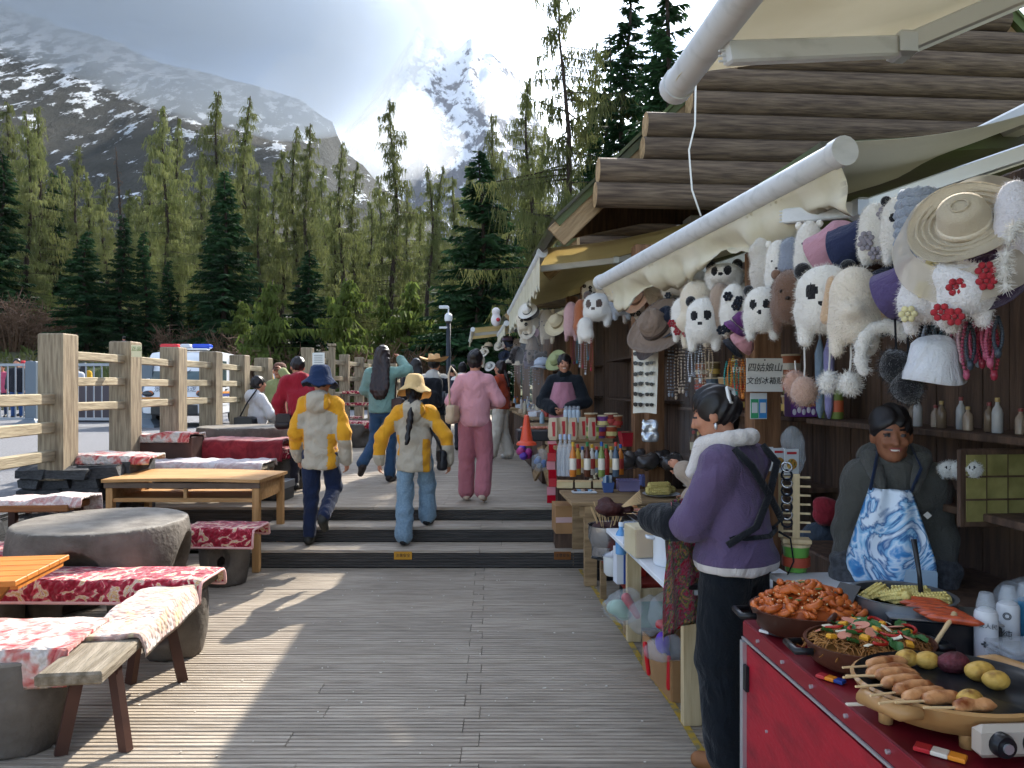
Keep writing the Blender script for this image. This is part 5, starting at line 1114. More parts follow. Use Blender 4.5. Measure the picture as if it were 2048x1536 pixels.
# ------------------------------------------------------------------ white table and what stands near it
ZW = .722
t = thing('enamel_pot', 'white enamel pot with blue flowers and a black lid', 'pot', onz(1340, 1128, ZW)); r = .088
MB().lathe([(r * .95, 0), (r, .01), (r, .17), (r * 1.05, .18)], 28).build('body', plain('#d5dae0', .25), t, 40); MB().lathe([(r * 1.07, .178), (r * 1.08, .192), (r * .9, .2), (r * .5, .205), (0, .206)], 28, mis=[0, 0, 0, 0]).build('lid', 'black_pan', t, 40)
for sx in (-1, 1): MB().tube([(sx * r, -.02, .14), (sx * (r + .035), -.02, .145), (sx * (r + .035), .02, .145), (sx * r, .02, .14)], .008, 8).build('handle', plain('#d5dae0', .25), t, True)
for k in range(9):
    a = -1.9 + .13 * (k % 5) + .02 * k; MB().ball((r * math.cos(a) * 1.005, r * math.sin(a) * 1.005, .05 + .016 * (k // 2)), (.008, .004, .008), 6).build('flower', plain('#6fa6d0', .4), t)
t = thing('skewer_boxes', 'clear bag of wooden skewers and boxed sticks', 'skewers', onz(1278, 1108, ZW), R(8)); MB().box((0, 0, .08), (.11, .2, .16), bev=.006).build('bundle', 'bamboo', t); MB().box((-.0, -.005, .085), (.125, .215, .175), bev=.008).build('bag', 'bag_plastic', t)
for k in range(16): MB().box((-.045 + .006 * k, -.104, .08), (.004, .006, .15)).build('stick', 'stick', t)
t = thing('dumpling_tray', 'heap of pale steamed pieces in a clear bag on the table', 'snacks', onz(1320, 1068, ZW + .1), R(5))
for k in range(34): MB().ball((rnd.uniform(-.13, .13), rnd.uniform(-.09, .12), .01 + rnd.random() * .035), (.024, .018, .015), 7).build('piece', plain('#dccfa4', .6), t, True)
MB().box((0, .01, -.05), (.28, .24, .1), bev=.01).build('box', 'clear_plastic', t)
for i, (px, py, r, h, lb) in enumerate(((1378, 1132, .062, .07, 'steel bowl with a label stacked near the black oven mitt'), (1392, 1150, .07, .05, 'wide steel bowl beneath the labelled one'))):
    t = thing('steel_bowl', lb, 'bowl', onz(px, py + 10, ZW)); MB().lathe([(r * .6, 0), (r * .8, h * .3), (r, h), (r * 1.08, h), (r * .95, h * .9), (r * .6, h * .15), (0, h * .12)], 24).build('body', 'steel', t, 50)
    if i == 0: MB().box((-.03, -r * .93, h * .55), (.05, .004, .03)).build('label_band', plain('#4a8a4a', .5), t); [MB().tube([(0, 0, .03), (.03 * math.cos(a), .03 * math.sin(a), .14)], .009, 6).build('sausage', 'sausage', t, True) for a in (0, 1.5, 3, 4.4)]
t = thing('red_tongs', 'red handled tongs resting on the enamel pot', 'tongs', onz(1358, 1062, ZW + .19), R(20)); MB().tube([(0, 0, 0), (.07, .01, .015), (.15, .02, -.02)], [.014, .012, .006], 8).build('handle', plain('#c8301e', .4), t, True)
t = thing('phone_slab', 'flat black scale lying on the white table', 'scale', onz(1372, 1172, ZW), STALL_RZ); MB().box((0, 0, .012), (.1, .16, .022), bev=.006).build('body', 'black_pan', t)
bottle('spray_bottle', 'blue plastic spray bottle beside the trestle table', 'bottle', onz(1242, 1108, .60), .2, .035, plain('#5d93c4', .3), plain('#cfd8e0', .4))
bottle('jar', 'blue labelled jar lying on the pot rim', 'jar', onz(1262, 1072, .66), .09, .045, 'clear_plastic', plain('#3a6aa8', .4), kind='jar', band=plain('#3f7f5a', .5))
t = thing('leaflet_box', 'white and blue printed carton standing on the low bench', 'carton', onz(1246, 1165, .352), R(8)); MB().box((0, 0, .12), (.11, .09, .24), bev=.003).build('carton', plain('#cfd3da', .5), t); MB().box((.057, -.01, .12), (.004, .07, .235)).build('side_print', plain('#2c4a94', .5), t); MB().box((.015, -.047, .12), (.05, .003, .235)).build('front_print', plain('#2c4a94', .5), t)
text('中国福利', .024, plain('#d8dce4', .5), t, (.015, -.050, .12), (R(90), R(90), 0))
t = thing('carton', 'red carton behind the printed one on the low bench', 'carton', onz(1275, 1150, .352), R(6)); MB().box((0, 0, .1), (.09, .1, .2), bev=.003).build('box', plain('#b8362a', .5), t)
t = thing('white_pot', 'small white pot with dark lid on the low bench', 'pot', onz(1226, 1150, .352)); MB().lathe([(.05, 0), (.065, .02), (.068, .13), (.073, .135)], 20).build('body', plain('#d0d2d0', .3), t, 40); MB().lathe([(.072, .135), (.06, .15), (.02, .16), (.0, .175)], 20).build('lid', 'steel_dull', t, 40); MB().tube([(-.07, 0, .11), (-.15, 0, .125)], .01, 8).build('handle', 'black_pan', t, True)
t = thing('steamer_pot', 'tall steel pot full of skewers beside the table leg', 'pot', G(1216, 1116, .36)); MB().lathe([(.11, 0), (.125, .02), (.125, .10), (.13, .105), (.15, .16), (.15, .25), (.155, .255), (.145, .25), (.14, .17), (0, .17)], 28).build('body', 'steel', t, 40)
t0 = Vector((0, 0, .2))
for k in range(22): a = rnd.uniform(0, 6.28); MB().tube([(.05 * math.cos(a), .05 * math.sin(a), .18), (.13 * math.cos(a + .3), .10 * math.sin(a + .3), .36 + rnd.uniform(0, .06))], .003, 5).build('skewer', 'stick', t)
lumpy([('e', (.05, .0, .22), (.09, .08, .06), dict(k=.02)), ('e', (-.05, .02, .22), (.07, .08, .05), dict(k=.02))], .012, 'beef', 'meat', t, .006)
t = thing('gas_canister', 'dark round cooker under the steel pot', 'cooker', G(1206, 1132, .1), 0); MB().lathe([(.1, 0), (.115, .02), (.115, .22), (.1, .24), (0, .245)], 24).build('body', 'black_pan', t, 40); MB().box((-.05, -.1, .12), (.07, .03, .06), bev=.005).build('control_plate', 'steel_dull', t)
MB().lathe([(.12, -.1), (.12, 0)], 24).build('stand', 'dark_metal', t)
# skewers on the grill
zg = .705
for i in range(11):
    c = G(1262 + i * 13 + (i % 2) * 6, 1014 + (i * 7) % 16, zg + .02); t = thing('grill_skewer', 'pink sausage on a long stick on the grill', 'skewer', c, R(165 + 8 * math.sin(i)), 'sausages on the grill'); sausage(.11, .018, .01, i).build('meat', 'sausage' if i % 3 else 'chicken', t, True); MB().tube([(.05, 0, 0), (.2, 0, .004)], .003, 5).build('stick', 'stick', t)
for i in range(5):
    c = G(1330 + i * 22, 1022 + (i % 2) * 8, zg + .02); v, f = sdf([('e', (0, 0, 0), (.05, .035, .03), dict(k=.01))], .008, fluff(.002, i)); o = raw('grilled_potato', v, f, ('potato', 'potato', 'sweet_potato')[i % 3], None, True); o.location = c; o.rotation_euler = (0, 0, i); tag(o, 'grilled potato half among the sausages' if i % 3 != 2 else 'purple sweet potato beside the grilled potatoes', 'potato', 'potatoes on the grill' if i % 3 != 2 else None)
t = thing('beef_pile', 'dark heap of beef skewers beside the grill', 'meat', G(1218, 1032, zg), 0); lumpy([('e', (0, 0, .05), (.1, .08, .05), dict(k=.02)), ('e', (.1, .04, .04), (.09, .06, .045), dict(k=.02)), ('e', (-.02, .05, .09), (.06, .05, .04), dict(k=.02))], .013, 'beef', 'meat', t, .008); [MB().tube([(.08, 0, .06), (.24, -.02 + .01 * k, .1 + .01 * k)], .003, 5).build('stick', 'stick', t) for k in range(9)]
# on the plank table
ZB = .702
t = thing('corn_plate', 'plate of pale boiled corn cobs', 'plate', G(1322, 992, ZB)); MB().lathe([(.09, 0), (.16, .02), (.165, .024), (.09, .008), (0, .006)], 24).build('plate', plain('#b9bcc4', .4), t, 40)
for k, (x, y, z) in enumerate(((-.03, -.03, .045), (-.03, .03, .045), (-.02, .0, .09), (.04, .05, .045))):
    o = cob.build('corn_cob', 'corn', t, True); o.location = (x, y, z); o.rotation_euler = (R(90), 0, R(95 + 6 * k)); o.scale = (1.15, 1.15, 1.8)
for i in range(3):
    t = thing('stick_bundle', ('loose', 'taped', 'bagged')[i] + ' bundle of pale wooden sticks on the plank table', 'sticks', G(1130 + i * 36, 975, ZB), R(-6)); MB().box((0, 0, .03), (.15, .12, .06), bev=.006).build('bundle', 'bamboo', t)
    for k in range(9): MB().box((0, -.058 + .014 * k, .062), (.155, .007, .006)).build('stick', 'stick', t)
t = thing('dumpling_heap', 'heap of pale dough pieces in clear wrap', 'snacks', G(1202, 962, ZB), 0)
for k in range(46): MB().ball((rnd.gauss(0, .08), rnd.gauss(0, .05), .02 + .07 * rnd.random() ** 2), (.022, .018, .015), 6).build('piece', plain('#cdc0a0', .7), t, True)
t = thing('blue_basket', 'blue basket of silver blue packets on the plank table', 'basket', G(1216, 984, ZB), 0); MB().lathe([(.055, 0), (.075, .09), (.07, .09), (.05, .01)], 4, mtx=Matrix.Rotation(R(45), 4, 'Z')).build('basket', plain('#46609a', .5), t)
for k in range(12): MB().box((rnd.uniform(-.04, .04), rnd.uniform(-.03, .03), .105), (.016, .01, .09), rnd.uniform(0, 3)).build('sachet', plain(('#8fb0c8', '#3a5a80', '#c9d4dc')[k % 3], .3), t)
for i, (px, py) in enumerate(((1256, 982), (1300, 972))):
    t = thing('storage_tub', ('lilac', 'pale blue')[i] + ' translucent plastic tub of dried goods', 'tub', G(px, py, ZB), R(4)); MB().box((0, 0, .05), (.19, .13, .1), bev=.01).build('tub', ('lilac_tub', 'blue_tub')[i], t); MB().box((0, 0, .102), (.2, .14, .012), bev=.005).build('rim', ('lilac_tub', 'blue_tub')[i], t); lumpy([('e', (0, 0, .07), (.08, .05, .03), dict(k=.02))], .013, 'beef', 'contents', t, .005)
t = thing('serving_tray', 'white tray with small packets at the table edge', 'tray', G(1168, 986, ZB), R(3)); MB().box((0, 0, .01), (.22, .1, .018), bev=.006).build('tray', plain('#c9ccd2', .35), t); [MB().box((-.08 + .032 * k, .01 * (k % 2), .025), (.026, .05, .012), .2 * k).build('packet', plain(('#5a3a30', '#8fb0c8', '#c9b09a')[k % 3], .4), t) for k in range(6)]
t = thing('plate_of_bread', 'plate of fried bread behind the vendor in purple', 'plate', G(1392, 975, .82), 0); MB().lathe([(.07, 0), (.11, .015), (.07, .006), (0, .005)], 20).build('plate', plain('#c9c4b8', .4), t, 40); lumpy([('e', (0, 0, .03), (.08, .06, .03), dict(k=.02))], .012, 'chicken', 'bread', t, .006)
# cartons by the steps
for i, (px, py, w, h, lb) in enumerate(((1136, 1072, .17, .26, 'brown cardboard carton taped shut beside the steps'), )):
    t = thing('carton', lb, 'carton', P(px, py, 7.0), R(4)); t.location.z = .30; MB().box((0, 0, h / 2), (w + .1, .3, h), bev=.003).build('box', 'cardboard', t); MB().box((0, -.152, h * .5), (w + .1, .003, .05)).build('tape', plain('#c4a4a0', .4), t)
MB().box((0, 0, .15), (.26, .28, .3)).build('step_crate', 'stall_wood', label='dark wooden crate under the taped carton', cat='crate', at=(P(1136, 1072, 7.0).x, 7.0, 0))
# toy box by the line
tb = thing('toy_box', 'open cardboard carton overflowing with bagged plastic toys', 'carton', S(4.15, .16, 0), STALL_RZ + R(4)); 
for (c, d) in (((0, -.24, .11), (.34, .01, .22)), ((0, .24, .11), (.34, .01, .22)), ((-.17, 0, .11), (.01, .47, .22)), ((.17, 0, .11), (.01, .47, .22)), ((0, 0, .01), (.33, .47, .01))): MB().box(c, d).build('side', 'cardboard', tb)
def toy(px, py, Y, label, prs, m, nm='toy_hammer', res=.008):
    p = P(px, py, Y); v, f = sdf(prs, res); o = raw(nm, v, f, m, None, True); o.location = p; return tag(o, label, 'toy')
toy(1338, 1252, 4.05, 'red toy hammer with a lantern shaped head', [('e', (0, 0, 0), (.045, .04, .045), dict(k=.01)), ('c', (-.05, 0, .01), (.05, 0, .01), .026, .026, dict(k=.01)), ('c', (0, 0, -.03), (-.01, 0, -.15), .012, .012, dict(k=.01))], plain('#c41a24', .3))
toy(1325, 1285, 4.02, 'purple toy hammer head below the red one', [('e', (0, 0, 0), (.04, .035, .06), dict(k=.01)), ('c', (.02, 0, -.03), (.04, 0, -.1), .014, .014, dict(k=.01))], plain('#5a2ea8', .3))
toy(1352, 1240, 4.1, 'bright green toy behind the red hammer', [('e', (0, 0, 0), (.04, .04, .05), dict(k=.01)), ('e', (.05, 0, -.02), (.03, .03, .04), dict(k=.01))], plain('#4aa03a', .35), 'toy_ball')
toy(1290, 1310, 3.95, 'red toy stick poking from the carton front', [('c', (0, 0, .06), (.02, 0, -.1), .014, .012, dict(k=.01))], plain('#c41a24', .3), 'toy_stick')
toy(1338, 1345, 3.92, 'thin red tassel hanging over the carton side', [('c', (0, 0, .08), (0, 0, -.08), .012, .016, dict(k=.01))], plain('#b8141e', .5), 'tassel')
toy(1262, 1215, 4.5, 'red striped toy in a clear bag', [('c', (-.03, 0, .06), (.04, 0, -.05), .03, .02, dict(k=.01))], plain('#b82a30', .35), 'toy_sword')
toy(1235, 1215, 4.6, 'pale green toy folded in a clear bag', [('e', (0, 0, 0), (.07, .05, .05), dict(k=.02)), ('e', (.04, 0, -.04), (.05, .05, .04), dict(k=.02))], plain('#8fb09a', .4), 'toy_bag_filling', .012)
for i, (px, py, Y, a, b) in enumerate(((1245, 1215, 4.5, .12, .10), (1290, 1235, 4.3, .10, .11), (1335, 1225, 4.1, .11, .12), (1328, 1300, 3.95, .12, .06))):
    v, f = sdf([('e', (0, 0, 0), (a, .1, b), dict(k=.03)), ('e', (a * .4, .03, b * .6), (a * .5, .06, b * .5), dict(k=.03))], .014, wrinkle(.007, 46, i)); o = raw('plastic_bag', v, f, 'bag_plastic', None, 30); o.location = P(px, py, Y); tag(o, ('crumpled clear bag round the pale green toy', 'crumpled clear bag standing behind the carton', 'clear bag over the green and red toys', 'clear bag hanging over the carton rim')[i], 'bag')
t = thing('green_crate', 'green plastic crate under the low bench', 'crate', S(5.2, .25, .0), STALL_RZ); MB().box((0, 0, .12), (.3, .34, .2), bev=.01).build('body', plain('#1f8a4a', .45), t); [MB().box((-.152, 0, .06 + .05 * k), (.006, .3, .02)).build('slot', 'black_pan', t) for k in range(3)]

# ------------------------------------------------------------------ shelves inside the near stall
TW = 1.25
def shelf_row(items, z, t=1.1):
    for (px, h, r, body, cap, kind, name, label, cat, grp) in items:
        a = (px - 1024) / F_PX; Y = (t + SX0 * SC) / (a * SC + SA); X = a * Y; bottle(name, label, cat, (X, Y, z), h, r, body, cap, kind=kind, group=grp, band=plain(rnd.choice(('#c9b98a', '#8a9a4a', '#b85a3a', '#c4c0b4')), .5) if kind in ('tub', 'jar') else None)
cc = ('#6a8a3a', '#9a5a3a', '#b06a4a', '#8a4a3a', '#b8744a', '#5a6a7a', '#a8503a', '#7a6a4a', '#c4a070', '#6a3a34')
for row in range(3):
    for k in range(7):
        Yr = 6.62 - .30 * k; p_ = S(Yr, 1.08, 1.477 + .135 * row); c = cc[(k * 3 + row * 2) % 10]
        if row == 2 and k in (2, 5): continue
        bottle('cup_noodles', 'paper cup of instant food stacked on the stall shelf', 'cup', p_, .13, .062, plain(c, .5), plain('#c9b89a', .5), kind='tub', group='cups on the stall shelf', band=plain(('#d0b060', '#b8402e', '#d8d0c0')[(k + row) % 3], .5))
for k in range(6): bottle('white_bottle', 'small white bottle in the row on the upper stall shelf', 'bottle', S(8.5 + .09 * k, 1.05, 2.037), .16, .03, plain('#c9c4bc', .5), plain('#a83a34', .5), group='white bottles on the upper shelf')
for k in range(4): bottle('soda_can', 'dark can beside the white bottles on the upper shelf', 'can', S(7.75 + .13 * k, 1.05, 2.037), .15, .045, plain(('#4a3a34', '#8a3a3a')[k % 2], .4), plain('#9a9a9a', .4), kind='jar', group='cans on the upper shelf')
shelf_row([(1650 + 12 * (k % 3), .20 + .04 * (k % 2), .035, plain(('#7a8a4a', '#3a3436', '#6a7a3a')[k % 3], .5), plain('#8a8f6a', .5), 'jar', 'tin', ('green tall tin', 'black tall tin', 'olive tall tin')[k % 3] + ' on the shelf beside the umbrellas', 'tin', None) for k in range(3)], 1.477, 1.05)
for k in range(26): bottle('perfume_vial', 'tiny glass vial in the dim row behind the vendor', 'vial', S(3.55 - .085 * k, 1.02 + .03 * (k % 2), 1.477), .10 + .02 * (k % 3), .02, plain(('#8a7a6a', '#6a5a4a', '#9a9a9a')[k % 3], .2), plain(('#a08a5a', '#7a3a3a')[k % 2], .3), group='vials on the dim shelf')
for k in range(10): bottle('glass_bottle', 'brown glass bottle on the middle stall shelf', 'bottle', S(6.75 - .14 * k, 1.05, 1.037), .22, .034, plain(('#6a4a2a', '#8a6a4a', '#4a5a3a')[k % 3], .2), plain(('#b83a30', '#c9a84a', '#3a6a4a')[k % 3], .4), group='bottles on the middle shelf', band=plain(('#c9c0a0', '#a83a34')[k % 2], .5))
p_ = SP(1601, 806, 1.0); t = thing('gift_box', 'purple and white printed gift box on the stall shelf', 'box', (p_.x, p_.y, 1.477), R(4)); MB().box((0, 0, .085), (.165, .09, .17), bev=.003).build('carton', plain('#6a3a8a', .4), t); MB().box((0, -.047, .13), (.15, .003, .06), bev=.001).build('white_panel', plain('#d8d0e0', .5), t); text('冻干酪', .03, plain('#c8303a', .5), t, (.0, -.050, .13)); [MB().ball((-.06 + .03 * k, -.046, .03 + .012 * (k % 2)), (.013, .004, .02), 8).build('printed_shape', plain('#e0dce8', .5), t) for k in range(5)]
text('奶酪棒', .022, plain('#e0902a', .5), t, (.04, -.050, .07))
for i, (px, c) in enumerate(((1640, '#7d8fa0'), (1658, '#8a86b0'))):
    p_ = SP(px, 838, 1.0); t = thing('folded_umbrella', ('grey blue', 'lilac')[i] + ' folded umbrella standing on the shelf', 'umbrella', (p_.x, p_.y, 1.477)); MB().tube([(0, 0, 0), (0, 0, .05), (.0, 0, .38), (0, 0, .46)], [.006, .022, .03, .008], 10).build('canopy', fabric(c), t, True); MB().tube([(0, 0, .44), (0, 0, .56)], .008, 8).build('handle', 'steel_dull', t)
p_ = S(2.95, 1.0, 1.177); bottle('drink_cup', 'pink red drinking cup on the lower stall shelf', 'cup', p_, .15, .05, plain('#b8283a', .35), plain('#c84a5a', .3), kind='tub')
for i, px in enumerate((1897, 1921, 1943)):
    r = hat('panda', px, 938, 20, 26, '#c9c9c4', 'little panda plush keyring hanging under the shelf', t=.85, group='panda keyrings'); r.name = 'plush_keyring'; r['category'] = 'keyring'
p_ = SP(1990, 975, .95); t = thing('card_frame', 'brown framed panel of yellowed souvenir cards', 'frame', p_, R(6)); MB().box((0, 0, 0), (.3, .02, .3), bev=.004).build('frame', 'stall_wood', t)
for i in range(3):
    for j in range(3): MB().box((-.088 + .088 * i, -.012, .088 - .088 * j), (.08, .004, .08)).build('card', mat('old_card', '#8a8450', .6, '#706a3c', 12, rand=.1), t)
v, f = sdf([('e', (0, 0, 0), (.14, .1, .07), dict(k=.03)), ('e', (.08, .02, .04), (.08, .07, .06), dict(k=.03))], .014, wrinkle(.008, 40, 3)); o = raw('plastic_bag', v, f, 'bag_plastic', None, 30); p_ = S(2.6, .95, .9); o.location = p_; tag(o, 'crumpled clear bag on the bench behind the vendor in blue', 'bag')
v, f = sdf([('e', (0, 0, 0), (.06, .05, .1), dict(k=.03)), ('e', (.02, .0, -.08), (.05, .045, .07), dict(k=.03))], .011, wrinkle(.006, 50, 8)); o = raw('plastic_bag', v, f, 'bag_plastic', None, 30); o.location = SP(1585, 890, .6); tag(o, 'grey plastic bag hung beside the menu cards', 'bag')
# bracelet rack and noodle tub
t = thing('bracelet_rack', 'pale wooden rack with pegs holding straps and bangles', 'rack', SP(1592, 1100, .38), R(-12)); t.location.z = .98
MB().box((0, 0, .0), (.12, .07, .02), bev=.003).build('base', 'pale_wood', t); MB().box((.0, 0, .15), (.03, .012, .29), bev=.003).build('stand', 'pale_wood', t); MB().box((-.06, .03, .15), (.02, .012, .29), bev=.003).build('stand', 'pale_wood', t)
for k in range(7): MB().box((.0, 0, .04 + .04 * k), (.12, .01, .008)).build('peg', 'pale_wood', t)
for k in range(8): MB().tube([(-.04 + .022 * math.cos(a * .52), -.01 + .01 * math.sin(a * .52), .08 + .035 * k + .02 * math.sin(a * .52)) for a in range(13)], .005, 6, caps=False).build('bangle', 'steel' if k % 2 else fabric('#20222a'), t, True)
bottle('noodle_tub', 'bright green noodle tub under the bracelet rack', 'tub', (t.location.x, t.location.y, .845), .125, .06, plain('#6aa84a', .45), 'pale_wood', kind='tub', band=plain('#a84a34', .5))
for i, (px, py, rx, c, lb) in enumerate(((1640, 1100, .14, '#3a4450', 'dark blue bundle of bags behind the bracelet rack'), (1690, 1130, .1, '#5a5648', 'khaki bundle on the floor of the stall'), (1650, 1020, .08, '#8a2a34', 'red wrapped bundle on top of the dark bags'))):
    p_ = SP(px, py, .95); v, f = sdf([('e', (0, 0, 0), (rx, rx * .8, rx * 1.1), dict(k=.03)), ('e', (rx * .6, 0, -rx * .5), (rx * .8, rx * .7, rx * .7), dict(k=.03))], .018, wrinkle(.01, 26, i)); o = raw('bundle', v, f, fabric(c), None, True); o.location = p_; tag(o, lb, 'bundle')
MB().box((0, 0, .4), (.5, 1.5, .8), bev=.01).build('storage_chest', 'stall_wood', label='dark storage chest along the back of the near stall', cat='chest', at=Matrix.Translation(S(3.4, .98, 0)) @ Matrix.Rotation(STALL_RZ, 4, 'Z'))

# ------------------------------------------------------------------ upper counters
ZU = 1.052
def onu(px, py, z=ZU): return G(px, py, z)
bc = ('#c4742e', '#c9a040', '#b8b0a0', '#5a3424', '#c8c4bc', '#8fa8b8', '#7a8a4a', '#a83a30', '#d0c8b0', '#4a5a6a')
for k in range(11):
    bottle('sauce_bottle', ('orange', 'amber', 'white', 'dark brown', 'milky', 'pale blue', 'olive', 'red', 'cream', 'slate blue', 'second amber')[k] + ' bottle on the crowded counter by the steps', 'bottle', onu(1146 + 9.5 * k, 953 - 4 * (k % 3), ZU - .12), .28 - .03 * (k % 3), .028, plain(bc[k % 10], .25), plain(('#c8a030', '#b83a30', '#2f5a9a', '#2f7a4a')[k % 4], .4), band=plain(('#d8d0c0', '#a83a34', '#d0b060')[k % 3], .5))
for k in range(3): bottle('water_bottle', 'clear tall water bottle at the end of the crowded counter', 'bottle', onu(1121 + 9 * k, 952, ZU - .12), .34, .032, 'clear_plastic', plain('#a8b4c8', .4), group='water bottles')
for k in range(5):
    t = thing('snack_pouch', 'cream snack pouch with a red stripe on the counter', 'pouch', onu(1108 + 19 * k, 880 - 2 * (k % 2), ZU + .13), R(-10 + 6 * k), 'snack pouches'); MB().lathe([(.05, 0), (.07, .03), (.068, .12), (.06, .17), (.058, .2)], 4, mtx=Matrix.Rotation(R(45), 4, 'Z'), sy=.6).build('pouch', plain('#d0c0a4', .5), t); MB().box((0, -.036, .1), (.03, .006, .13)).build('stripe', plain('#b02a30', .5), t)
MB().box((0, 0, .06), (.7, .3, .12), bev=.005).build('display_step', 'board_wood', label='wooden display step under the snack pouches', cat='step', at=Matrix.Translation(S(8.2, .22, ZU)) @ Matrix.Rotation(STALL_RZ, 4, 'Z'))
for k in range(4): bottle('spray_can', 'white oxygen spray can behind the snack pouches', 'can', onu(1132 + 8 * k, 845, ZU + .20), .19, .03, plain('#b9c8d4', .35), 'clear_plastic', kind='can', group='spray cans behind the pouches')
MB().box((0, 0, .1), (.5, .25, .2), bev=.005).build('display_step', 'board_wood', label='higher wooden step carrying spray cans and noodle tubs', cat='step', at=Matrix.Translation(S(8.7, .35, ZU)) @ Matrix.Rotation(STALL_RZ, 4, 'Z'))
for k in range(8): bottle('noodle_tub', ('green', 'brown', 'lime', 'purple', 'orange red', 'dark red', 'violet', 'rust')[k] + ' noodle tub stacked behind the bottles', 'tub', onu((1182, 1182, 1192, 1200, 1222, 1222, 1206, 1232)[k], 876, ZU + .12) + Vector((0, 0, (.0, .12, .0, .0, .0, .12, .1, .1)[k])), .12, .065, plain(('#5f8a3a', '#8a5a3a', '#9ab04a', '#6a4a8a', '#b0563a', '#8a3a34', '#7a4a8a', '#a0583a')[k], .45), plain('#b8a88a', .5), kind='tub', band=plain(('#d0c080', '#a83a34')[k % 2], .5))
t = thing('red_basket', 'red plastic basket on the counter behind the bottles', 'basket', onu(1258, 892), R(5)); MB().lathe([(.1, 0), (.14, .14), (.145, .145), (.132, .14), (.1, .02)], 4, mtx=Matrix.Rotation(R(45), 4, 'Z')).build('basket', plain('#a82434', .45), t); [MB().ball((rnd.uniform(-.06, .06), rnd.uniform(-.06, .06), .12), .03, 8).build('item', plain('#7a5a40', .6), t, True) for _ in range(8)]
t = thing('foil_pouch', 'crinkled silver foil pouch pinned to the post', 'pouch', SP(1300, 862, .55), R(-10)); v, f = sdf([('b', (0, 0, 0), (.07, .03, .1), .02)], .011, wrinkle(.006, 60, 2)); raw('pouch', v, f, plain('#b9bcc0', .25, metal=.6), t, 30)
for i in range(5):
    v, f = sdf([('e', (0, 0, .06), (.11, .09, .08), dict(k=.03)), ('e', (.05, .02, .1), (.06, .06, .06), dict(k=.03))], .015, wrinkle(.009, 40, i)); o = raw('goods_bag', v, f, mat('dark_bag', '#4a4644', .25, '#332f2e', 9, spec=.6), None, 30); o.location = onu(1246 + 24 * i, 938 - 6 * (i % 2), .92); tag(o, 'dark plastic bag of dried goods on the rear counter', 'bag', 'dark bags of dried goods')
MB().box((0, 0, .43), (.9, .5, .9), bev=.01).build('rear_counter', 'stall_wood', label='dark rear counter under the bags of dried goods', cat='counter', at=Matrix.Translation(S(7.75, .62, 0)) @ Matrix.Rotation(STALL_RZ, 4, 'Z'))
# red sachets hanging down the counter corner
t = thing('sachet_strip', 'strip of shiny red sachets hanging at the counter corner', 'sachets', P(1104, 940, 7.75)); k = 7.75 / F_PX
for q in range(8): MB().box((.012 * math.sin(q * 1.7), .01 * math.cos(q * 2), (60 - 17 * q) * k), (.09, .012, 17 * k), .15 * math.sin(q * 2.1), bev=.004).build('sachet', plain('#b8142a' if q % 3 else '#d0909a', .25), t)
t = thing('toy_sack', 'clear sack of blue and grey toys tied at the counter leg', 'sack', P(1080, 925, 8.3)); v, f = sdf([('e', (0, 0, 0), (.1, .1, .11), dict(k=.03)), ('e', (.04, 0, .1), (.06, .06, .07), dict(k=.03))], .014, wrinkle(.008, 40, 5)); raw('sack', v, f, 'bag_plastic', t, 30); [MB().ball((.04 * math.cos(q * 2), .03 * math.sin(q * 3), .04 * math.sin(q * 1.3)), .035, 8).build('toy', plain(('#4a78b8', '#8a94a0', '#6a8ac0')[q % 3], .4), t, True) for q in range(6)]
t = thing('toy_sack', 'bag of pink and purple toys on the upper boards', 'sack', P(1048, 905, 10.3)); [MB().ball((.06 * math.cos(q * 2), .05 * math.sin(q * 3), .05 * math.sin(q * 1.3)), .06, 8).build('toy', plain(('#a83a8a', '#6a4ab0', '#c04a8a')[q % 3], .4), t, True) for q in range(6)]
# grill with orange cone in front of the vendor in black
ZG2 = 1.152
t = thing('small_grill', 'small black grill with brown skewers, smoking', 'grill', G(1075, 880, ZG2), STALL_RZ); MB().box((0, 0, .05), (.4, .3, .1), bev=.01).build('box', 'dark_metal', t); [sausage(.1, .015).build('meat', 'sausage', t, True).__setattr__('location', (-.12 + .05 * q, 0, .115)) for q in range(6)]
t = thing('orange_cone', 'orange cone shaped cover beside the small grill', 'cone', G(1053, 890, ZG2)); MB().lathe([(.09, 0), (.085, .02), (.055, .04), (.02, .26), (.0, .265)], 16).build('cone', plain('#c8472a', .4), t, 40)
t = thing('bench_trestle', 'slanted plank trestle below the small grill', 'trestle', S(8.9, -.12, UP_Z), STALL_RZ); MB().bar((0, 0, .5), (.12, -.15, .0), .05, .09).build('leg', 'board_wood', t); MB().bar((.2, 0, .5), (.12, -.0, .0), .05, .07).build('leg', 'board_wood', t); MB().bar((-.05, .3, .1), (.1, -.3, .55), .03, .12).build('plank', 'board_wood', t)
for k in range(26):
    s_ = rnd.uniform(9.4, 14.4) if k < 18 else rnd.uniform(15.8, 20.5); z = (1.152 if s_ < 10.6 else 1.202); p_ = S(s_, rnd.uniform(.0, .5), z)
    if 10.65 < s_ < 11.15: continue
    bottle('bottle', 'small bottle among the goods of the far counters', 'bottle', p_, rnd.uniform(.14, .26), .035, plain(rnd.choice(bc), .3), plain(rnd.choice(('#b83a30', '#c9ccd2', '#2f5a9a')), .4), group='bottles on the far counters')
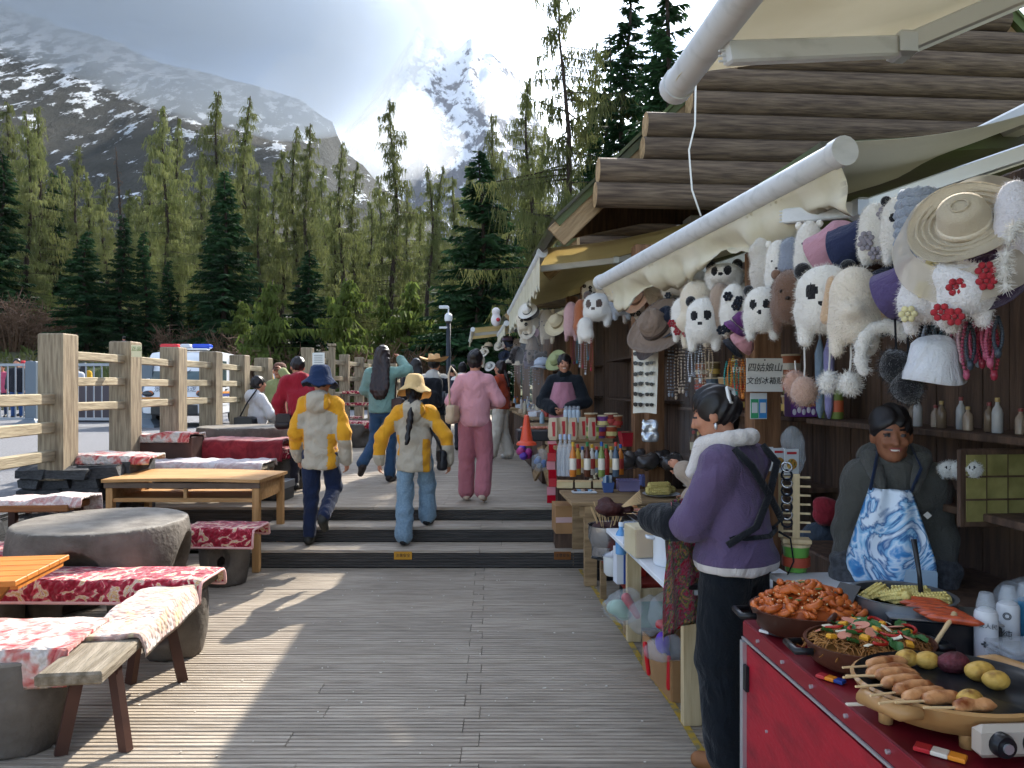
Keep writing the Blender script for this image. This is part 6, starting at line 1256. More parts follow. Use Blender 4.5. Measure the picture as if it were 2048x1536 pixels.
for k in range(24):
    s_ = rnd.uniform(11.3, 14.5) if k < 14 else rnd.uniform(15.7, 20.5); p_ = S(s_, rnd.uniform(.0, .5), 1.2); o = MB().box((0, 0, .04), (.16, .12, .08), rnd.uniform(0, 3), bev=.01).build('goods_box', plain(rnd.choice(('#a83a34', '#c9b090', '#5a6a8a', '#c9ccd2', '#7a4a2a', '#b8862e')), .5), None); o.location = p_; tag(o, 'small packed box on the far counters', 'box', 'boxes on the far counters')
t = thing('plush_toy', 'white and pink plush toy on the ridge of the far awning', 'toy', P(992, 640, 17.5)); v, f = sdf([('e', (0, 0, 0), (.12, .1, .16), dict(k=.03)), ('e', (0, 0, .2), (.1, .1, .1), dict(k=.03))], .03); raw('body', v, f, furmat('#ddd4d4'), t, True); MB().ball((.05, -.09, .0), .05, 8).build('bow', plain('#b8303a', .5), t, True)
# ------------------------------------------------------------------ stone tables, benches and quilts beside the fence
mat('cast_stone', '#6a635b', .8, '#4d4740', 5, bump=.45, bscale=30)
mat('cast_stone_top', '#7d776e', .65, '#5f5951', 7, bump=.25, bscale=40)
mat('pine', '#b58c5c', .6, '#9c7444', 2.5, (1.2, 12, 12), bump=.15); mat('pine_up', '#b58c5c', .6, '#9c7444', 2.5, (12, 12, 1.2), bump=.15)
mat('orange_wood', '#b9742c', .5, '#a3601f', 2.5, (1.2, 10, 10)); mat('old_plank', '#8a8070', .85, '#665c4c', 2.5, (10, 1.2, 10), bump=.5, bscale=10)
mat('brown_leg', '#4f3329', .7, '#38231c', 4)
def floral(name, base, cols, scale=9.0, thr=(.30, .62), stitch=34.0, seam=None):
    """printed quilt: blotches of flowers over a base colour, stitched puffs in relief."""
    m = bpy.data.materials.new(name); m.use_nodes = True; MATS[name] = m; nt = m.node_tree; N = nt.nodes.new; L = nt.links.new; b = nt.nodes['Principled BSDF']
    b.inputs['Roughness'].default_value = .9; b.inputs['Sheen Weight'].default_value = .4; b.inputs['Specular IOR Level'].default_value = .1
    tc = N('ShaderNodeTexCoord'); n0 = N('ShaderNodeTexNoise'); n0.inputs['Scale'].default_value = scale; n0.inputs['Detail'].default_value = 3; n0.inputs['Distortion'].default_value = 1.6; L(tc.outputs['Object'], n0.inputs['Vector'])
    r = N('ShaderNodeValToRGB'); e = r.color_ramp.elements; stops = [(0.0, base), (thr[0], base)]; n = len(cols)
    for i, c in enumerate(cols): stops.append((thr[0] + .02 + (thr[1] - thr[0]) * i / max(1, n - 1), c))
    e[0].position, e[0].color = 0, (*col(base), 1); e[1].position, e[1].color = thr[0], (*col(base), 1)
    for p, c in stops[2:]:
        q = e.new(min(1, p)); q.color = (*col(c), 1)
    L(n0.outputs[0], r.inputs[0]); L(r.outputs[0], b.inputs['Base Color'])
    v = N('ShaderNodeTexVoronoi'); v.inputs['Scale'].default_value = stitch; L(tc.outputs['Object'], v.inputs['Vector']); bp = N('ShaderNodeBump'); bp.inputs['Strength'].default_value = .7; bp.inputs['Distance'].default_value = .02; bp.invert = True; L(v.outputs['Distance'], bp.inputs['Height']); L(bp.outputs[0], b.inputs['Normal'])
floral('red_floral', '#8c1428', ('#a82c40', '#c04a58', '#dccab4', '#c8964c', '#d8d0c4', '#b03a48'), 11, (.47, .70))
floral('white_floral', '#b9b2ac', ('#b89e92', '#b08c80', '#bcb084', '#c0bab4'), 5, (.42, .72))
floral('redwhite', '#b4aaa2', ('#c4bcb4', '#b87a70', '#a8343a', '#b8403e'), 6, (.40, .74))
floral('pinkish', '#c9bcb8', ('#b89a98', '#d4c9c4', '#b88884', '#cfc4c0'), 6, (.38, .7))
floral('grey_quilt', '#bab4b4', ('#c8c0be', '#b09a9a', '#cfc8c4'), 5, (.4, .7), 14)
floral('red_cloth', '#7c1f28', ('#8c2a30', '#6a1820', '#8a3036'), 4, (.4, .7), 9)
def quilt(name, label, c, L, W, z, d0, d1, m, rz=0.0, wob=.02, seed=1, hem=None, cat='quilt', group=None, ends=0.0, droop=None):
    """a padded cloth lying over a bench: L along local x, W across local y, hanging d0 / d1 at the -y / +y sides, ends at both ends."""
    t = thing(name, label, cat, (c[0], c[1], z), rz, group); rn = random.Random(seed); ph = rn.uniform(0, 6); arc = d0 + W + d1
    e0 = ends
    def f(u, v, up=0.0):
        x = (u - .5) * (L + 2 * e0); q = v * arc - d0; dz = 0
        w = math.sin(7 * x + ph) * .5 + math.sin(17 * x + 2 * ph) * .25 + math.sin(11 * v * arc + ph) * .25
        if q < 0: y, zz = -W / 2 - .02 * min(1, -q * 12) - wob * .6 * w * min(1, -q * 8), q * .97
        elif q > W: y, zz = W / 2 + .02 * min(1, (q - W) * 12) + wob * .6 * w * min(1, (q - W) * 8), -(q - W) * .97
        else: y, zz = q - W / 2, 0
        rad = .025; 
        for edge, s in ((0, -1), (W, 1)):
            dq = (q - edge) * s
            if -rad < dq < rad: zz -= (dq + rad) ** 2 / (4 * rad) * .6
        if abs(x) > L / 2: ex = abs(x) - L / 2; zz -= ex * .95; x = math.copysign(L / 2 + .02 * min(1, ex * 10) + .01 * w, x)
        return Vector((x, y, zz + wob * .55 * w * (1 if 0 < q < W else .2) + .006 * (math.sin(34 * x + 2) * math.sin(34 * v * arc)) + up))
    nu, nv = int((L + 2 * e0) / .035) + 2, int(arc / .03) + 2
    MB().slab(lambda u, v: f(u, v, .022), nu, nv, .02).build('cover', m, t, True)
    if hem:
        for v in (0, 1): MB().tube([f(i / 40, v, .012) for i in range(41)], .010, 6).build('piping', hem, t, True)
        for u in (0, 1): MB().tube([f(u, i / 20, .012) for i in range(21)], .010, 6).build('piping', hem, t, True)
    return t
def stone(name, label, c, z0, h, rt, rm, rb, holes, cat, res=.02, a0=0.0, hw=None, ztop=None, hz=.3):
    t = thing(name, label, cat, (c[0], c[1], z0), a0); pr = [('y', (0, 0, h / 2), (max(rt, rm, rb),) * 2 + (h / 2,), (rt, rm, rb), dict(k=.01))]
    pr.append(('e', (0, 0, h * .32), (rb * .72, rb * .72, h * .42), dict(k=.03, op='-')))
    for k in range(holes):
        a = 2 * math.pi * k / holes + .3; pr.append(('e', (math.cos(a) * rm, math.sin(a) * rm, h * hz), (hw or rm * .55, hw or rm * .55, h * (.36 if hz < .35 else .24)), dict(k=.02, op='-')))
    if holes == 4: pr = pr[:1] + [('e', (0, 0, h * .2), (rb * .8, rb * .8, h * .62), dict(k=.03, op='-'))] + [('e', (math.cos(q_ * 1.5708 + .3) * rm, math.sin(q_ * 1.5708 + .3) * rm, h * .2), (.27, .27, h * .64), dict(k=.02, op='-')) for q_ in range(4)]
    v, f = sdf(pr, res, fluff(.002)); cz = v[f].mean(1)[:, 2]; raw('body', v, f, ['cast_stone', 'cast_stone_top'], t, 50, (cz > h - .012).astype(int)); return t
cT = P(205, 1040, 5.28)
stone('stone_table', 'round cast stone table with arched openings beside the red cushions', (cT.x, cT.y), 0, .715, .56, .575, .44, 4, 'table', .022, R(-7), .30)
stone('stone_stool', 'cast stone stool with an oval hole under the short red cushion', (P(450, 1100, 6.28).x, 6.28), 0, .46, .20, .205, .17, 2, 'stool', .016, R(-100), .085, hz=.5)
quilt('cushion_cover', 'short red floral cushion with pink piping on the stone stool', (P(450, 1060, 6.25).x, 6.25), .62, .34, .475, .15, .1, 'red_floral', R(-2), .012, 3, plain('#d8a9a4', .8), 'cushion')
stone('stone_stool', 'cast stone stool left of the round table under a red quilt'.replace('left of', 'beyond'), (P(-5, 1080, 5.2).x, 5.2), 0, .46, .22, .22, .18, 2, 'stool', .02, R(-60), .09, hz=.5)
quilt('cushion_cover', 'red and white floral quilt on the stool by the fence end', (P(-10, 1050, 5.2).x, 5.2), .55, .5, .50, .16, .1, 'red_floral', R(20), .02, 8, plain('#d8a9a4', .8), 'cushion')
# long bench with red floral cover
lbx = P(150, 1150, 4.62).x; bn = thing('stone_bench', 'long low bench on cast stone blocks under the long floral cover', 'bench', (lbx, 4.62, 0)); MB().box((0, 0, .44), (1.66, .34, .05), bev=.01).build('seat', 'old_plank', bn)
for dx in (.62, -.55):
    pr = [('y', (dx, 0, .21), (.2, .2, .21), (.19, .2, .165), dict(k=.01)), ('e', (dx - .02, -.2, .2), (.08, .12, .09), dict(k=.02, op='-'))]; v, f = sdf(pr, .016, fluff(.002)); raw('block', v, f, 'cast_stone', bn, 50)
quilt('bench_cover', 'long red floral cover with pink piping on the long bench', (lbx, 4.62), 1.74, .34, .48, .13, .1, 'red_floral', R(-1.5), .014, 5, plain('#d8a9a4', .8), 'cushion')
# stone stool in front with white quilt and red hem
stone('stone_stool', 'big cast stone stool under the white quilt with red hem', (P(55, 1430, 3.5).x, 3.45), 0, .44, .20, .21, .175, 2, 'stool', .016, R(20), .085, hz=.45)
quilt('cushion_cover', 'white quilt with dark red hanging hem on the big stone stool', (P(45, 1300, 3.5).x - .02, 3.52), .62, .48, .47, .16, .05, 'redwhite', R(8), .02, 12, None, 'quilt')
# plank bench with quilt
a, b = Vector((-1.87, 3.12, 0)), Vector((-2.03, 4.42, 0)); d = b - a; pb = thing('plank_bench', 'narrow weathered plank bench with splayed dark legs', 'bench', (a.x, a.y, 0), math.atan2(-d.x, d.y)); PL = d.length
MB().box((0, PL / 2, .425), (.27, PL, .055), bev=.01).build('seat', 'old_plank', pb)
for sx, y in ((-1, .28), (1, .28), (-1, PL - .3), (1, PL - .3)): MB().bar((sx * .07, y, .40), (sx * .14, y - (.04 if y < .5 else -.04), 0), .036, .052).build('leg', 'brown_leg', pb)
for y in (.28, PL - .3): MB().box((0, y, .375), (.2, .05, .05)).build('crosspiece', 'brown_leg', pb)
qt = quilt('quilt', 'white and peach fluffy quilt thrown over the plank bench', (0, 0), .92, .31, .458, .10, .12, 'white_floral', 0, .035, 21); qt.location = (-1.985, 3.98, .458); qt.rotation_euler = (0, 0, math.atan2(d.y, d.x))
# orange folding table
ft = thing('folding_table', 'varnished orange wooden folding table at the fence end of the long bench', 'table', (P(40, 1160, 3.9).x - .40, 3.95, -.03), R(8)); 
for k in range(5): MB().box((0, -.24 + .12 * k, .70), (.92, .116, .028), bev=.003).build('slat', 'orange_wood', ft)
for y in (-.22, .22): MB().bar((-.25, y, .69), (.28, y, .0), .05, .035).build('leg', 'orange_wood', ft); MB().bar((.25, y + .04, .69), (-.28, y + .04, .0), .05, .035).build('leg', 'orange_wood', ft)
for x in (-.43, .43): MB().box((x, 0, .675), (.04, .5, .03)).build('batten', 'orange_wood', ft)
# school desk
dk = thing('wooden_desk', 'pine desk with an open shelf under its warped top', 'desk', (P(362, 960, 6.6).x, 6.6, 0), R(-1)); w = 1.42; zt = .835
def dtop(u, v): return ((u - .5) * w, v * .78 - .02, zt + .012 * math.sin(u * 3.1) - .01 * (u - .5) * 2 * v)
MB().slab(dtop, 12, 3, .028).build('top', 'pine', dk)
MB().box((0, .02, zt - .055), (w - .02, .03, .05), bev=.003).build('front_rail', mat('grey_edge', '#6a5a4c', .7, '#4f4238', 6), dk); MB().box((0, .38, zt - .19), (w - .12, .64, .018)).build('shelf', 'pine', dk); MB().box((0, .05, zt - .19), (w - .12, .03, .035)).build('shelf_edge', 'pine', dk); MB().box((.02, .05, zt - .12), (.03, .03, .12)).build('divider', 'pine_up', dk)
for x in (-w / 2 + .05, w / 2 - .05):
    for y in (.05, .70): MB().box((x, y, (zt - .03) / 2), (.06, .06, zt - .03), bev=.004).build('leg', 'pine_up', dk)
    MB().box((x, .38, zt - .12), (.02, .6, .17)).build('side_panel', 'pine', dk)
# stool with quilt by the slate wall
sb = thing('wooden_stand', 'rough wooden bench stand in front of the slate wall', 'bench', (P(75, 1000, 5.75).x, 5.75, 0), R(4)); 
for y in (-.09, .09): MB().box((0, y, .74), (.62, .16, .05), bev=.006).build('plank', mat('reddish_wood', '#8a5a34', .7, '#6d4526', 3, (1.2, 10, 10)), sb)
for x in (-.25, .25):
    for y in (-.12, .12): MB().box((x, y, .36), (.05, .05, .72)).build('leg', 'brown_leg', sb)
quilt('quilt', 'faded pink and white quilt folded on the rough bench stand', (P(90, 985, 5.75).x, 5.78), .66, .34, .785, .05, .14, 'pinkish', R(6), .06, 31)
# upper ledge and benches
quilt('quilt', 'red and white quilt spread on the slate ledge by the big fence post', (P(225, 905, 7.2).x, 7.22), .82, .42, .985, .07, .05, 'redwhite', R(6), .03, 41)
quilt('quilt', 'rumpled red quilt heaped behind the ledge quilt', (P(330, 870, 8.3).x, 8.35), .72, .36, 1.12, .08, .05, 'redwhite', R(-4), .05, 43)
MB().box((0, 0, .33), (.7, .34, .66), bev=.01).build('crate_seat', 'brown_leg', label='dark crate seat under the rumpled red quilt', cat='crate', at=(P(330, 870, 8.3).x, 8.35, UP_Z))
t = thing('low_bench', 'long wooden bench carrying the pale diamond quilt', 'bench', (P(392, 930, 7.85).x, 7.9, UP_Z)); MB().box((0, 0, .37), (1.5, .4, .05), bev=.006).build('seat', 'old_plank', t); [MB().box((x, y, .175), (.06, .05, .35)).build('leg', 'brown_leg', t) for x in (-.65, .65) for y in (-.14, .14)]
quilt('quilt', 'pale grey pink quilt with diamond stitching on the long wooden bench', (P(390, 930, 7.85).x, 7.9), 1.56, .46, .855, .07, .06, 'grey_quilt', R(-1), .02, 47)
t = thing('folding_stand', 'crossed wooden folding legs under the dark red cloth', 'table', (P(440, 880, 8.6).x, 8.75, UP_Z)); MB().box((0, 0, .555), (1.45, .5, .03)).build('top', 'brown_leg', t)
for x in (-.35, -.1, .55): MB().bar((x - .1, -.2, .54), (x + .12, -.2, 0), .03, .04).build('leg', 'old_plank', t); MB().bar((x + .12, -.17, .54), (x - .1, -.17, 0), .03, .04).build('leg', 'old_plank', t)
quilt('table_cloth', 'dark red cloth hanging over the folding stand', (P(440, 880, 8.6).x, 8.75), 1.52, .54, 1.03, .24, .1, 'red_cloth', R(1), .03, 51, None, 'cloth')
c2 = P(492, 855, 9.75); stone('stone_table', 'round stone table with grey top where the women sit', (c2.x, c2.y), UP_Z, .70, .60, .6, .46, 4, 'table', .03, R(-20), .3)
stone('stone_stool', 'stone stool with red patterned seat behind the first walker', (P(570, 900, 8.6).x, 8.9), UP_Z, .45, .2, .2, .17, 2, 'stool', .025, R(-60), .09, hz=.5)
quilt('cushion_cover', 'red patterned cushion behind the first walker', (P(566, 893, 8.6).x, 8.9), .45, .4, .905, .1, .1, 'red_floral', 0, .015, 55, None, 'cushion')
t = thing('metal_crate', 'silver edged black crate on the boards behind the desk', 'crate', (P(556, 950, 8.0).x, 8.0, UP_Z), R(-6)); MB().box((0, 0, .17), (.26, .3, .08), bev=.005).build('lid', 'steel_dull', t); MB().box((0, 0, .07), (.24, .28, .13)).build('body', 'black_pan', t)
for i, (px, Y, lb) in enumerate(((715, 15.0, 'stone stool with red floral pad beside the woman in green'), (690, 17.2, 'farther stone stool with red pad near the far fence'))):
    X = P(px, 850, Y).x; stone('stone_stool', lb, (X, Y), UP_Z, .48, .32, .33, .26, 2, 'stool', .035, R(-60), .12, hz=.45); quilt('cushion_cover', ('bright red floral pad on the near far stool', 'red floral pad on the farther stool')[i], (X, Y), .72, .5, UP_Z + .5, .12, .1, 'red_floral', 0, .02, 61 + i, None, 'cushion')
t = thing('display_shelf', 'small wooden shelf with red goods by the far fence', 'shelf', (P(715, 800, 16.2).x, 16.2, UP_Z)); [MB().box((0, 0, z), (.7, .35, .03)).build('board', 'old_plank', t) for z in (.5, .8, 1.05)]; [MB().box((x, y, .53), (.04, .04, 1.06)).build('leg', 'old_plank', t) for x in (-.33, .33) for y in (-.15, .15)]
for k in range(2): quilt('folded_quilt', ('upper', 'lower')[k] + ' folded red quilt on the small wooden shelf', (P(715, 800, 16.2).x, 16.2), .6, .3, UP_Z + (1.1, .85)[k], .05, .05, 'red_floral', 0, .02, 71 + k)

# ------------------------------------------------------------------ patrol vehicle
VY = 16.6; vx = P(350, 800, VY).x; RZ = .75
pv = thing('patrol_vehicle', 'white electric patrol cart with red and blue roof light', 'vehicle', (vx, VY, RZ), R(5)); WH = mat('white_paint', '#d9dce0', .25, coat=.4); GL = mat('dark_glass', '#3a4a4c', .08, '#55686a', 1.5, spec=.8)
hw = .74; prof = [(0.0, .32), (-.03, .55), (.02, .80), (.12, .95), (.33, 1.55), (.50, 1.70), (1.0, 1.76), (2.2, 1.74), (2.5, 1.66), (2.58, 1.3), (2.6, .5), (2.55, .3), (2.1, .26), (.5, .24)]
m = MB(); n = len(prof); sec = ((-hw, .93), (-hw + .05, .985), (-hw + .14, 1), (hw - .14, 1), (hw - .05, .985), (hw, .93)); cy_, cz_ = 1.3, .95
V = []
for x, k in sec: V += [(x, cy_ + (y - cy_) * k, cz_ + (z - cz_) * k) for y, z in prof]
F = [tuple(range(n)), tuple(range(6 * n - 1, 5 * n - 1, -1))] + [(j * n + i, j * n + (i + 1) % n, (j + 1) * n + (i + 1) % n, (j + 1) * n + i) for j in range(5) for i in range(n)]
m.add(V, F); body = m.build('body', WH, pv, 35)
MB().grid(lambda u, v: ((u - .5) * 1.22, .145 + .195 * v - .018, .99 + .52 * v), 6, 4).build('windscreen', GL, pv); MB().tube([(-.62, .12, .98), (.62, .12, .98)], .012, 6).build('screen_seal', 'black_pan', pv)
MB().tube([(-.1, .12, 1.02), (.28, .2, 1.3)], .008, 5).build('wiper', 'black_pan', pv)
for y0, y1 in ((.55, 1.35), (1.45, 2.35)):
    for sx in (-1, 1): dr = MB().box((sx * (hw + .004), (y0 + y1) / 2, 1.05), (.012, y1 - y0, 1.15), bev=.005).build('door', WH, pv); MB().box((sx * (hw + .012), (y0 + y1) / 2, 1.22), (.008, y1 - y0 - .14, .62), bev=.003).build('door_glass', GL, dr); MB().box((sx * (hw + .02), y1 - .1, .85), (.02, .12, .03)).build('handle', 'black_pan', dr)
for z, c in ((.66, '#c8853a'), (.60, '#2c3f80')):
    MB().box((0, -.03, z), (1.40, .014, .045)).build('stripe', plain(c, .4), pv)
    for sx in (-1, 1): MB().box((sx * (hw + .016), 1.3, z + .12), (.008, 2.4, .045)).build('stripe', plain(c, .4), pv)
MB().box((0, -.04, .40), (1.0, .04, .22), bev=.01).build('grille', 'black_pan', pv)
for sx in (-1, 1): MB().ball((sx * .58, .0, .76), (.13, .05, .07), 12).build('headlight', plain('#3a3c40', .1), pv, True); MB().lathe([(.05, 0), (.05, .01), (0, .012)], 12, (sx * .52, -.02, .78), mtx=Matrix.Rotation(R(90), 4, 'X')).build('turn_lamp', plain('#b8602a', .3), pv)
for sx in (-1, 1):
    for y in (.55, 2.1): wl = MB().tube([(sx * (hw - .12), y, .24), (sx * (hw + .01), y, .24)], .25, 20).build('wheel', plain('#1c1c1e', .8), pv, 40); MB().tube([(sx * (hw + .0), y, .24), (sx * (hw + .02), y, .24)], .14, 16).build('rim', 'alu', wl, 40)
    MB().box((sx * (hw + .1), .42, 1.15), (.12, .05, .18), bev=.02).build('mirror', 'black_pan', pv)
lbz = 1.80; lb_ = MB().box((0, .75, lbz), (1.0, .2, .04), bev=.01).build('light_bar', 'alu', pv)
for x, c, w_ in ((-.36, '#c41a2a', .42), (0, '#c9ccd0', .24), (.36, '#1a4ac4', .42)): MB().box((x, .75, lbz + .065), (w_ - .02, .24, .1), bev=.03).build('lamp', plain(c, .2), lb_)
text('景区', .15, plain('#2a3044', .5), pv, (-.30, -.010, .86), (R(74), 0, 0)); text('巡逻', .15, plain('#2a3044', .5), pv, (.32, -.010, .86), (R(74), 0, 0)); MB().ball((0, .005, .88), (.09, .01, .035), 10).build('badge', plain('#8a94a0', .4), pv)
# crowd barrier
br = thing('crowd_barrier', 'grey metal crowd barrier with upright bars and a heavy footed post', 'barrier', (P(66, 850, 17.0).x, 17.0, RZ), R(-4)); BM = mat('grey_paint', '#8d9299', .45, metal=.2)
for x0, x1 in ((-3.2, -.2), (.2, 2.6)):
    for z in (1.42, .18): MB().box(((x0 + x1) / 2, 0, z), (x1 - x0, .05, .06)).build('rail', BM, br)
    q = x0 + .12
    while q < x1: MB().tube([(q, 0, .18), (q, 0, 1.42)], .016, 6).build('bar', BM, br); q += .19
for x in (0, 2.75): MB().box((x, 0, .75), (.26, .16, 1.5), bev=.02).build('post', plain('#5f6a74', .5), br); MB().lathe([(.44, 0), (.42, .05), (.2, .16), (.16, .2)], 4, (x, 0, 0), mtx=Matrix.Rotation(R(45), 4, 'Z')).build('foot', plain('#5f6a74', .5), br)
t = thing('road_barrier', 'dark panelled barrier low behind the patrol cart', 'barrier', (P(190, 800, 19.5).x, 19.5, RZ), R(-3)); MB().box((0, 0, .55), (2.6, .08, .9)).build('panel', plain('#4a444a', .6), t); MB().box((0, 0, .05), (2.8, .4, .1), bev=.02).build('foot', plain('#3a3a40', .6), t)
# camera pole
cpz = P(897, 690, 23.5); t = thing('camera_pole', 'dark pole carrying white dome cameras at the end of the stalls', 'pole', (cpz.x, 23.5, UP_Z)); MB().tube([(0, 0, 0), (0, 0, 3.35)], [.09, .07], 10).build('pole', plain('#20262e', .5), t, True); MB().lathe([(.11, 0), (.13, .08), (.12, .2), (.05, .26), (0, .27)], 14, (0, -.02, 3.3)).build('dome_camera', plain('#d0d4d8', .3), t, 40); MB().ball((0, -.02, 3.3), .1, 10).build('lens', 'black_pan', t, True); MB().box((-.15, 0, 3.75), (.3, .1, .1), bev=.02).build('box_camera', plain('#c4c8cc', .4), t); MB().tube([(0, 0, 3.35), (0, 0, 3.75), (-.1, 0, 3.75)], .025, 6).build('bracket', plain('#c4c8cc', .4), t); MB().box((-.14, -.02, 3.1), (.3, .07, .06)).build('side_arm', plain('#c4c8cc', .4), t)
# ------------------------------------------------------------------ people
mat('skin', '#b98468', .55, '#a87258', 20, spec=.3); mat('skin_tan', '#8f5f45', .55, '#7d4f38', 20, spec=.3); mat('lip', '#8a4a44', .5); mat('eye_dark', '#20181a', .35); mat('teeth', '#d8d0c4', .4); mat('hair', '#1a1517', .45, '#0f0c0d', 40, (1, 1, .2), spec=.4)
mat('hair_brown', '#2b1c1a', .45, '#1a1112', 40, (1, 1, .2), spec=.4)
J0 = dict(pel=(0, 0, .93), wai=(0, 0, 1.06), che=(0, 0, 1.25), nek=(0, -.01, 1.40), hed=(0, .02, 1.54), shL=(-.150, 0, 1.325), elL=(-.205, -.03, 1.08), wrL=(-.21, .05, .85), hiL=(-.085, 0, .90), knL=(-.095, .02, .49), anL=(-.10, -.03, .085), toL=(-.115, .11, .035))
for k in list(J0):
    if k.endswith('L'): J0[k[:-1] + 'R'] = (-J0[k][0],) + J0[k][1:]
def person(label, pos, rz, H, outfit, pose=None, res=.014, group=None, lean=None):
    k = H / 1.66; J = dict(J0); J.update(pose or {}); J = {a: Vector(b) * k for a, b in J.items()}
    o = dict(skin='skin', hair='short', haircol='hair', top='#444444', bottom='#333333', shoe='#222222', puff=0.0, hem=.80, flare=0.0, wr=.0055, sleeve=1.0, yaw=0.0, pitch=0.0, face=True, legw=0.0); o.update(outfit)
    t = thing('person', label, 'person', pos, rz, group); V3 = lambda v: tuple(v)
    Rh = (Matrix.Rotation(o['yaw'], 3, 'Z') @ Matrix.Rotation(o['pitch'], 3, 'X')); hd = J['hed']
    def HP(x, y, z): return tuple(hd + Rh @ (Vector((x, y, z)) * k))
    rm = np.array(Rh); E = lambda c, r, **d: ('e', HP(*c), tuple(q * k for q in r), rm, d)
    hr = min(res, .012) if o['face'] else res
    # body: one skin
    pr = [('c', V3(J['che']), V3(J['pel']), .085 * k, .08 * k, (0, 1, 0), .75, dict(k=.03)), ('c', V3(J['shL']), V3(J['shR']), .045 * k, .045 * k, dict(k=.03)), ('c', V3(J['che']), V3(J['nek']), .07 * k, .052 * k, dict(k=.03)), ('c', V3(J['nek']), HP(0, -.015, -.06), .05 * k, .047 * k, dict(k=.02)),
          E((0, -.008, .022), (.072, .09, .092), k=.02), E((0, .022, -.045), (.056, .066, .07), k=.03), E((0, .06, -.085), (.028, .022, .022), k=.02), ('c', HP(0, .088, .012), HP(0, .104, -.022), .008 * k, .013 * k, dict(k=.012)), E((-.033, .082, -.02), (.022, .014, .018), k=.02), E((.033, .082, -.02), (.022, .014, .018), k=.02),
          E((-.074, -.005, -.01), (.012, .022, .034), k=.006), E((.074, -.005, -.01), (.012, .022, .034), k=.006), E((0, .078, -.052), (.024, .014, .010), k=.01), E((-.031, .098, .012), (.016, .012, .010), k=.01, op='-'), E((.031, .098, .012), (.016, .012, .010), k=.01, op='-'), E((-.031, .078, .012), (.014, .012, .011), k=.004), E((.031, .078, .012), (.014, .012, .011), k=.004)]
    for s in 'LR':
        sh, el, wr, hi, kn, an = (J[q + s] for q in ('sh', 'el', 'wr', 'hi', 'kn', 'an'))
        pr += [('c', V3(sh), V3(el), .042 * k, .036 * k, dict(k=.02)), ('c', V3(el), V3(wr), .036 * k, .025 * k, dict(k=.015)), ('c', V3(J['pel']), V3(hi), .07 * k, .07 * k, dict(k=.03)), ('c', V3(hi), V3(kn), .065 * k, .048 * k, dict(k=.03)), ('c', V3(kn), V3(an), .045 * k, .034 * k, dict(k=.02))]
        d = (wr - el).normalized(); side = Vector((1 if s == 'L' else -1, .3, 0)); n = d.cross(side).normalized(); fw = n.cross(d).normalized(); fr = max(.0085 * k, hr * .62)
        pa = wr + d * .045 * k; pr.append(('c', V3(wr), V3(wr + d * .075 * k), .026 * k, .032 * k, V3(fw), .55, dict(k=.012)))
        for q, ln_ in enumerate((.07, .082, .077, .06)):
            off = n * (.027 - .018 * q) * k; a = wr + d * .08 * k + off; b = a + (d * .75 + fw * .25) * ln_ * .5 * k; c = b + (d * .5 + fw * .8).normalized() * ln_ * .5 * k
            pr += [('c', V3(a), V3(b), fr, fr * .95, dict(k=.004)), ('c', V3(b), V3(c), fr * .95, fr * .85, dict(k=.004))]
        a = wr + d * .03 * k + n * .026 * k; b = a + (d * .6 + n * .7 + fw * .3).normalized() * .04 * k; pr += [('c', V3(a), V3(b), fr * 1.2, fr * 1.1, dict(k=.008)), ('c', V3(b), V3(b + (d * .9 + fw * .4).normalized() * .032 * k), fr * 1.1, fr, dict(k=.004))]
    inv = Rh.inverted()
    def pk(c):
        q = (c - np.array(hd)) @ np.array(inv).T / k; m = np.zeros(len(c), int); fr = q[:, 1] > .05
        for sx in (-1, 1):
            m[fr & (((q[:, 0] - sx * .031) / .015) ** 2 + ((q[:, 2] - .012) / .0065) ** 2 < 1)] = 1
            m[fr & (((q[:, 0] - sx * .031) / .019) ** 2 + ((q[:, 2] - .034 + .05 * np.abs(q[:, 0] - sx * .031)) / .0055) ** 2 < 1)] = 1
        m[fr & ((q[:, 0] / .026) ** 2 + ((q[:, 2] + .052 - o.get('smile', 0) * 8 * q[:, 0] ** 2) / .009) ** 2 < 1)] = 2
        if o.get('smile'): m[fr & ((q[:, 0] / .020) ** 2 + ((q[:, 2] + .052 - o.get('smile', 0) * 8 * q[:, 0] ** 2) / .0055) ** 2 < 1)] = 3
        return m
    solid('body', pr, hr, [o['skin'], 'eye_dark', 'lip', 'teeth'], t, None, pk if o['face'] else None)
    # upper garment
    p = o['puff']; hem = o['hem'] * k; wd = J['wai'] + (J['wai'] - J['che']) * 0; base = J['pel'].lerp(J['wai'], 0); hb = Vector((J['pel'].x, J['pel'].y, hem))
    ut = [('c', V3(J['che']), V3(J['wai']), (.145 + p) * k, (.135 + p) * k, (0, 1, 0), .70, dict(k=.04)), ('c', V3(J['wai']), V3(Vector((J['pel'].x, J['pel'].y, hem + .05))), (.138 + p) * k, (.155 + p + o.get('hemw', 0)) * k, (0, 1, 0), .80, dict(k=.04)), ('c', V3(J['shL'] * .9 + J['che'] * .1), V3(J['shR'] * .9 + J['che'] * .1), (.058 + p * .4) * k, (.058 + p * .4) * k, dict(k=.05))]
    for s in 'LR':
        sh, el, wr = (J[q + s] for q in ('sh', 'el', 'wr')); w2 = el.lerp(wr, o['sleeve'])
        ut += [('c', V3(J['nek'] + Vector((0, 0, -.045)) * k), V3(sh), (.062 + p * .2) * k, (.05 + p * .3) * k, dict(k=.04)), ('c', V3(sh), V3(el), (.060 + p * .6) * k, (.056 + p * .6) * k, dict(k=.035)), ('c', V3(el), V3(w2), (.057 + p * .7) * k, (.045 + p * .6) * k, dict(k=.02))]
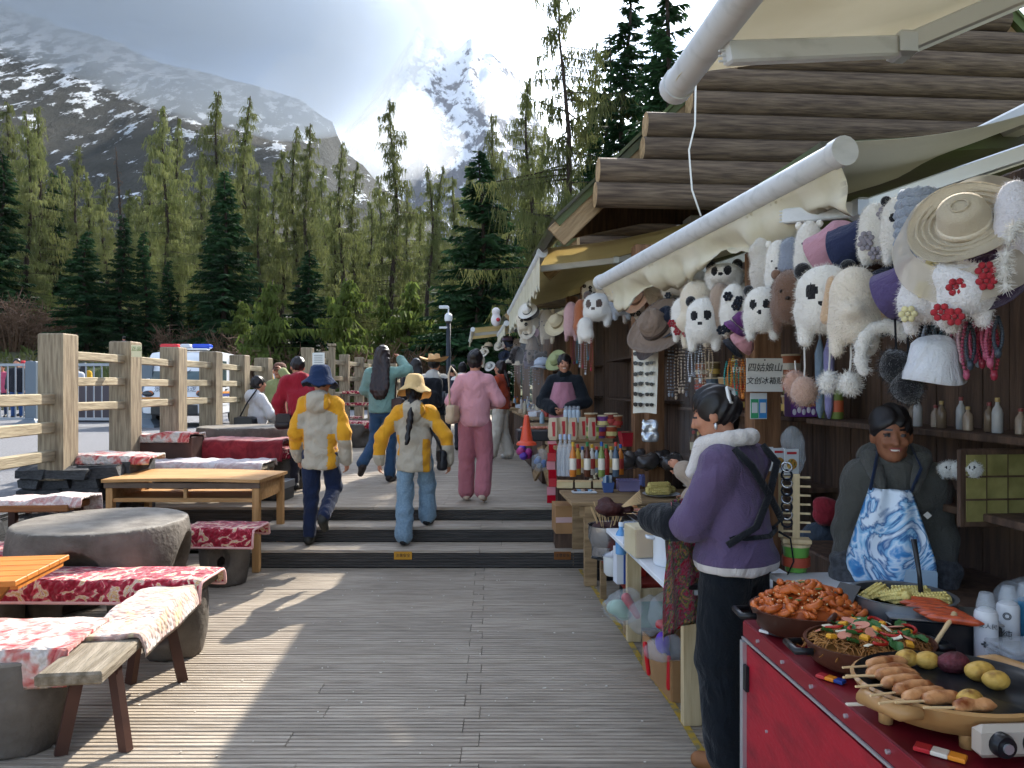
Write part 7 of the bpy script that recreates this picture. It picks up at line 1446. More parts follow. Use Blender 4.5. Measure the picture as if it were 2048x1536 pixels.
    if o.get('collar'): ut.append(('e', V3(J['nek'] + Vector((0, 0, -.005))), (.088 * k, .085 * k, o['collar'] * k), dict(k=.02)))
    if o.get('hood'): ut += [('e', V3(J['nek'] + Vector((0, -.105, -.045)) * k), (.125 * k, .065 * k, .11 * k), dict(k=.015)), ('e', V3(J['nek'] + Vector((0, -.04, .02)) * k), (.10 * k, .08 * k, .05 * k), dict(k=.02))]
    ut.append(('b', (J['pel'].x, J['pel'].y, hem - .25), (.6, .6, .25), .001, dict(k=.006, op='-')))
    tops = o['top'] if isinstance(o['top'], (list, tuple)) else [o['top']]
    pk2 = o.get('pick'); pkf = (lambda c: pk2(c / k, J, k)) if pk2 else None
    g = solid(o.get('topname', 'jacket'), ut, res, [fabric(c) if isinstance(c, str) and c.startswith('#') else c for c in tops], t, wrinkle(o['wr'], 20, len(label)), pkf)
    # trousers
    fl = o['flare']; lw = o['legw']
    bt_ = [('c', V3(J['pel']), V3(J['pel'] + Vector((0, 0, -.03)) * k), .115 * k, .128 * k, (0, 1, 0), .72, dict(k=.04)), ('e', V3(J['pel'] + Vector((0, -.02, -.06)) * k), (.125 * k, .088 * k, .08 * k), dict(k=.04))]
    for s in 'LR':
        hi, kn, an = (J[q + s] for q in ('hi', 'kn', 'an')); an2 = an + (an - kn).normalized() * (-.02 if fl else -.02) * k
        bt_ += [('c', V3(hi.lerp(kn, .14)), V3(kn), (.082 + lw) * k, (.066 + lw + fl * .4) * k, dict(k=.03)), ('c', V3(kn), V3(an2), (.064 + lw + fl * .4) * k, (.05 + lw + fl) * k, dict(k=.02))]
    solid('trousers', bt_, res, fabric(o['bottom'], o.get('bottom2')) , t, wrinkle(o['wr'] * .9, 24, 2.0 + len(label)))
    for s in 'LR':
        an, to = J['an' + s], J['to' + s]; d = (to - an); d.z = 0; d = d.normalized() if d.length > .01 else Vector((0, 1, 0)); up = Vector((0, 0, 1)); hl = an - d * .035 * k + Vector((0, 0, -.035 * k)); tp = to
        sh_ = [('c', V3(hl), V3(tp), .042 * k, .036 * k, dict(k=.02)), ('c', V3(an + up * .0), V3(an.lerp(tp, .4)), .046 * k, .04 * k, dict(k=.02))]
        if abs(hl.z - tp.z) < .06 * k: sh_.append(('b', (an.x, an.y, min(hl.z, tp.z) - .032 * k - .2), (.5, .5, .2), .001, dict(k=.004, op='-')))
        so = solid('shoe', sh_, min(res, .011), plain(o['shoe'], .6), t)
    # hair
    h = o['hair']
    if h != 'none':
        hp = [E((0, -.018, .035), (.086, .098, .098), k=.02), E((0, .075, -.045), (.068, .055, .085), k=.012, op='-')]
        if h in ('long', 'pony'): hp.insert(1, E((0, -.03, -.02), (.084, .075, .10), k=.02))
        if h in ('bun', 'tied'): hp.insert(1, E((0, -.03, .0), (.080, .072, .078), k=.02))
        if h == 'long': hp[2:2] = [('c', HP(0, -.05, -.02), tuple(Vector(HP(0, -.12, -.02)) + Vector((0, -.03, -.42)) * k), .085 * k, .10 * k, (0, 1, 0), .42, dict(k=.04)), ('c', HP(.05, -.06, -.05), tuple(Vector(HP(.075, -.13, -.05)) + Vector((.02, -.03, -.34)) * k), .05 * k, .028 * k, dict(k=.03)), ('c', HP(-.05, -.06, -.05), tuple(Vector(HP(-.07, -.13, -.05)) + Vector((-.02, -.03, -.37)) * k), .05 * k, .03 * k, dict(k=.03)), ('c', HP(-.06, -.02, -.05), tuple(Vector(HP(-.07, -.06, -.05)) + Vector((0, 0, -.25)) * k), .04 * k, .03 * k, dict(k=.03))]
        if h == 'pony': hp[2:2] = [('c', HP(0, -.09, -.02), tuple(Vector(HP(0, -.12, -.12))), .03 * k, .04 * k, dict(k=.02)), ('c', HP(0, -.12, -.12), tuple(Vector(HP(0, -.11, -.1)) + Vector(o.get('tail', (0, -.02, -.25))) * k), .042 * k, .022 * k, dict(k=.02))]
        if h == 'bun': hp[2:2] = [E((0, -.085, .06), (.055, .045, .05), k=.015), E((.02, -.06, .1), (.04, .04, .04), k=.02)]
        if h == 'tied': hp[2:2] = [E((0, -.09, .0), (.05, .04, .05), k=.02)]
        solid('hair', hp, hr, o['haircol'], t, lambda x, y, z: .0045 * np.sin(110 * x + 6 * np.sin(14 * z + 20 * y)) + .003 * np.sin(60 * y + 8 * np.sin(11 * z)) )
    t['_k'] = k; PJ[t.name] = (J, HP, k, Rh); return t
PJ = {}
def headwear(t, kind, c, c2=None, tilt=0.0):
    J, HP, k, Rh = PJ[t.name]; cc = Vector(HP(0, -.012, .055)); mt = Rh.to_4x4() @ Matrix.Rotation(tilt, 4, 'X'); a = k
    if kind == 'bucket': pf = [(.01, .115), (.06, .112), (.085, .09), (.098, .03), (.102, .0), (.165, -.06), (.17, -.075), (.162, -.07), (.1, -.008), (.094, .03)]
    elif kind == 'cowboy': pf = [(.02, .10), (.06, .115), (.08, .11), (.095, .02), (.105, 0), (.19, .0), (.215, .02), (.212, .014), (.1, -.008), (.09, .02)]
    elif kind == 'cap': pf = [(.01, .085), (.05, .08), (.085, .055), (.098, .0), (.099, -.02), (.094, -.02), (.09, .02)]
    else: pf = [(.01, .12), (.06, .11), (.09, .06), (.098, 0), (.099, -.03), (.094, -.03)]
    m = MB().lathe(pf, 26, sy=1.12)
    def wv(p):
        x, y, z = p; r = math.hypot(x, y); an = math.atan2(y, x)
        if kind == 'bucket' and r > .11: z += .018 * math.sin(an * 3 + 1) + .01 * math.sin(an * 7) - (.03 if y > 0 else 0)
        if kind == 'cowboy' and r > .11: z += .05 * (abs(x) / .2) ** 2
        if kind == 'cowboy' and z > .1: z -= .03 * max(0, 1 - abs(x) / .04)
        return cc + mt @ (Vector((x, y, z)) * a)
    m.v = [tuple(wv(p)) for p in m.v]; h = m.build('hat', c if not isinstance(c, str) else fabric(c), t, True)
    if c2: b = MB().lathe([(.1, .0), (.103, .005), (.1, .025), (.097, .03)], 26, sy=1.12); b.v = [tuple(wv(p)) for p in b.v]; b.build('hat_band', fabric(c2), h, True)
    if kind == 'cap':
        def vs(u, v): x = (u - .5) * .17; y0 = math.sqrt(max(0, .105 ** 2 - x * x)); return cc + mt @ (Vector((x, y0 + v * .075 * math.sqrt(max(0, 1 - (2 * u - 1) ** 2)), -.015 - .012 * v)) * a)
        MB().slab(vs, 10, 4, .004).build('visor', fabric(c2 or c), h, True)
    return h
def strap(t, pts, w, m, name='strap'):
    mb = MB(); mb.tube(pts, w, 6, sq=.35); return mb.build(name, m, t, True)
def bagthing(label, p, size, c, rz=0.0, name='handbag', handle=None):
    b = thing(name, label, 'bag', p, rz); w, d, h = size; v, f = sdf([('b', (0, 0, 0), (w / 2, d / 2, h / 2), min(d, w) * .4), ('b', (0, 0, -h * .25), (w * .55, d * .55, h * .28), min(d, w) * .4, dict(k=.02))], max(.01, d / 6), wrinkle(.003, 30, 2)); raw('body', v, f, plain(c, .45), b, True)
    MB().box((0, -d / 2 - .004, h * .18), (w * .9, .006, h * .5), bev=.003).build('flap', plain(c, .4), b)
    if handle: MB().tube(handle, .011, 6).build('strap', plain(c, .45), b, True)
    return b
def SPt(s, t, z): p = S(s, t, z); return (p.x, p.y, p.z)
BE, YE = '#aaa190', '#cf9426'
def yj(c, J, k):                                      # beige jacket with yellow yoke, sleeves and side panel
    x, y, z = c[:, 0], c[:, 1], c[:, 2]; m = np.zeros(len(c), int); ax = np.abs(x)
    m[(z > 1.24) & (ax > .085) & (z - 1.24 > .55 * (.17 - ax))] = 1
    m[(ax > .19) & (z > 1.0) & (z < 1.36) & (y < .05 + .3 * (1.3 - z))] = 1
    m[(x > .10) & (x < .165) & (z < 1.06) & (y < .02)] = 1
    m[(x < -.135) & (z < 1.10) & (z > .9) & (y < -.02)] = 1
    return m
# walkers on the steps
X1 = (640 - 1024) / F_PX * 7.0
w1 = person('walker in beige and yellow jacket and navy bucket hat on the steps', (X1, 7.02, SZ[0]), R(-4), 1.66, dict(top=[BE, YE], pick=yj, bottom='#1d2740', shoe='#23241f', puff=.022, hem=.72, hood=True, hair='short', yaw=R(-18), wr=.007, topname='jacket', legw=.012),
            dict(anR=(.10, -.22, .30), knR=(.10, .10, .52), toR=(.10, -.17, .19), elL=(-.235, -.03, 1.06), wrL=(-.235, .06, .82), elR=(.24, -.05, 1.06), wrR=(.24, .03, .80)), .012)
headwear(w1, 'bucket', '#20304e')
X2 = (828 - 1024) / F_PX * 6.98
w2 = person('walker in beige and yellow jacket and straw bucket hat with pale flared jeans', (X2, 7.0, SZ[0]), R(-2), 1.57, dict(top=[BE, YE], pick=yj, bottom='#7f97a8', bottom2='#6d8698', shoe='#1c1c1e', puff=.022, hem=.74, hood=True, hair='pony', tail=(-.03, -.15, -.42), wr=.007, flare=.035, legw=.008, pitch=R(-8)),
            dict(hiR=(.085, .02, .92), knR=(.105, .16, .62), anR=(.10, .22, .24), toR=(.12, .36, .19), elL=(-.33, -.04, 1.08), wrL=(-.35, .0, .84), elR=(.33, -.04, 1.08), wrR=(.34, .02, .83)), .012)
headwear(w2, 'bucket', mat('straw_hat_cloth', '#cfae78', .85, None, 30, bump=.4, bscale=240))
bg = bagthing('small black crossbody bag on the hip of the walker in straw hat', (X2 + .27, 6.93, .98), (.10, .07, .19), '#1a1b20', R(-60)); strap(bg, [Vector((.0, 0, .09)), Vector((-.12, -.06, .28)), Vector((-.25, -.12, .47))], .012, plain('#1a1b20', .5))
# woman in pink
X3 = (950 - 1024) / F_PX * 7.9
w3 = person('woman in a pink knitted jacket and pink trousers walking away', (X3, 7.9, UP_Z), R(-3), 1.60, dict(top='#c48f96', bottom='#a86a74', shoe='#cdbba8', puff=.02, hem=.82, hair='bun', collar=.05, wr=.003, flare=.02, legw=.02, topname='cardigan'),
            dict(elL=(-.26, -.05, 1.10), wrL=(-.17, .12, 1.0), elR=(.27, .0, 1.10), wrR=(.16, .20, 1.06), knR=(.11, -.0, .50), anR=(.10, -.20, .12), toR=(.11, -.08, .04), anL=(-.10, .02, .085), toL=(-.12, .15, .035)), .012)
bagthing('beige leather handbag hanging from the pink woman shoulder', (X3 - .235, 7.86, UP_Z + .93), (.20, .10, .20), '#b9a68c', R(70), handle=[(-.07, 0, .08), (-.04, .03, .42), (.0, .02, .5), (.04, -.03, .42), (.07, 0, .08)])
# woman with long hair taking a picture
X4 = (765 - 1024) / F_PX * 9.5
w4 = person('long haired woman in pale green sweater and jeans raising a phone', (X4, 9.5, UP_Z), R(-6), 1.74, dict(top='#6f8f86', bottom='#2f4a66', shoe='#2a2422', puff=.02, hem=.84, hair='long', haircol='hair_brown', collar=.035, topname='sweater', flare=.02),
            dict(elR=(.30, .06, 1.36), wrR=(.17, .22, 1.50), elL=(-.23, .02, 1.12), wrL=(-.15, .16, 1.02), knL=(-.10, .03, .49), anL=(-.17, -.28, .24), toL=(-.20, -.24, .12)), .013)
bagthing('dark brown shoulder bag of the woman in green sweater', (X4 + .22, 9.42, UP_Z + .95), (.16, .10, .26), '#3a2a26', R(-20), handle=[(-.05, 0, .12), (-.03, 0, .38), (.03, 0, .38), (.05, 0, .12)])
# man in cowboy hat with rucksack
X5 = (868 - 1024) / F_PX * 11.0
w5 = person('man in a straw cowboy hat and dark jacket walking away', (X5, 11.0, UP_Z), R(-10), 1.66, dict(top=['#20242c', '#b9b6ae'], pick=lambda c, J, k: ((c[:, 2] > 1.34) | ((np.abs(c[:, 0]) > .18) & (c[:, 2] < 1.12))).astype(int), bottom='#5d564c', shoe='#c4c0ba', puff=.03, hem=.8, hood=True), None, .016)
headwear(w5, 'cowboy', mat('tan_straw', '#c99f6c', .8, None, 30, bump=.3, bscale=200), '#3a2a20')
rk = thing('rucksack', 'black rucksack on the back of the man in cowboy hat', 'bag', (X5 - .01, 10.80, UP_Z + 1.13), R(-10)); v, f = sdf([('b', (0, 0, 0), (.16, .09, .22), .07), ('b', (0, -.07, -.08), (.12, .06, .11), .04, dict(k=.02))], .015, wrinkle(.004, 30, 1)); raw('body', v, f, fabric('#1b1d22'), rk, True)
for sx in (-1, 1): MB().tube([(sx * .1, .08, .18), (sx * .13, .17, .22), (sx * .14, .28, .1)], .016, 6).build('strap', fabric('#1b1d22'), rk, True)
MB().tube([(.17, 0, -.16), (.17, 0, .02)], .032, 10).build('water_bottle', plain('#3a4048', .3), rk, True)
# woman in orange by the far stalls
X6 = (1002 - 1024) / F_PX * 12.5
w6 = person('woman in a rust orange jacket and cream trousers facing the stalls', (X6, 12.5, UP_Z), R(62), 1.65, dict(top='#a8452c', bottom='#cdc6b8', shoe='#d0ccc4', puff=.035, hem=.84, collar=.055, hair='pony', haircol='hair_brown', tail=(0, -.06, -.2), flare=.03, legw=.02), dict(elL=(-.25, .05, 1.1), wrL=(-.1, .2, 1.05), elR=(.25, .05, 1.1), wrR=(.1, .2, 1.05), anL=(-.11, .12, .085), toL=(-.12, .26, .035), anR=(.1, -.1, .085), toR=(.12, .04, .035)), .015)
# seated women and man in red
X7 = (515 - 1024) / F_PX * 10.7; sit = dict(hiL=(-.09, .03, .90), knL=(-.12, .42, .88), anL=(-.12, .42, .46), toL=(-.13, .56, .42), hiR=(.09, .03, .90), knR=(.12, .42, .88), anR=(.12, .42, .46), toR=(.13, .56, .42))
w7 = person('seated girl in a white hoodie with black shoulder bag', (X7, 10.7, UP_Z - .25), R(-50), 1.62, dict(top='#c4c4c6', bottom='#23262e', shoe='#202024', puff=.025, hem=.86, hood=True, hair='tied', topname='hoodie'), dict(sit, elR=(.25, .1, 1.1), wrR=(.15, .3, 1.02), elL=(-.25, .1, 1.1), wrL=(-.15, .3, 1.02)), .016)
bagthing('large black shoulder bag on the girl in white hoodie', (X7 - .06, 10.42, UP_Z + .70), (.34, .14, .2), '#17181c', R(-20), handle=[(-.12, 0, .08), (-.02, .05, .3), (.1, .1, .48)])
X8 = (560 - 1024) / F_PX * 11.3
w8 = person('woman in a yellow green jacket and cap lifting her hand to the brim', (X8, 11.3, UP_Z - .05), R(168), 1.62, dict(top='#8f9566', bottom='#3a3c40', shoe='#2a2a2a', puff=.035, hem=.8, hair='long', collar=.05), dict(elL=(-.30, .12, 1.30), wrL=(-.14, .17, 1.53)), .014)
headwear(w8, 'cap', '#6a4a3c', '#5a3c30')
X9 = (604 - 1024) / F_PX * 8.7
w9 = person('man in a dark red jacket bending over the stone table', (X9, 8.75, UP_Z), R(25), 1.62, dict(top='#8a1c2a', bottom='#26242a', shoe='#202022', puff=.04, hem=.80, hood=True, hair='short'), dict(che=(-.02, .06, 1.22), nek=(-.03, .12, 1.36), hed=(-.04, .17, 1.49), shL=(-.18, .08, 1.31), shR=(.15, .08, 1.31), elL=(-.27, .12, 1.06), wrL=(-.22, .26, .9)), .015)
bagthing('black bag with red check pattern beside the man in red', (P(567, 842, 8.6).x, 8.6, P(567, 842, 8.6).z), (.18, .12, .18), '#221a1c', R(10))
for lb, px, Y, rz_1, H, of, ps in (('dark haired woman with sunglasses pushed up on her head', 832, 12.2, 5, 1.68, dict(top='#23252b', bottom='#3a3f4a', hair='long', puff=.02), None), ('person in a dark coat with white fur collar by the far stalls', 925, 14.2, -10, 1.68, dict(top=['#262a36', '#cfcac4'], pick=lambda c, J, k: (c[:, 2] > 1.33).astype(int), bottom='#2a2c34', hood=True, puff=.03, hair='bun'), None), ('distant shopper in a black coat beyond the cowboy hat', 905, 16.5, 20, 1.7, dict(top='#20222a', bottom='#2c2e36', puff=.03), None), ('distant shopper in a grey coat among the far stalls', 948, 18.5, -30, 1.66, dict(top='#5a5c66', bottom='#2c2e36', puff=.03, hair='long'), None)):
    person(lb, ((px - 1024) / F_PX * Y, Y, UP_Z), R(rz_1), H, dict(of, face=False), ps, .02)
# vendor in black behind the snack counter
pv_ = S(8.86, .16, UP_Z)
w12 = person('vendor in a black jacket, black scarf and pink apron behind the grill', (pv_.x, pv_.y, UP_Z), R(165), 1.60, dict(top='#1b2026', bottom='#23252b', puff=.04, hem=.80, collar=.06, hair='tied', yaw=R(12), smile=1), dict(elL=(-.27, .06, 1.08), wrL=(-.09, .22, 1.0), elR=(.27, .06, 1.08), wrR=(.09, .22, .98)), .011)
def apron(t, w, z0, z1, y, m, k=1.0, curve=.05, off=0.0, name='apron'):
    def f(u, v): x = (u - .5) * w * (1 - .35 * max(0, v - .62) / .38); return (x + off, y - curve * (2 * u - 1) ** 2 * 1.6 + .006 * math.sin(u * 14 + v * 6) + .02 * math.sin(3 * v), z0 + (z1 - z0) * v)
    return MB().slab(f, 22, 30, .003).build(name, m, t, True)
apron(w12, .34, .72, 1.27, .175, fabric('#b07a88'), curve=.06)
MB().lathe([(.075, 0), (.09, .02), (.088, .07), (.07, .09)], 20, (0, .0, 1.315)).build('scarf', fabric('#14181a'), w12, True)
# vendor in purple
VX, VYp = .985, 3.26
def pj(c, J, k): return ((c[:, 2] < .905) & (np.abs(c[:, 0]) < .24)).astype(int)
w13 = person('vendor in a purple fleece lined jacket bent over her pots', (VX, VYp, 0), R(46), 1.665, dict(top=['#5d4e6b', '#cfc8c2'], pick=pj, bottom='#14191f', shoe='#8a5a34', puff=.03, hem=.865, hemw=.03, hair='tied', yaw=R(20), pitch=R(-22), legw=.03, flare=.03, wr=.0035),
             dict(che=(0, .02, 1.25), nek=(0, .05, 1.40), hed=(-.01, .10, 1.535), elL=(-.225, .09, 1.07), wrL=(-.17, .31, 1.06), elR=(.225, .10, 1.08), wrR=(.0, .33, 1.04), toL=(-.14, .10, .035), toR=(.13, .12, .035)), .0095)
cl = [('c', (.095 * math.cos(a) - .005, .03 + .095 * math.sin(a), 1.425 - .02 * math.sin(a)), (.095 * math.cos(a + .5) - .005, .03 + .095 * math.sin(a + .5), 1.425 - .02 * math.sin(a + .5)), .034, .034, dict(k=.015)) for a in [q * .5236 for q in range(12)]]
solid('fleece_collar', cl + [('c', (-.08, .12, 1.40), (-.11, .15, 1.28), .035, .03, dict(k=.02)), ('c', (.08, .12, 1.40), (.09, .16, 1.28), .035, .03, dict(k=.02))], .009, furmat('#cfc8c2'), w13, fluff(.003))
for a, b in ((-1, 1), (1, -1)):
    strap(w13, [Vector((a * .13, -.06, 1.40)), Vector((a * .12, -.135, 1.33)), Vector((0, -.155, 1.20)), Vector((b * .12, -.155, 1.08)), Vector((b * .19, -.06, 1.0))], .017, fabric('#16181d'), 'apron_strap')
strap(w13, [Vector((-.18, .03, 1.035)), Vector((-.15, -.12, 1.03)), Vector((0, -.158, 1.025)), Vector((.15, -.12, 1.03)), Vector((.18, .03, 1.035))], .011, fabric('#16181d'), 'apron_strap')
strap(w13, [Vector((.1, -.15, 1.03)), Vector((.13, -.19, 1.0)), Vector((.14, -.2, .90)), Vector((.12, -.18, .84))], .006, fabric('#16181d'), 'apron_tie')
floral('apron_red', '#c4263a', ('#c8303f', '#d04a70', '#2c6a44', '#d8b04a', '#d86a8a', '#a81a2a'), 16, (.36, .72), 60)
def ap(u, v): a = -2.75 + 1.45 * u; r = .235 + .02 * math.sin(9 * u) + .03 * (1 - v); return (r * math.cos(a + math.pi / 2) * 1.0, .02 + r * .85 * math.sin(a + math.pi / 2 + math.pi) * -1 * -1 if False else .06 + .0 * u + .2 * math.sin(u * 3.14), .58 + .50 * v)
def apf(u, v): x = -.27 + .46 * u; return (x, .215 - .9 * (x + .04) ** 2 + .012 * math.sin(u * 16 + v * 5) + .03 * (1 - v), .56 + .60 * v)
MB().slab(apf, 26, 24, .004).build('apron', 'apron_red', w13, True)
def apg(u, v): x = -.235 + .13 * u + .05 * (1 - v); return (x - .02, .235 - .9 * (x + .04) ** 2 + .02 * u, .82 + .2 * v)
MB().slab(apg, 8, 8, .012).build('pocket_cloth', fabric('#b9b4ac'), w13, True)
for s, x0 in (('L', -1), ('R', 1)):
    J = PJ[w13.name][0]; a, b = J['el' + s], J['wr' + s]; solid('sleeve_guard', [('c', tuple(a.lerp(b, .42)), tuple(b), .088, .07, dict(k=.01))], .011, fabric('#15181d'), w13, wrinkle(.005, 34, 1))
J, HP, k, Rh = PJ[w13.name]
clip = thing('hair_clip', 'large white square hair clip in the purple vendor hair', 'hair clip', Vector(w13.location) + Matrix.Rotation(R(46), 3, 'Z') @ Vector(HP(-.03, -.105, .045)), R(46)); clip.rotation_euler = (R(-20), R(12), R(40))
for c, d in (((0, 0, .035), (.055, .012, .011)), ((0, 0, -.035), (.055, .012, .011)), ((-.024, 0, 0), (.011, .012, .07)), ((.024, 0, 0), (.011, .012, .07))): MB().box(c, d, bev=.003).build('bar', plain('#d4d4d2', .3), clip)
MB().ball(HP(-.078, .0, -.055), (.008, .008, .016), 8).build('earring', 'alu', w13, True)
# shopper in beige fleece reaching in behind her
w15 = person('shopper in a beige fleece coat hidden behind the purple vendor', (1.37, 4.75, 0), R(75), 1.52, dict(top='#a08f7e', bottom='#3a3a40', puff=.05, hem=.7, hair='short', face=False), dict(elL=(-.24, .08, 1.12), wrL=(-.2, .27, 1.24), elR=(.25, .1, 1.1), wrR=(.16, .25, 1.0)), .014)
# vendor with blue apron
MXp, MYp = 1.66, 3.22
w14 = person('smiling vendor in a grey hooded jacket and blue printed apron', (MXp, MYp, 0), R(158), 1.61, dict(skin='skin_tan', top='#4a4a46', bottom='#2a2c30', puff=.022, hem=.72, collar=.04, hair='short', smile=.8, yaw=R(6), pitch=R(-6), wr=.006),
             dict(che=(.0, .05, 1.24), nek=(.0, .09, 1.385), hed=(.02, .13, 1.505), shL=(-.14, .05, 1.305), shR=(.14, .05, 1.305), elL=(-.185, .0, 1.05), wrL=(-.18, .10, .83), elR=(.185, .03, 1.05), wrR=(.20, .16, .84)), .0085)
def swirl():
    m = bpy.data.materials.new('blue_swirl'); m.use_nodes = True; MATS['blue_swirl'] = m; nt = m.node_tree; N = nt.nodes.new; L = nt.links.new; b = nt.nodes['Principled BSDF']; b.inputs['Roughness'].default_value = .75
    tc = N('ShaderNodeTexCoord'); n = N('ShaderNodeTexNoise'); n.inputs['Scale'].default_value = 4.5; n.inputs['Detail'].default_value = 4; n.inputs['Distortion'].default_value = 2.6; L(tc.outputs['Object'], n.inputs['Vector'])
    r = N('ShaderNodeValToRGB'); e = r.color_ramp.elements; e[0].position = .34; e[0].color = (*col('#1d4f8f'), 1); e[1].position = .62; e[1].color = (*col('#d0dce8'), 1)
    for p, c in ((.44, '#3f86bf'), (.49, '#c9d8e6'), (.53, '#7fb0d4'), (.56, '#24598f')): q = e.new(p); q.color = (*col(c), 1)
    L(n.outputs[0], r.inputs[0]); L(r.outputs[0], b.inputs['Base Color'])
swirl()
def apm(u, v):
    x = (u - .5) * (.36 - .06 * v if v < .55 else .327 - .17 * (v - .55) / .45) + .03; return (x, .232 - 1.6 * x * x + .012 * math.sin(u * 13 + 5 * v) - .05 * (v - .5) * (v > .5), .62 + .62 * v)
MB().slab(apm, 26, 30, .004).build('apron', 'blue_swirl', w14, True)
MB().box((-.06, .232, .84), (.15, .012, .17), bev=.02).build('pocket', mat('pale_pocket', '#8fa4b4', .7), w14)
for sx in (-1, 1): strap(w14, [Vector((sx * .075 + .03, .215, 1.235)), Vector((sx * .085, .19, 1.33)), Vector((sx * .06, .07, 1.41))], .010, fabric('#1d2a44'), 'apron_strap')
MB().box((-.105, .196, 1.14), (.022, .004, .022), mtx=Matrix.Rotation(R(45), 4, 'Y')).build('chest_badge', plain('#a8a49c', .5), w14)
solid('jacket_hood', [('e', (0, .0, 1.36), (.15, .09, .07), dict(k=.02)), ('c', (-.10, .10, 1.36), (-.06, .19, 1.25), .04, .022, dict(k=.02)), ('c', (.10, .10, 1.36), (.06, .19, 1.25), .04, .022, dict(k=.02))], .011, fabric('#4a4a46'), w14, wrinkle(.004, 30, 2))
for s in 'LR':
    J = PJ[w14.name][0]; a, b = J['el' + s], J['wr' + s]; solid('cuff', [('c', tuple(a.lerp(b, .6)), tuple(b), .075, .06, dict(k=.01))], .011, fabric('#3a3c40', '#4f5257'), w14, wrinkle(.005, 50, 1))
# people on the forecourt and the bank
far = [('standing visitor in black beside the crowd barrier', 34, 20.5, 1.7, '#23252c', '#2f4a78', 200), ('visitor in a long white robe and pink sun visor', 84, 18.8, 1.5, '#d6d4d2', '#cfcdca', 190), ('visitor in white jacket photographing by the barrier', 60, 21.0, 1.66, '#c9c6c2', '#23252c', 150), ('visitor in red hat and dark coat', 46, 23.0, 1.68, '#3a3c46', '#2a2c34', 170),
       ('visitor in pink top behind the barrier', 4, 22.0, 1.6, '#b0506a', '#2f3a50', 190), ('visitor in teal cap and white top near the big post', 152, 22.5, 1.62, '#b9bcc4', '#3f6a8a', 30), ('visitor in bright yellow jacket near the big post', 168, 24.0, 1.7, '#c89a2a', '#3a3c40', 10), ('visitor in crimson scarf behind the robe', 98, 22.5, 1.62, '#a83a4a', '#3a3434', 200), ('visitor in grey walking past the patrol cart', 318, 27.0, 1.66, '#5a5c60', '#2a2c30', 80), ('visitor in yellow beyond the seated women', 532, 24.5, 1.64, '#c8a040', '#8a8c90', 20), ('visitor in white blouse beyond the seated women', 548, 25.5, 1.6, '#d0ccd0', '#5a4a5a', 200)]
for lb, px, Y, H, c1, c2, rz_1 in far:
    X = (px - 1024) / F_PX * Y; q = person(lb, (X, Y, RZ), R(rz_1), H, dict(top=c1, bottom=c2, face=False, puff=.03, hem=.75 if 'robe' not in lb else .15, hair='short' if px % 3 else 'long'), dict(elL=(-.25, .1, 1.15), wrL=(-.12, .25, 1.3)) if 'photograph' in lb else None, .028)
    if 'visor' in lb: headwear(q, 'cap', '#d0a4a8', '#d0a4a8')
    if 'red hat' in lb: headwear(q, 'beanie', '#a8303a')
    if 'teal cap' in lb: headwear(q, 'cap', '#2a8a94', '#2a8a94')
for lb, px, Y, c1, c2 in (('hiker in dark blue on the bank path', 248, 37, '#2a3a5a', '#23304a'), ('hiker in black with rucksack on the bank path', 313, 34, '#1c1e24', '#20222a'), ('hiker in pale jacket under the broad spruce', 178, 42, '#b8b8b4', '#4a4a4e')):
    X = (px - 1024) / F_PX * Y; person(lb, (X, Y, gz(X, Y)), R(30), 1.7, dict(top=c1, bottom=c2, face=False, puff=.04, hem=.75), None, .035)
# ------------------------------------------------------------------ clouds and air
def vol_mat(name, dens, colr=(1, 1, 1), g=.35):
    m = bpy.data.materials.new(name); m.use_nodes = True; nt = m.node_tree; nt.nodes.remove(nt.nodes['Principled BSDF'])
    v = nt.nodes.new('ShaderNodeVolumePrincipled'); v.inputs['Color'].default_value = (*colr, 1); v.inputs['Density'].default_value = dens; v.inputs['Anisotropy'].default_value = g
    nt.links.new(v.outputs[0], nt.nodes['Material Output'].inputs['Volume']); MATS[name] = m; return m
vol_mat('cloud_thick', .016, (.60, .66, .73), .1); vol_mat('cloud_thin', .0022); vol_mat('cloud_far', .0035, (.9, .93, .96))
def cloud(name, blobs, res, m, label, kn=40, disp=8, f=.03):
    prims = []
    for px, py, Y, rx, ry, rz in blobs:
        c = P(px, py, Y); prims.append(('e', tuple(c), (rx, ry, rz), dict(k=kn)))
    D = None
    v, q = sdf_big(prims, res, disp, f)
    return tag(raw(name, v, q, m, smooth=True), label, None, None, 'stuff')
def sdf_big(prims, res, amp, f):
    # clouds are hundreds of metres across: work in units of 100 m
    k = .01; pr = [(p[0], tuple(np.array(p[1]) * k), tuple(np.array(p[2]) * k), dict(k=p[3]['k'] * k)) for p in prims]
    def dsp(x, y, z):
        r = 0
        for i, (fr, am) in enumerate(((f * 100, 1), (f * 230, .5), (f * 500, .25))):
            r = r + am * np.sin(fr * x + 2.3 * np.sin(fr * .6 * z + i)) * np.sin(fr * z * 1.3 + 2 * np.sin(fr * .5 * x + i)) * np.cos(fr * y * .8 + x)
        return amp * k * r
    v, q = sdf(pr, res * k, dsp); return v / k, q
cloud('low_cloud', [(-300, -230, 640, 150, 70, 60), (-60, -100, 645, 110, 70, 52), (130, -20, 650, 110, 70, 50), (330, 70, 660, 110, 70, 52), (520, 125, 670, 90, 60, 46), (640, 185, 690, 62, 45, 40), (230, -120, 700, 200, 80, 55), (700, 60, 700, 110, 60, 55), (480, -60, 700, 180, 80, 60), (60, -220, 700, 200, 80, 60)], 9, 'cloud_thick', 'grey cloud bank lying across the mountainside', 60, 9)
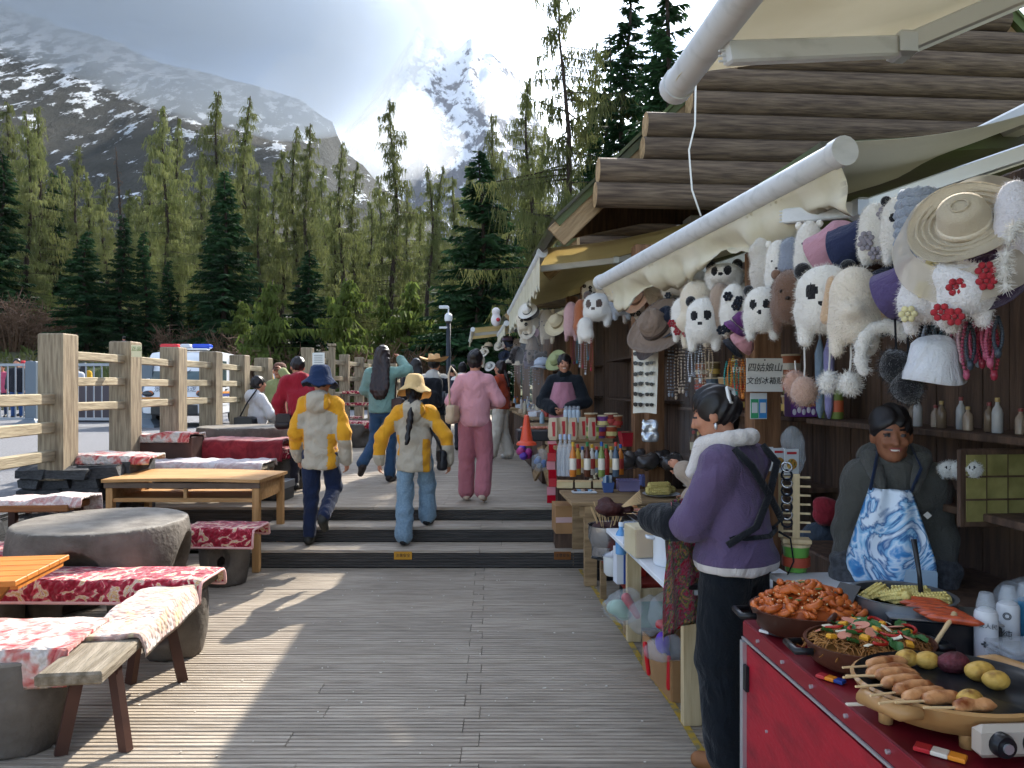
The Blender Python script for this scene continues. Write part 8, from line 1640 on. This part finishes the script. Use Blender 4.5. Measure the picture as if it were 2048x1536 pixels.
cloud('low_cloud', [(640, 200, 1500, 150, 90, 90), (735, 60, 1500, 110, 90, 110), (770, 240, 1450, 105, 80, 80), (860, 300, 1450, 75, 70, 45), (700, 330, 1400, 120, 70, 70), (1000, 200, 1600, 60, 60, 45), (940, 10, 1700, 110, 80, 26)], 14, 'cloud_far', 'bright white cloud boiling round the far peak', 60, 22, .02)
# pale air from the camera to the far peak
m = bpy.data.materials.new('air'); m.use_nodes = True; nt = m.node_tree; nt.nodes.remove(nt.nodes['Principled BSDF'])
v = nt.nodes.new('ShaderNodeVolumePrincipled'); v.inputs['Color'].default_value = (.80, .88, 1, 1); v.inputs['Density'].default_value = .00004; v.inputs['Anisotropy'].default_value = .3
nt.links.new(v.outputs[0], nt.nodes['Material Output'].inputs['Volume'])
MB().box((200, 1180, 700), (3600, 2560, 1440)).build('haze', m, kind='stuff', label='thin bluish mountain air')

# cooking smoke drifting over the grills
vol_mat('smoke_air', .55, (1, 1, 1), .3)
for i, (px, py, Y, pr) in enumerate(((1072, 800, 9.9, [('e', (0, 0, 0), (.16, .2, .3), dict(k=.2)), ('e', (-.1, .1, .45), (.2, .2, .35), dict(k=.2)), ('e', (.08, .1, .9), (.18, .2, .35), dict(k=.2))]), (1385, 900, 5.4, [('e', (0, 0, 0), (.10, .12, .3), dict(k=.15)), ('e', (.02, 0, .55), (.12, .12, .4), dict(k=.15)), ('e', (.03, 0, 1.0), (.11, .12, .35), dict(k=.15))]))):
    v, f = sdf(pr, .05, fluff(.0)); o = raw('smoke', v, f, 'smoke_air', None, True); o.location = P(px, py, Y); tag(o, ('pale smoke drifting over the grill by the vendor in black', 'thin steam rising behind the purple vendor')[i], None, None, 'stuff')

# crumbs and scraps trodden into the boards
rnd = random.Random(8); m = MB()
for k in range(150):
    x, y = rnd.uniform(-2.2, .75), rnd.uniform(1.5, 6.6); m.box((x, y, .003), (rnd.uniform(.004, .014), rnd.uniform(.003, .009), .003), rnd.uniform(0, 3))
tag(m.build('litter', plain('#cfc8bc', .8)), 'pale crumbs and paper scraps on the boards', None, None, 'stuff')
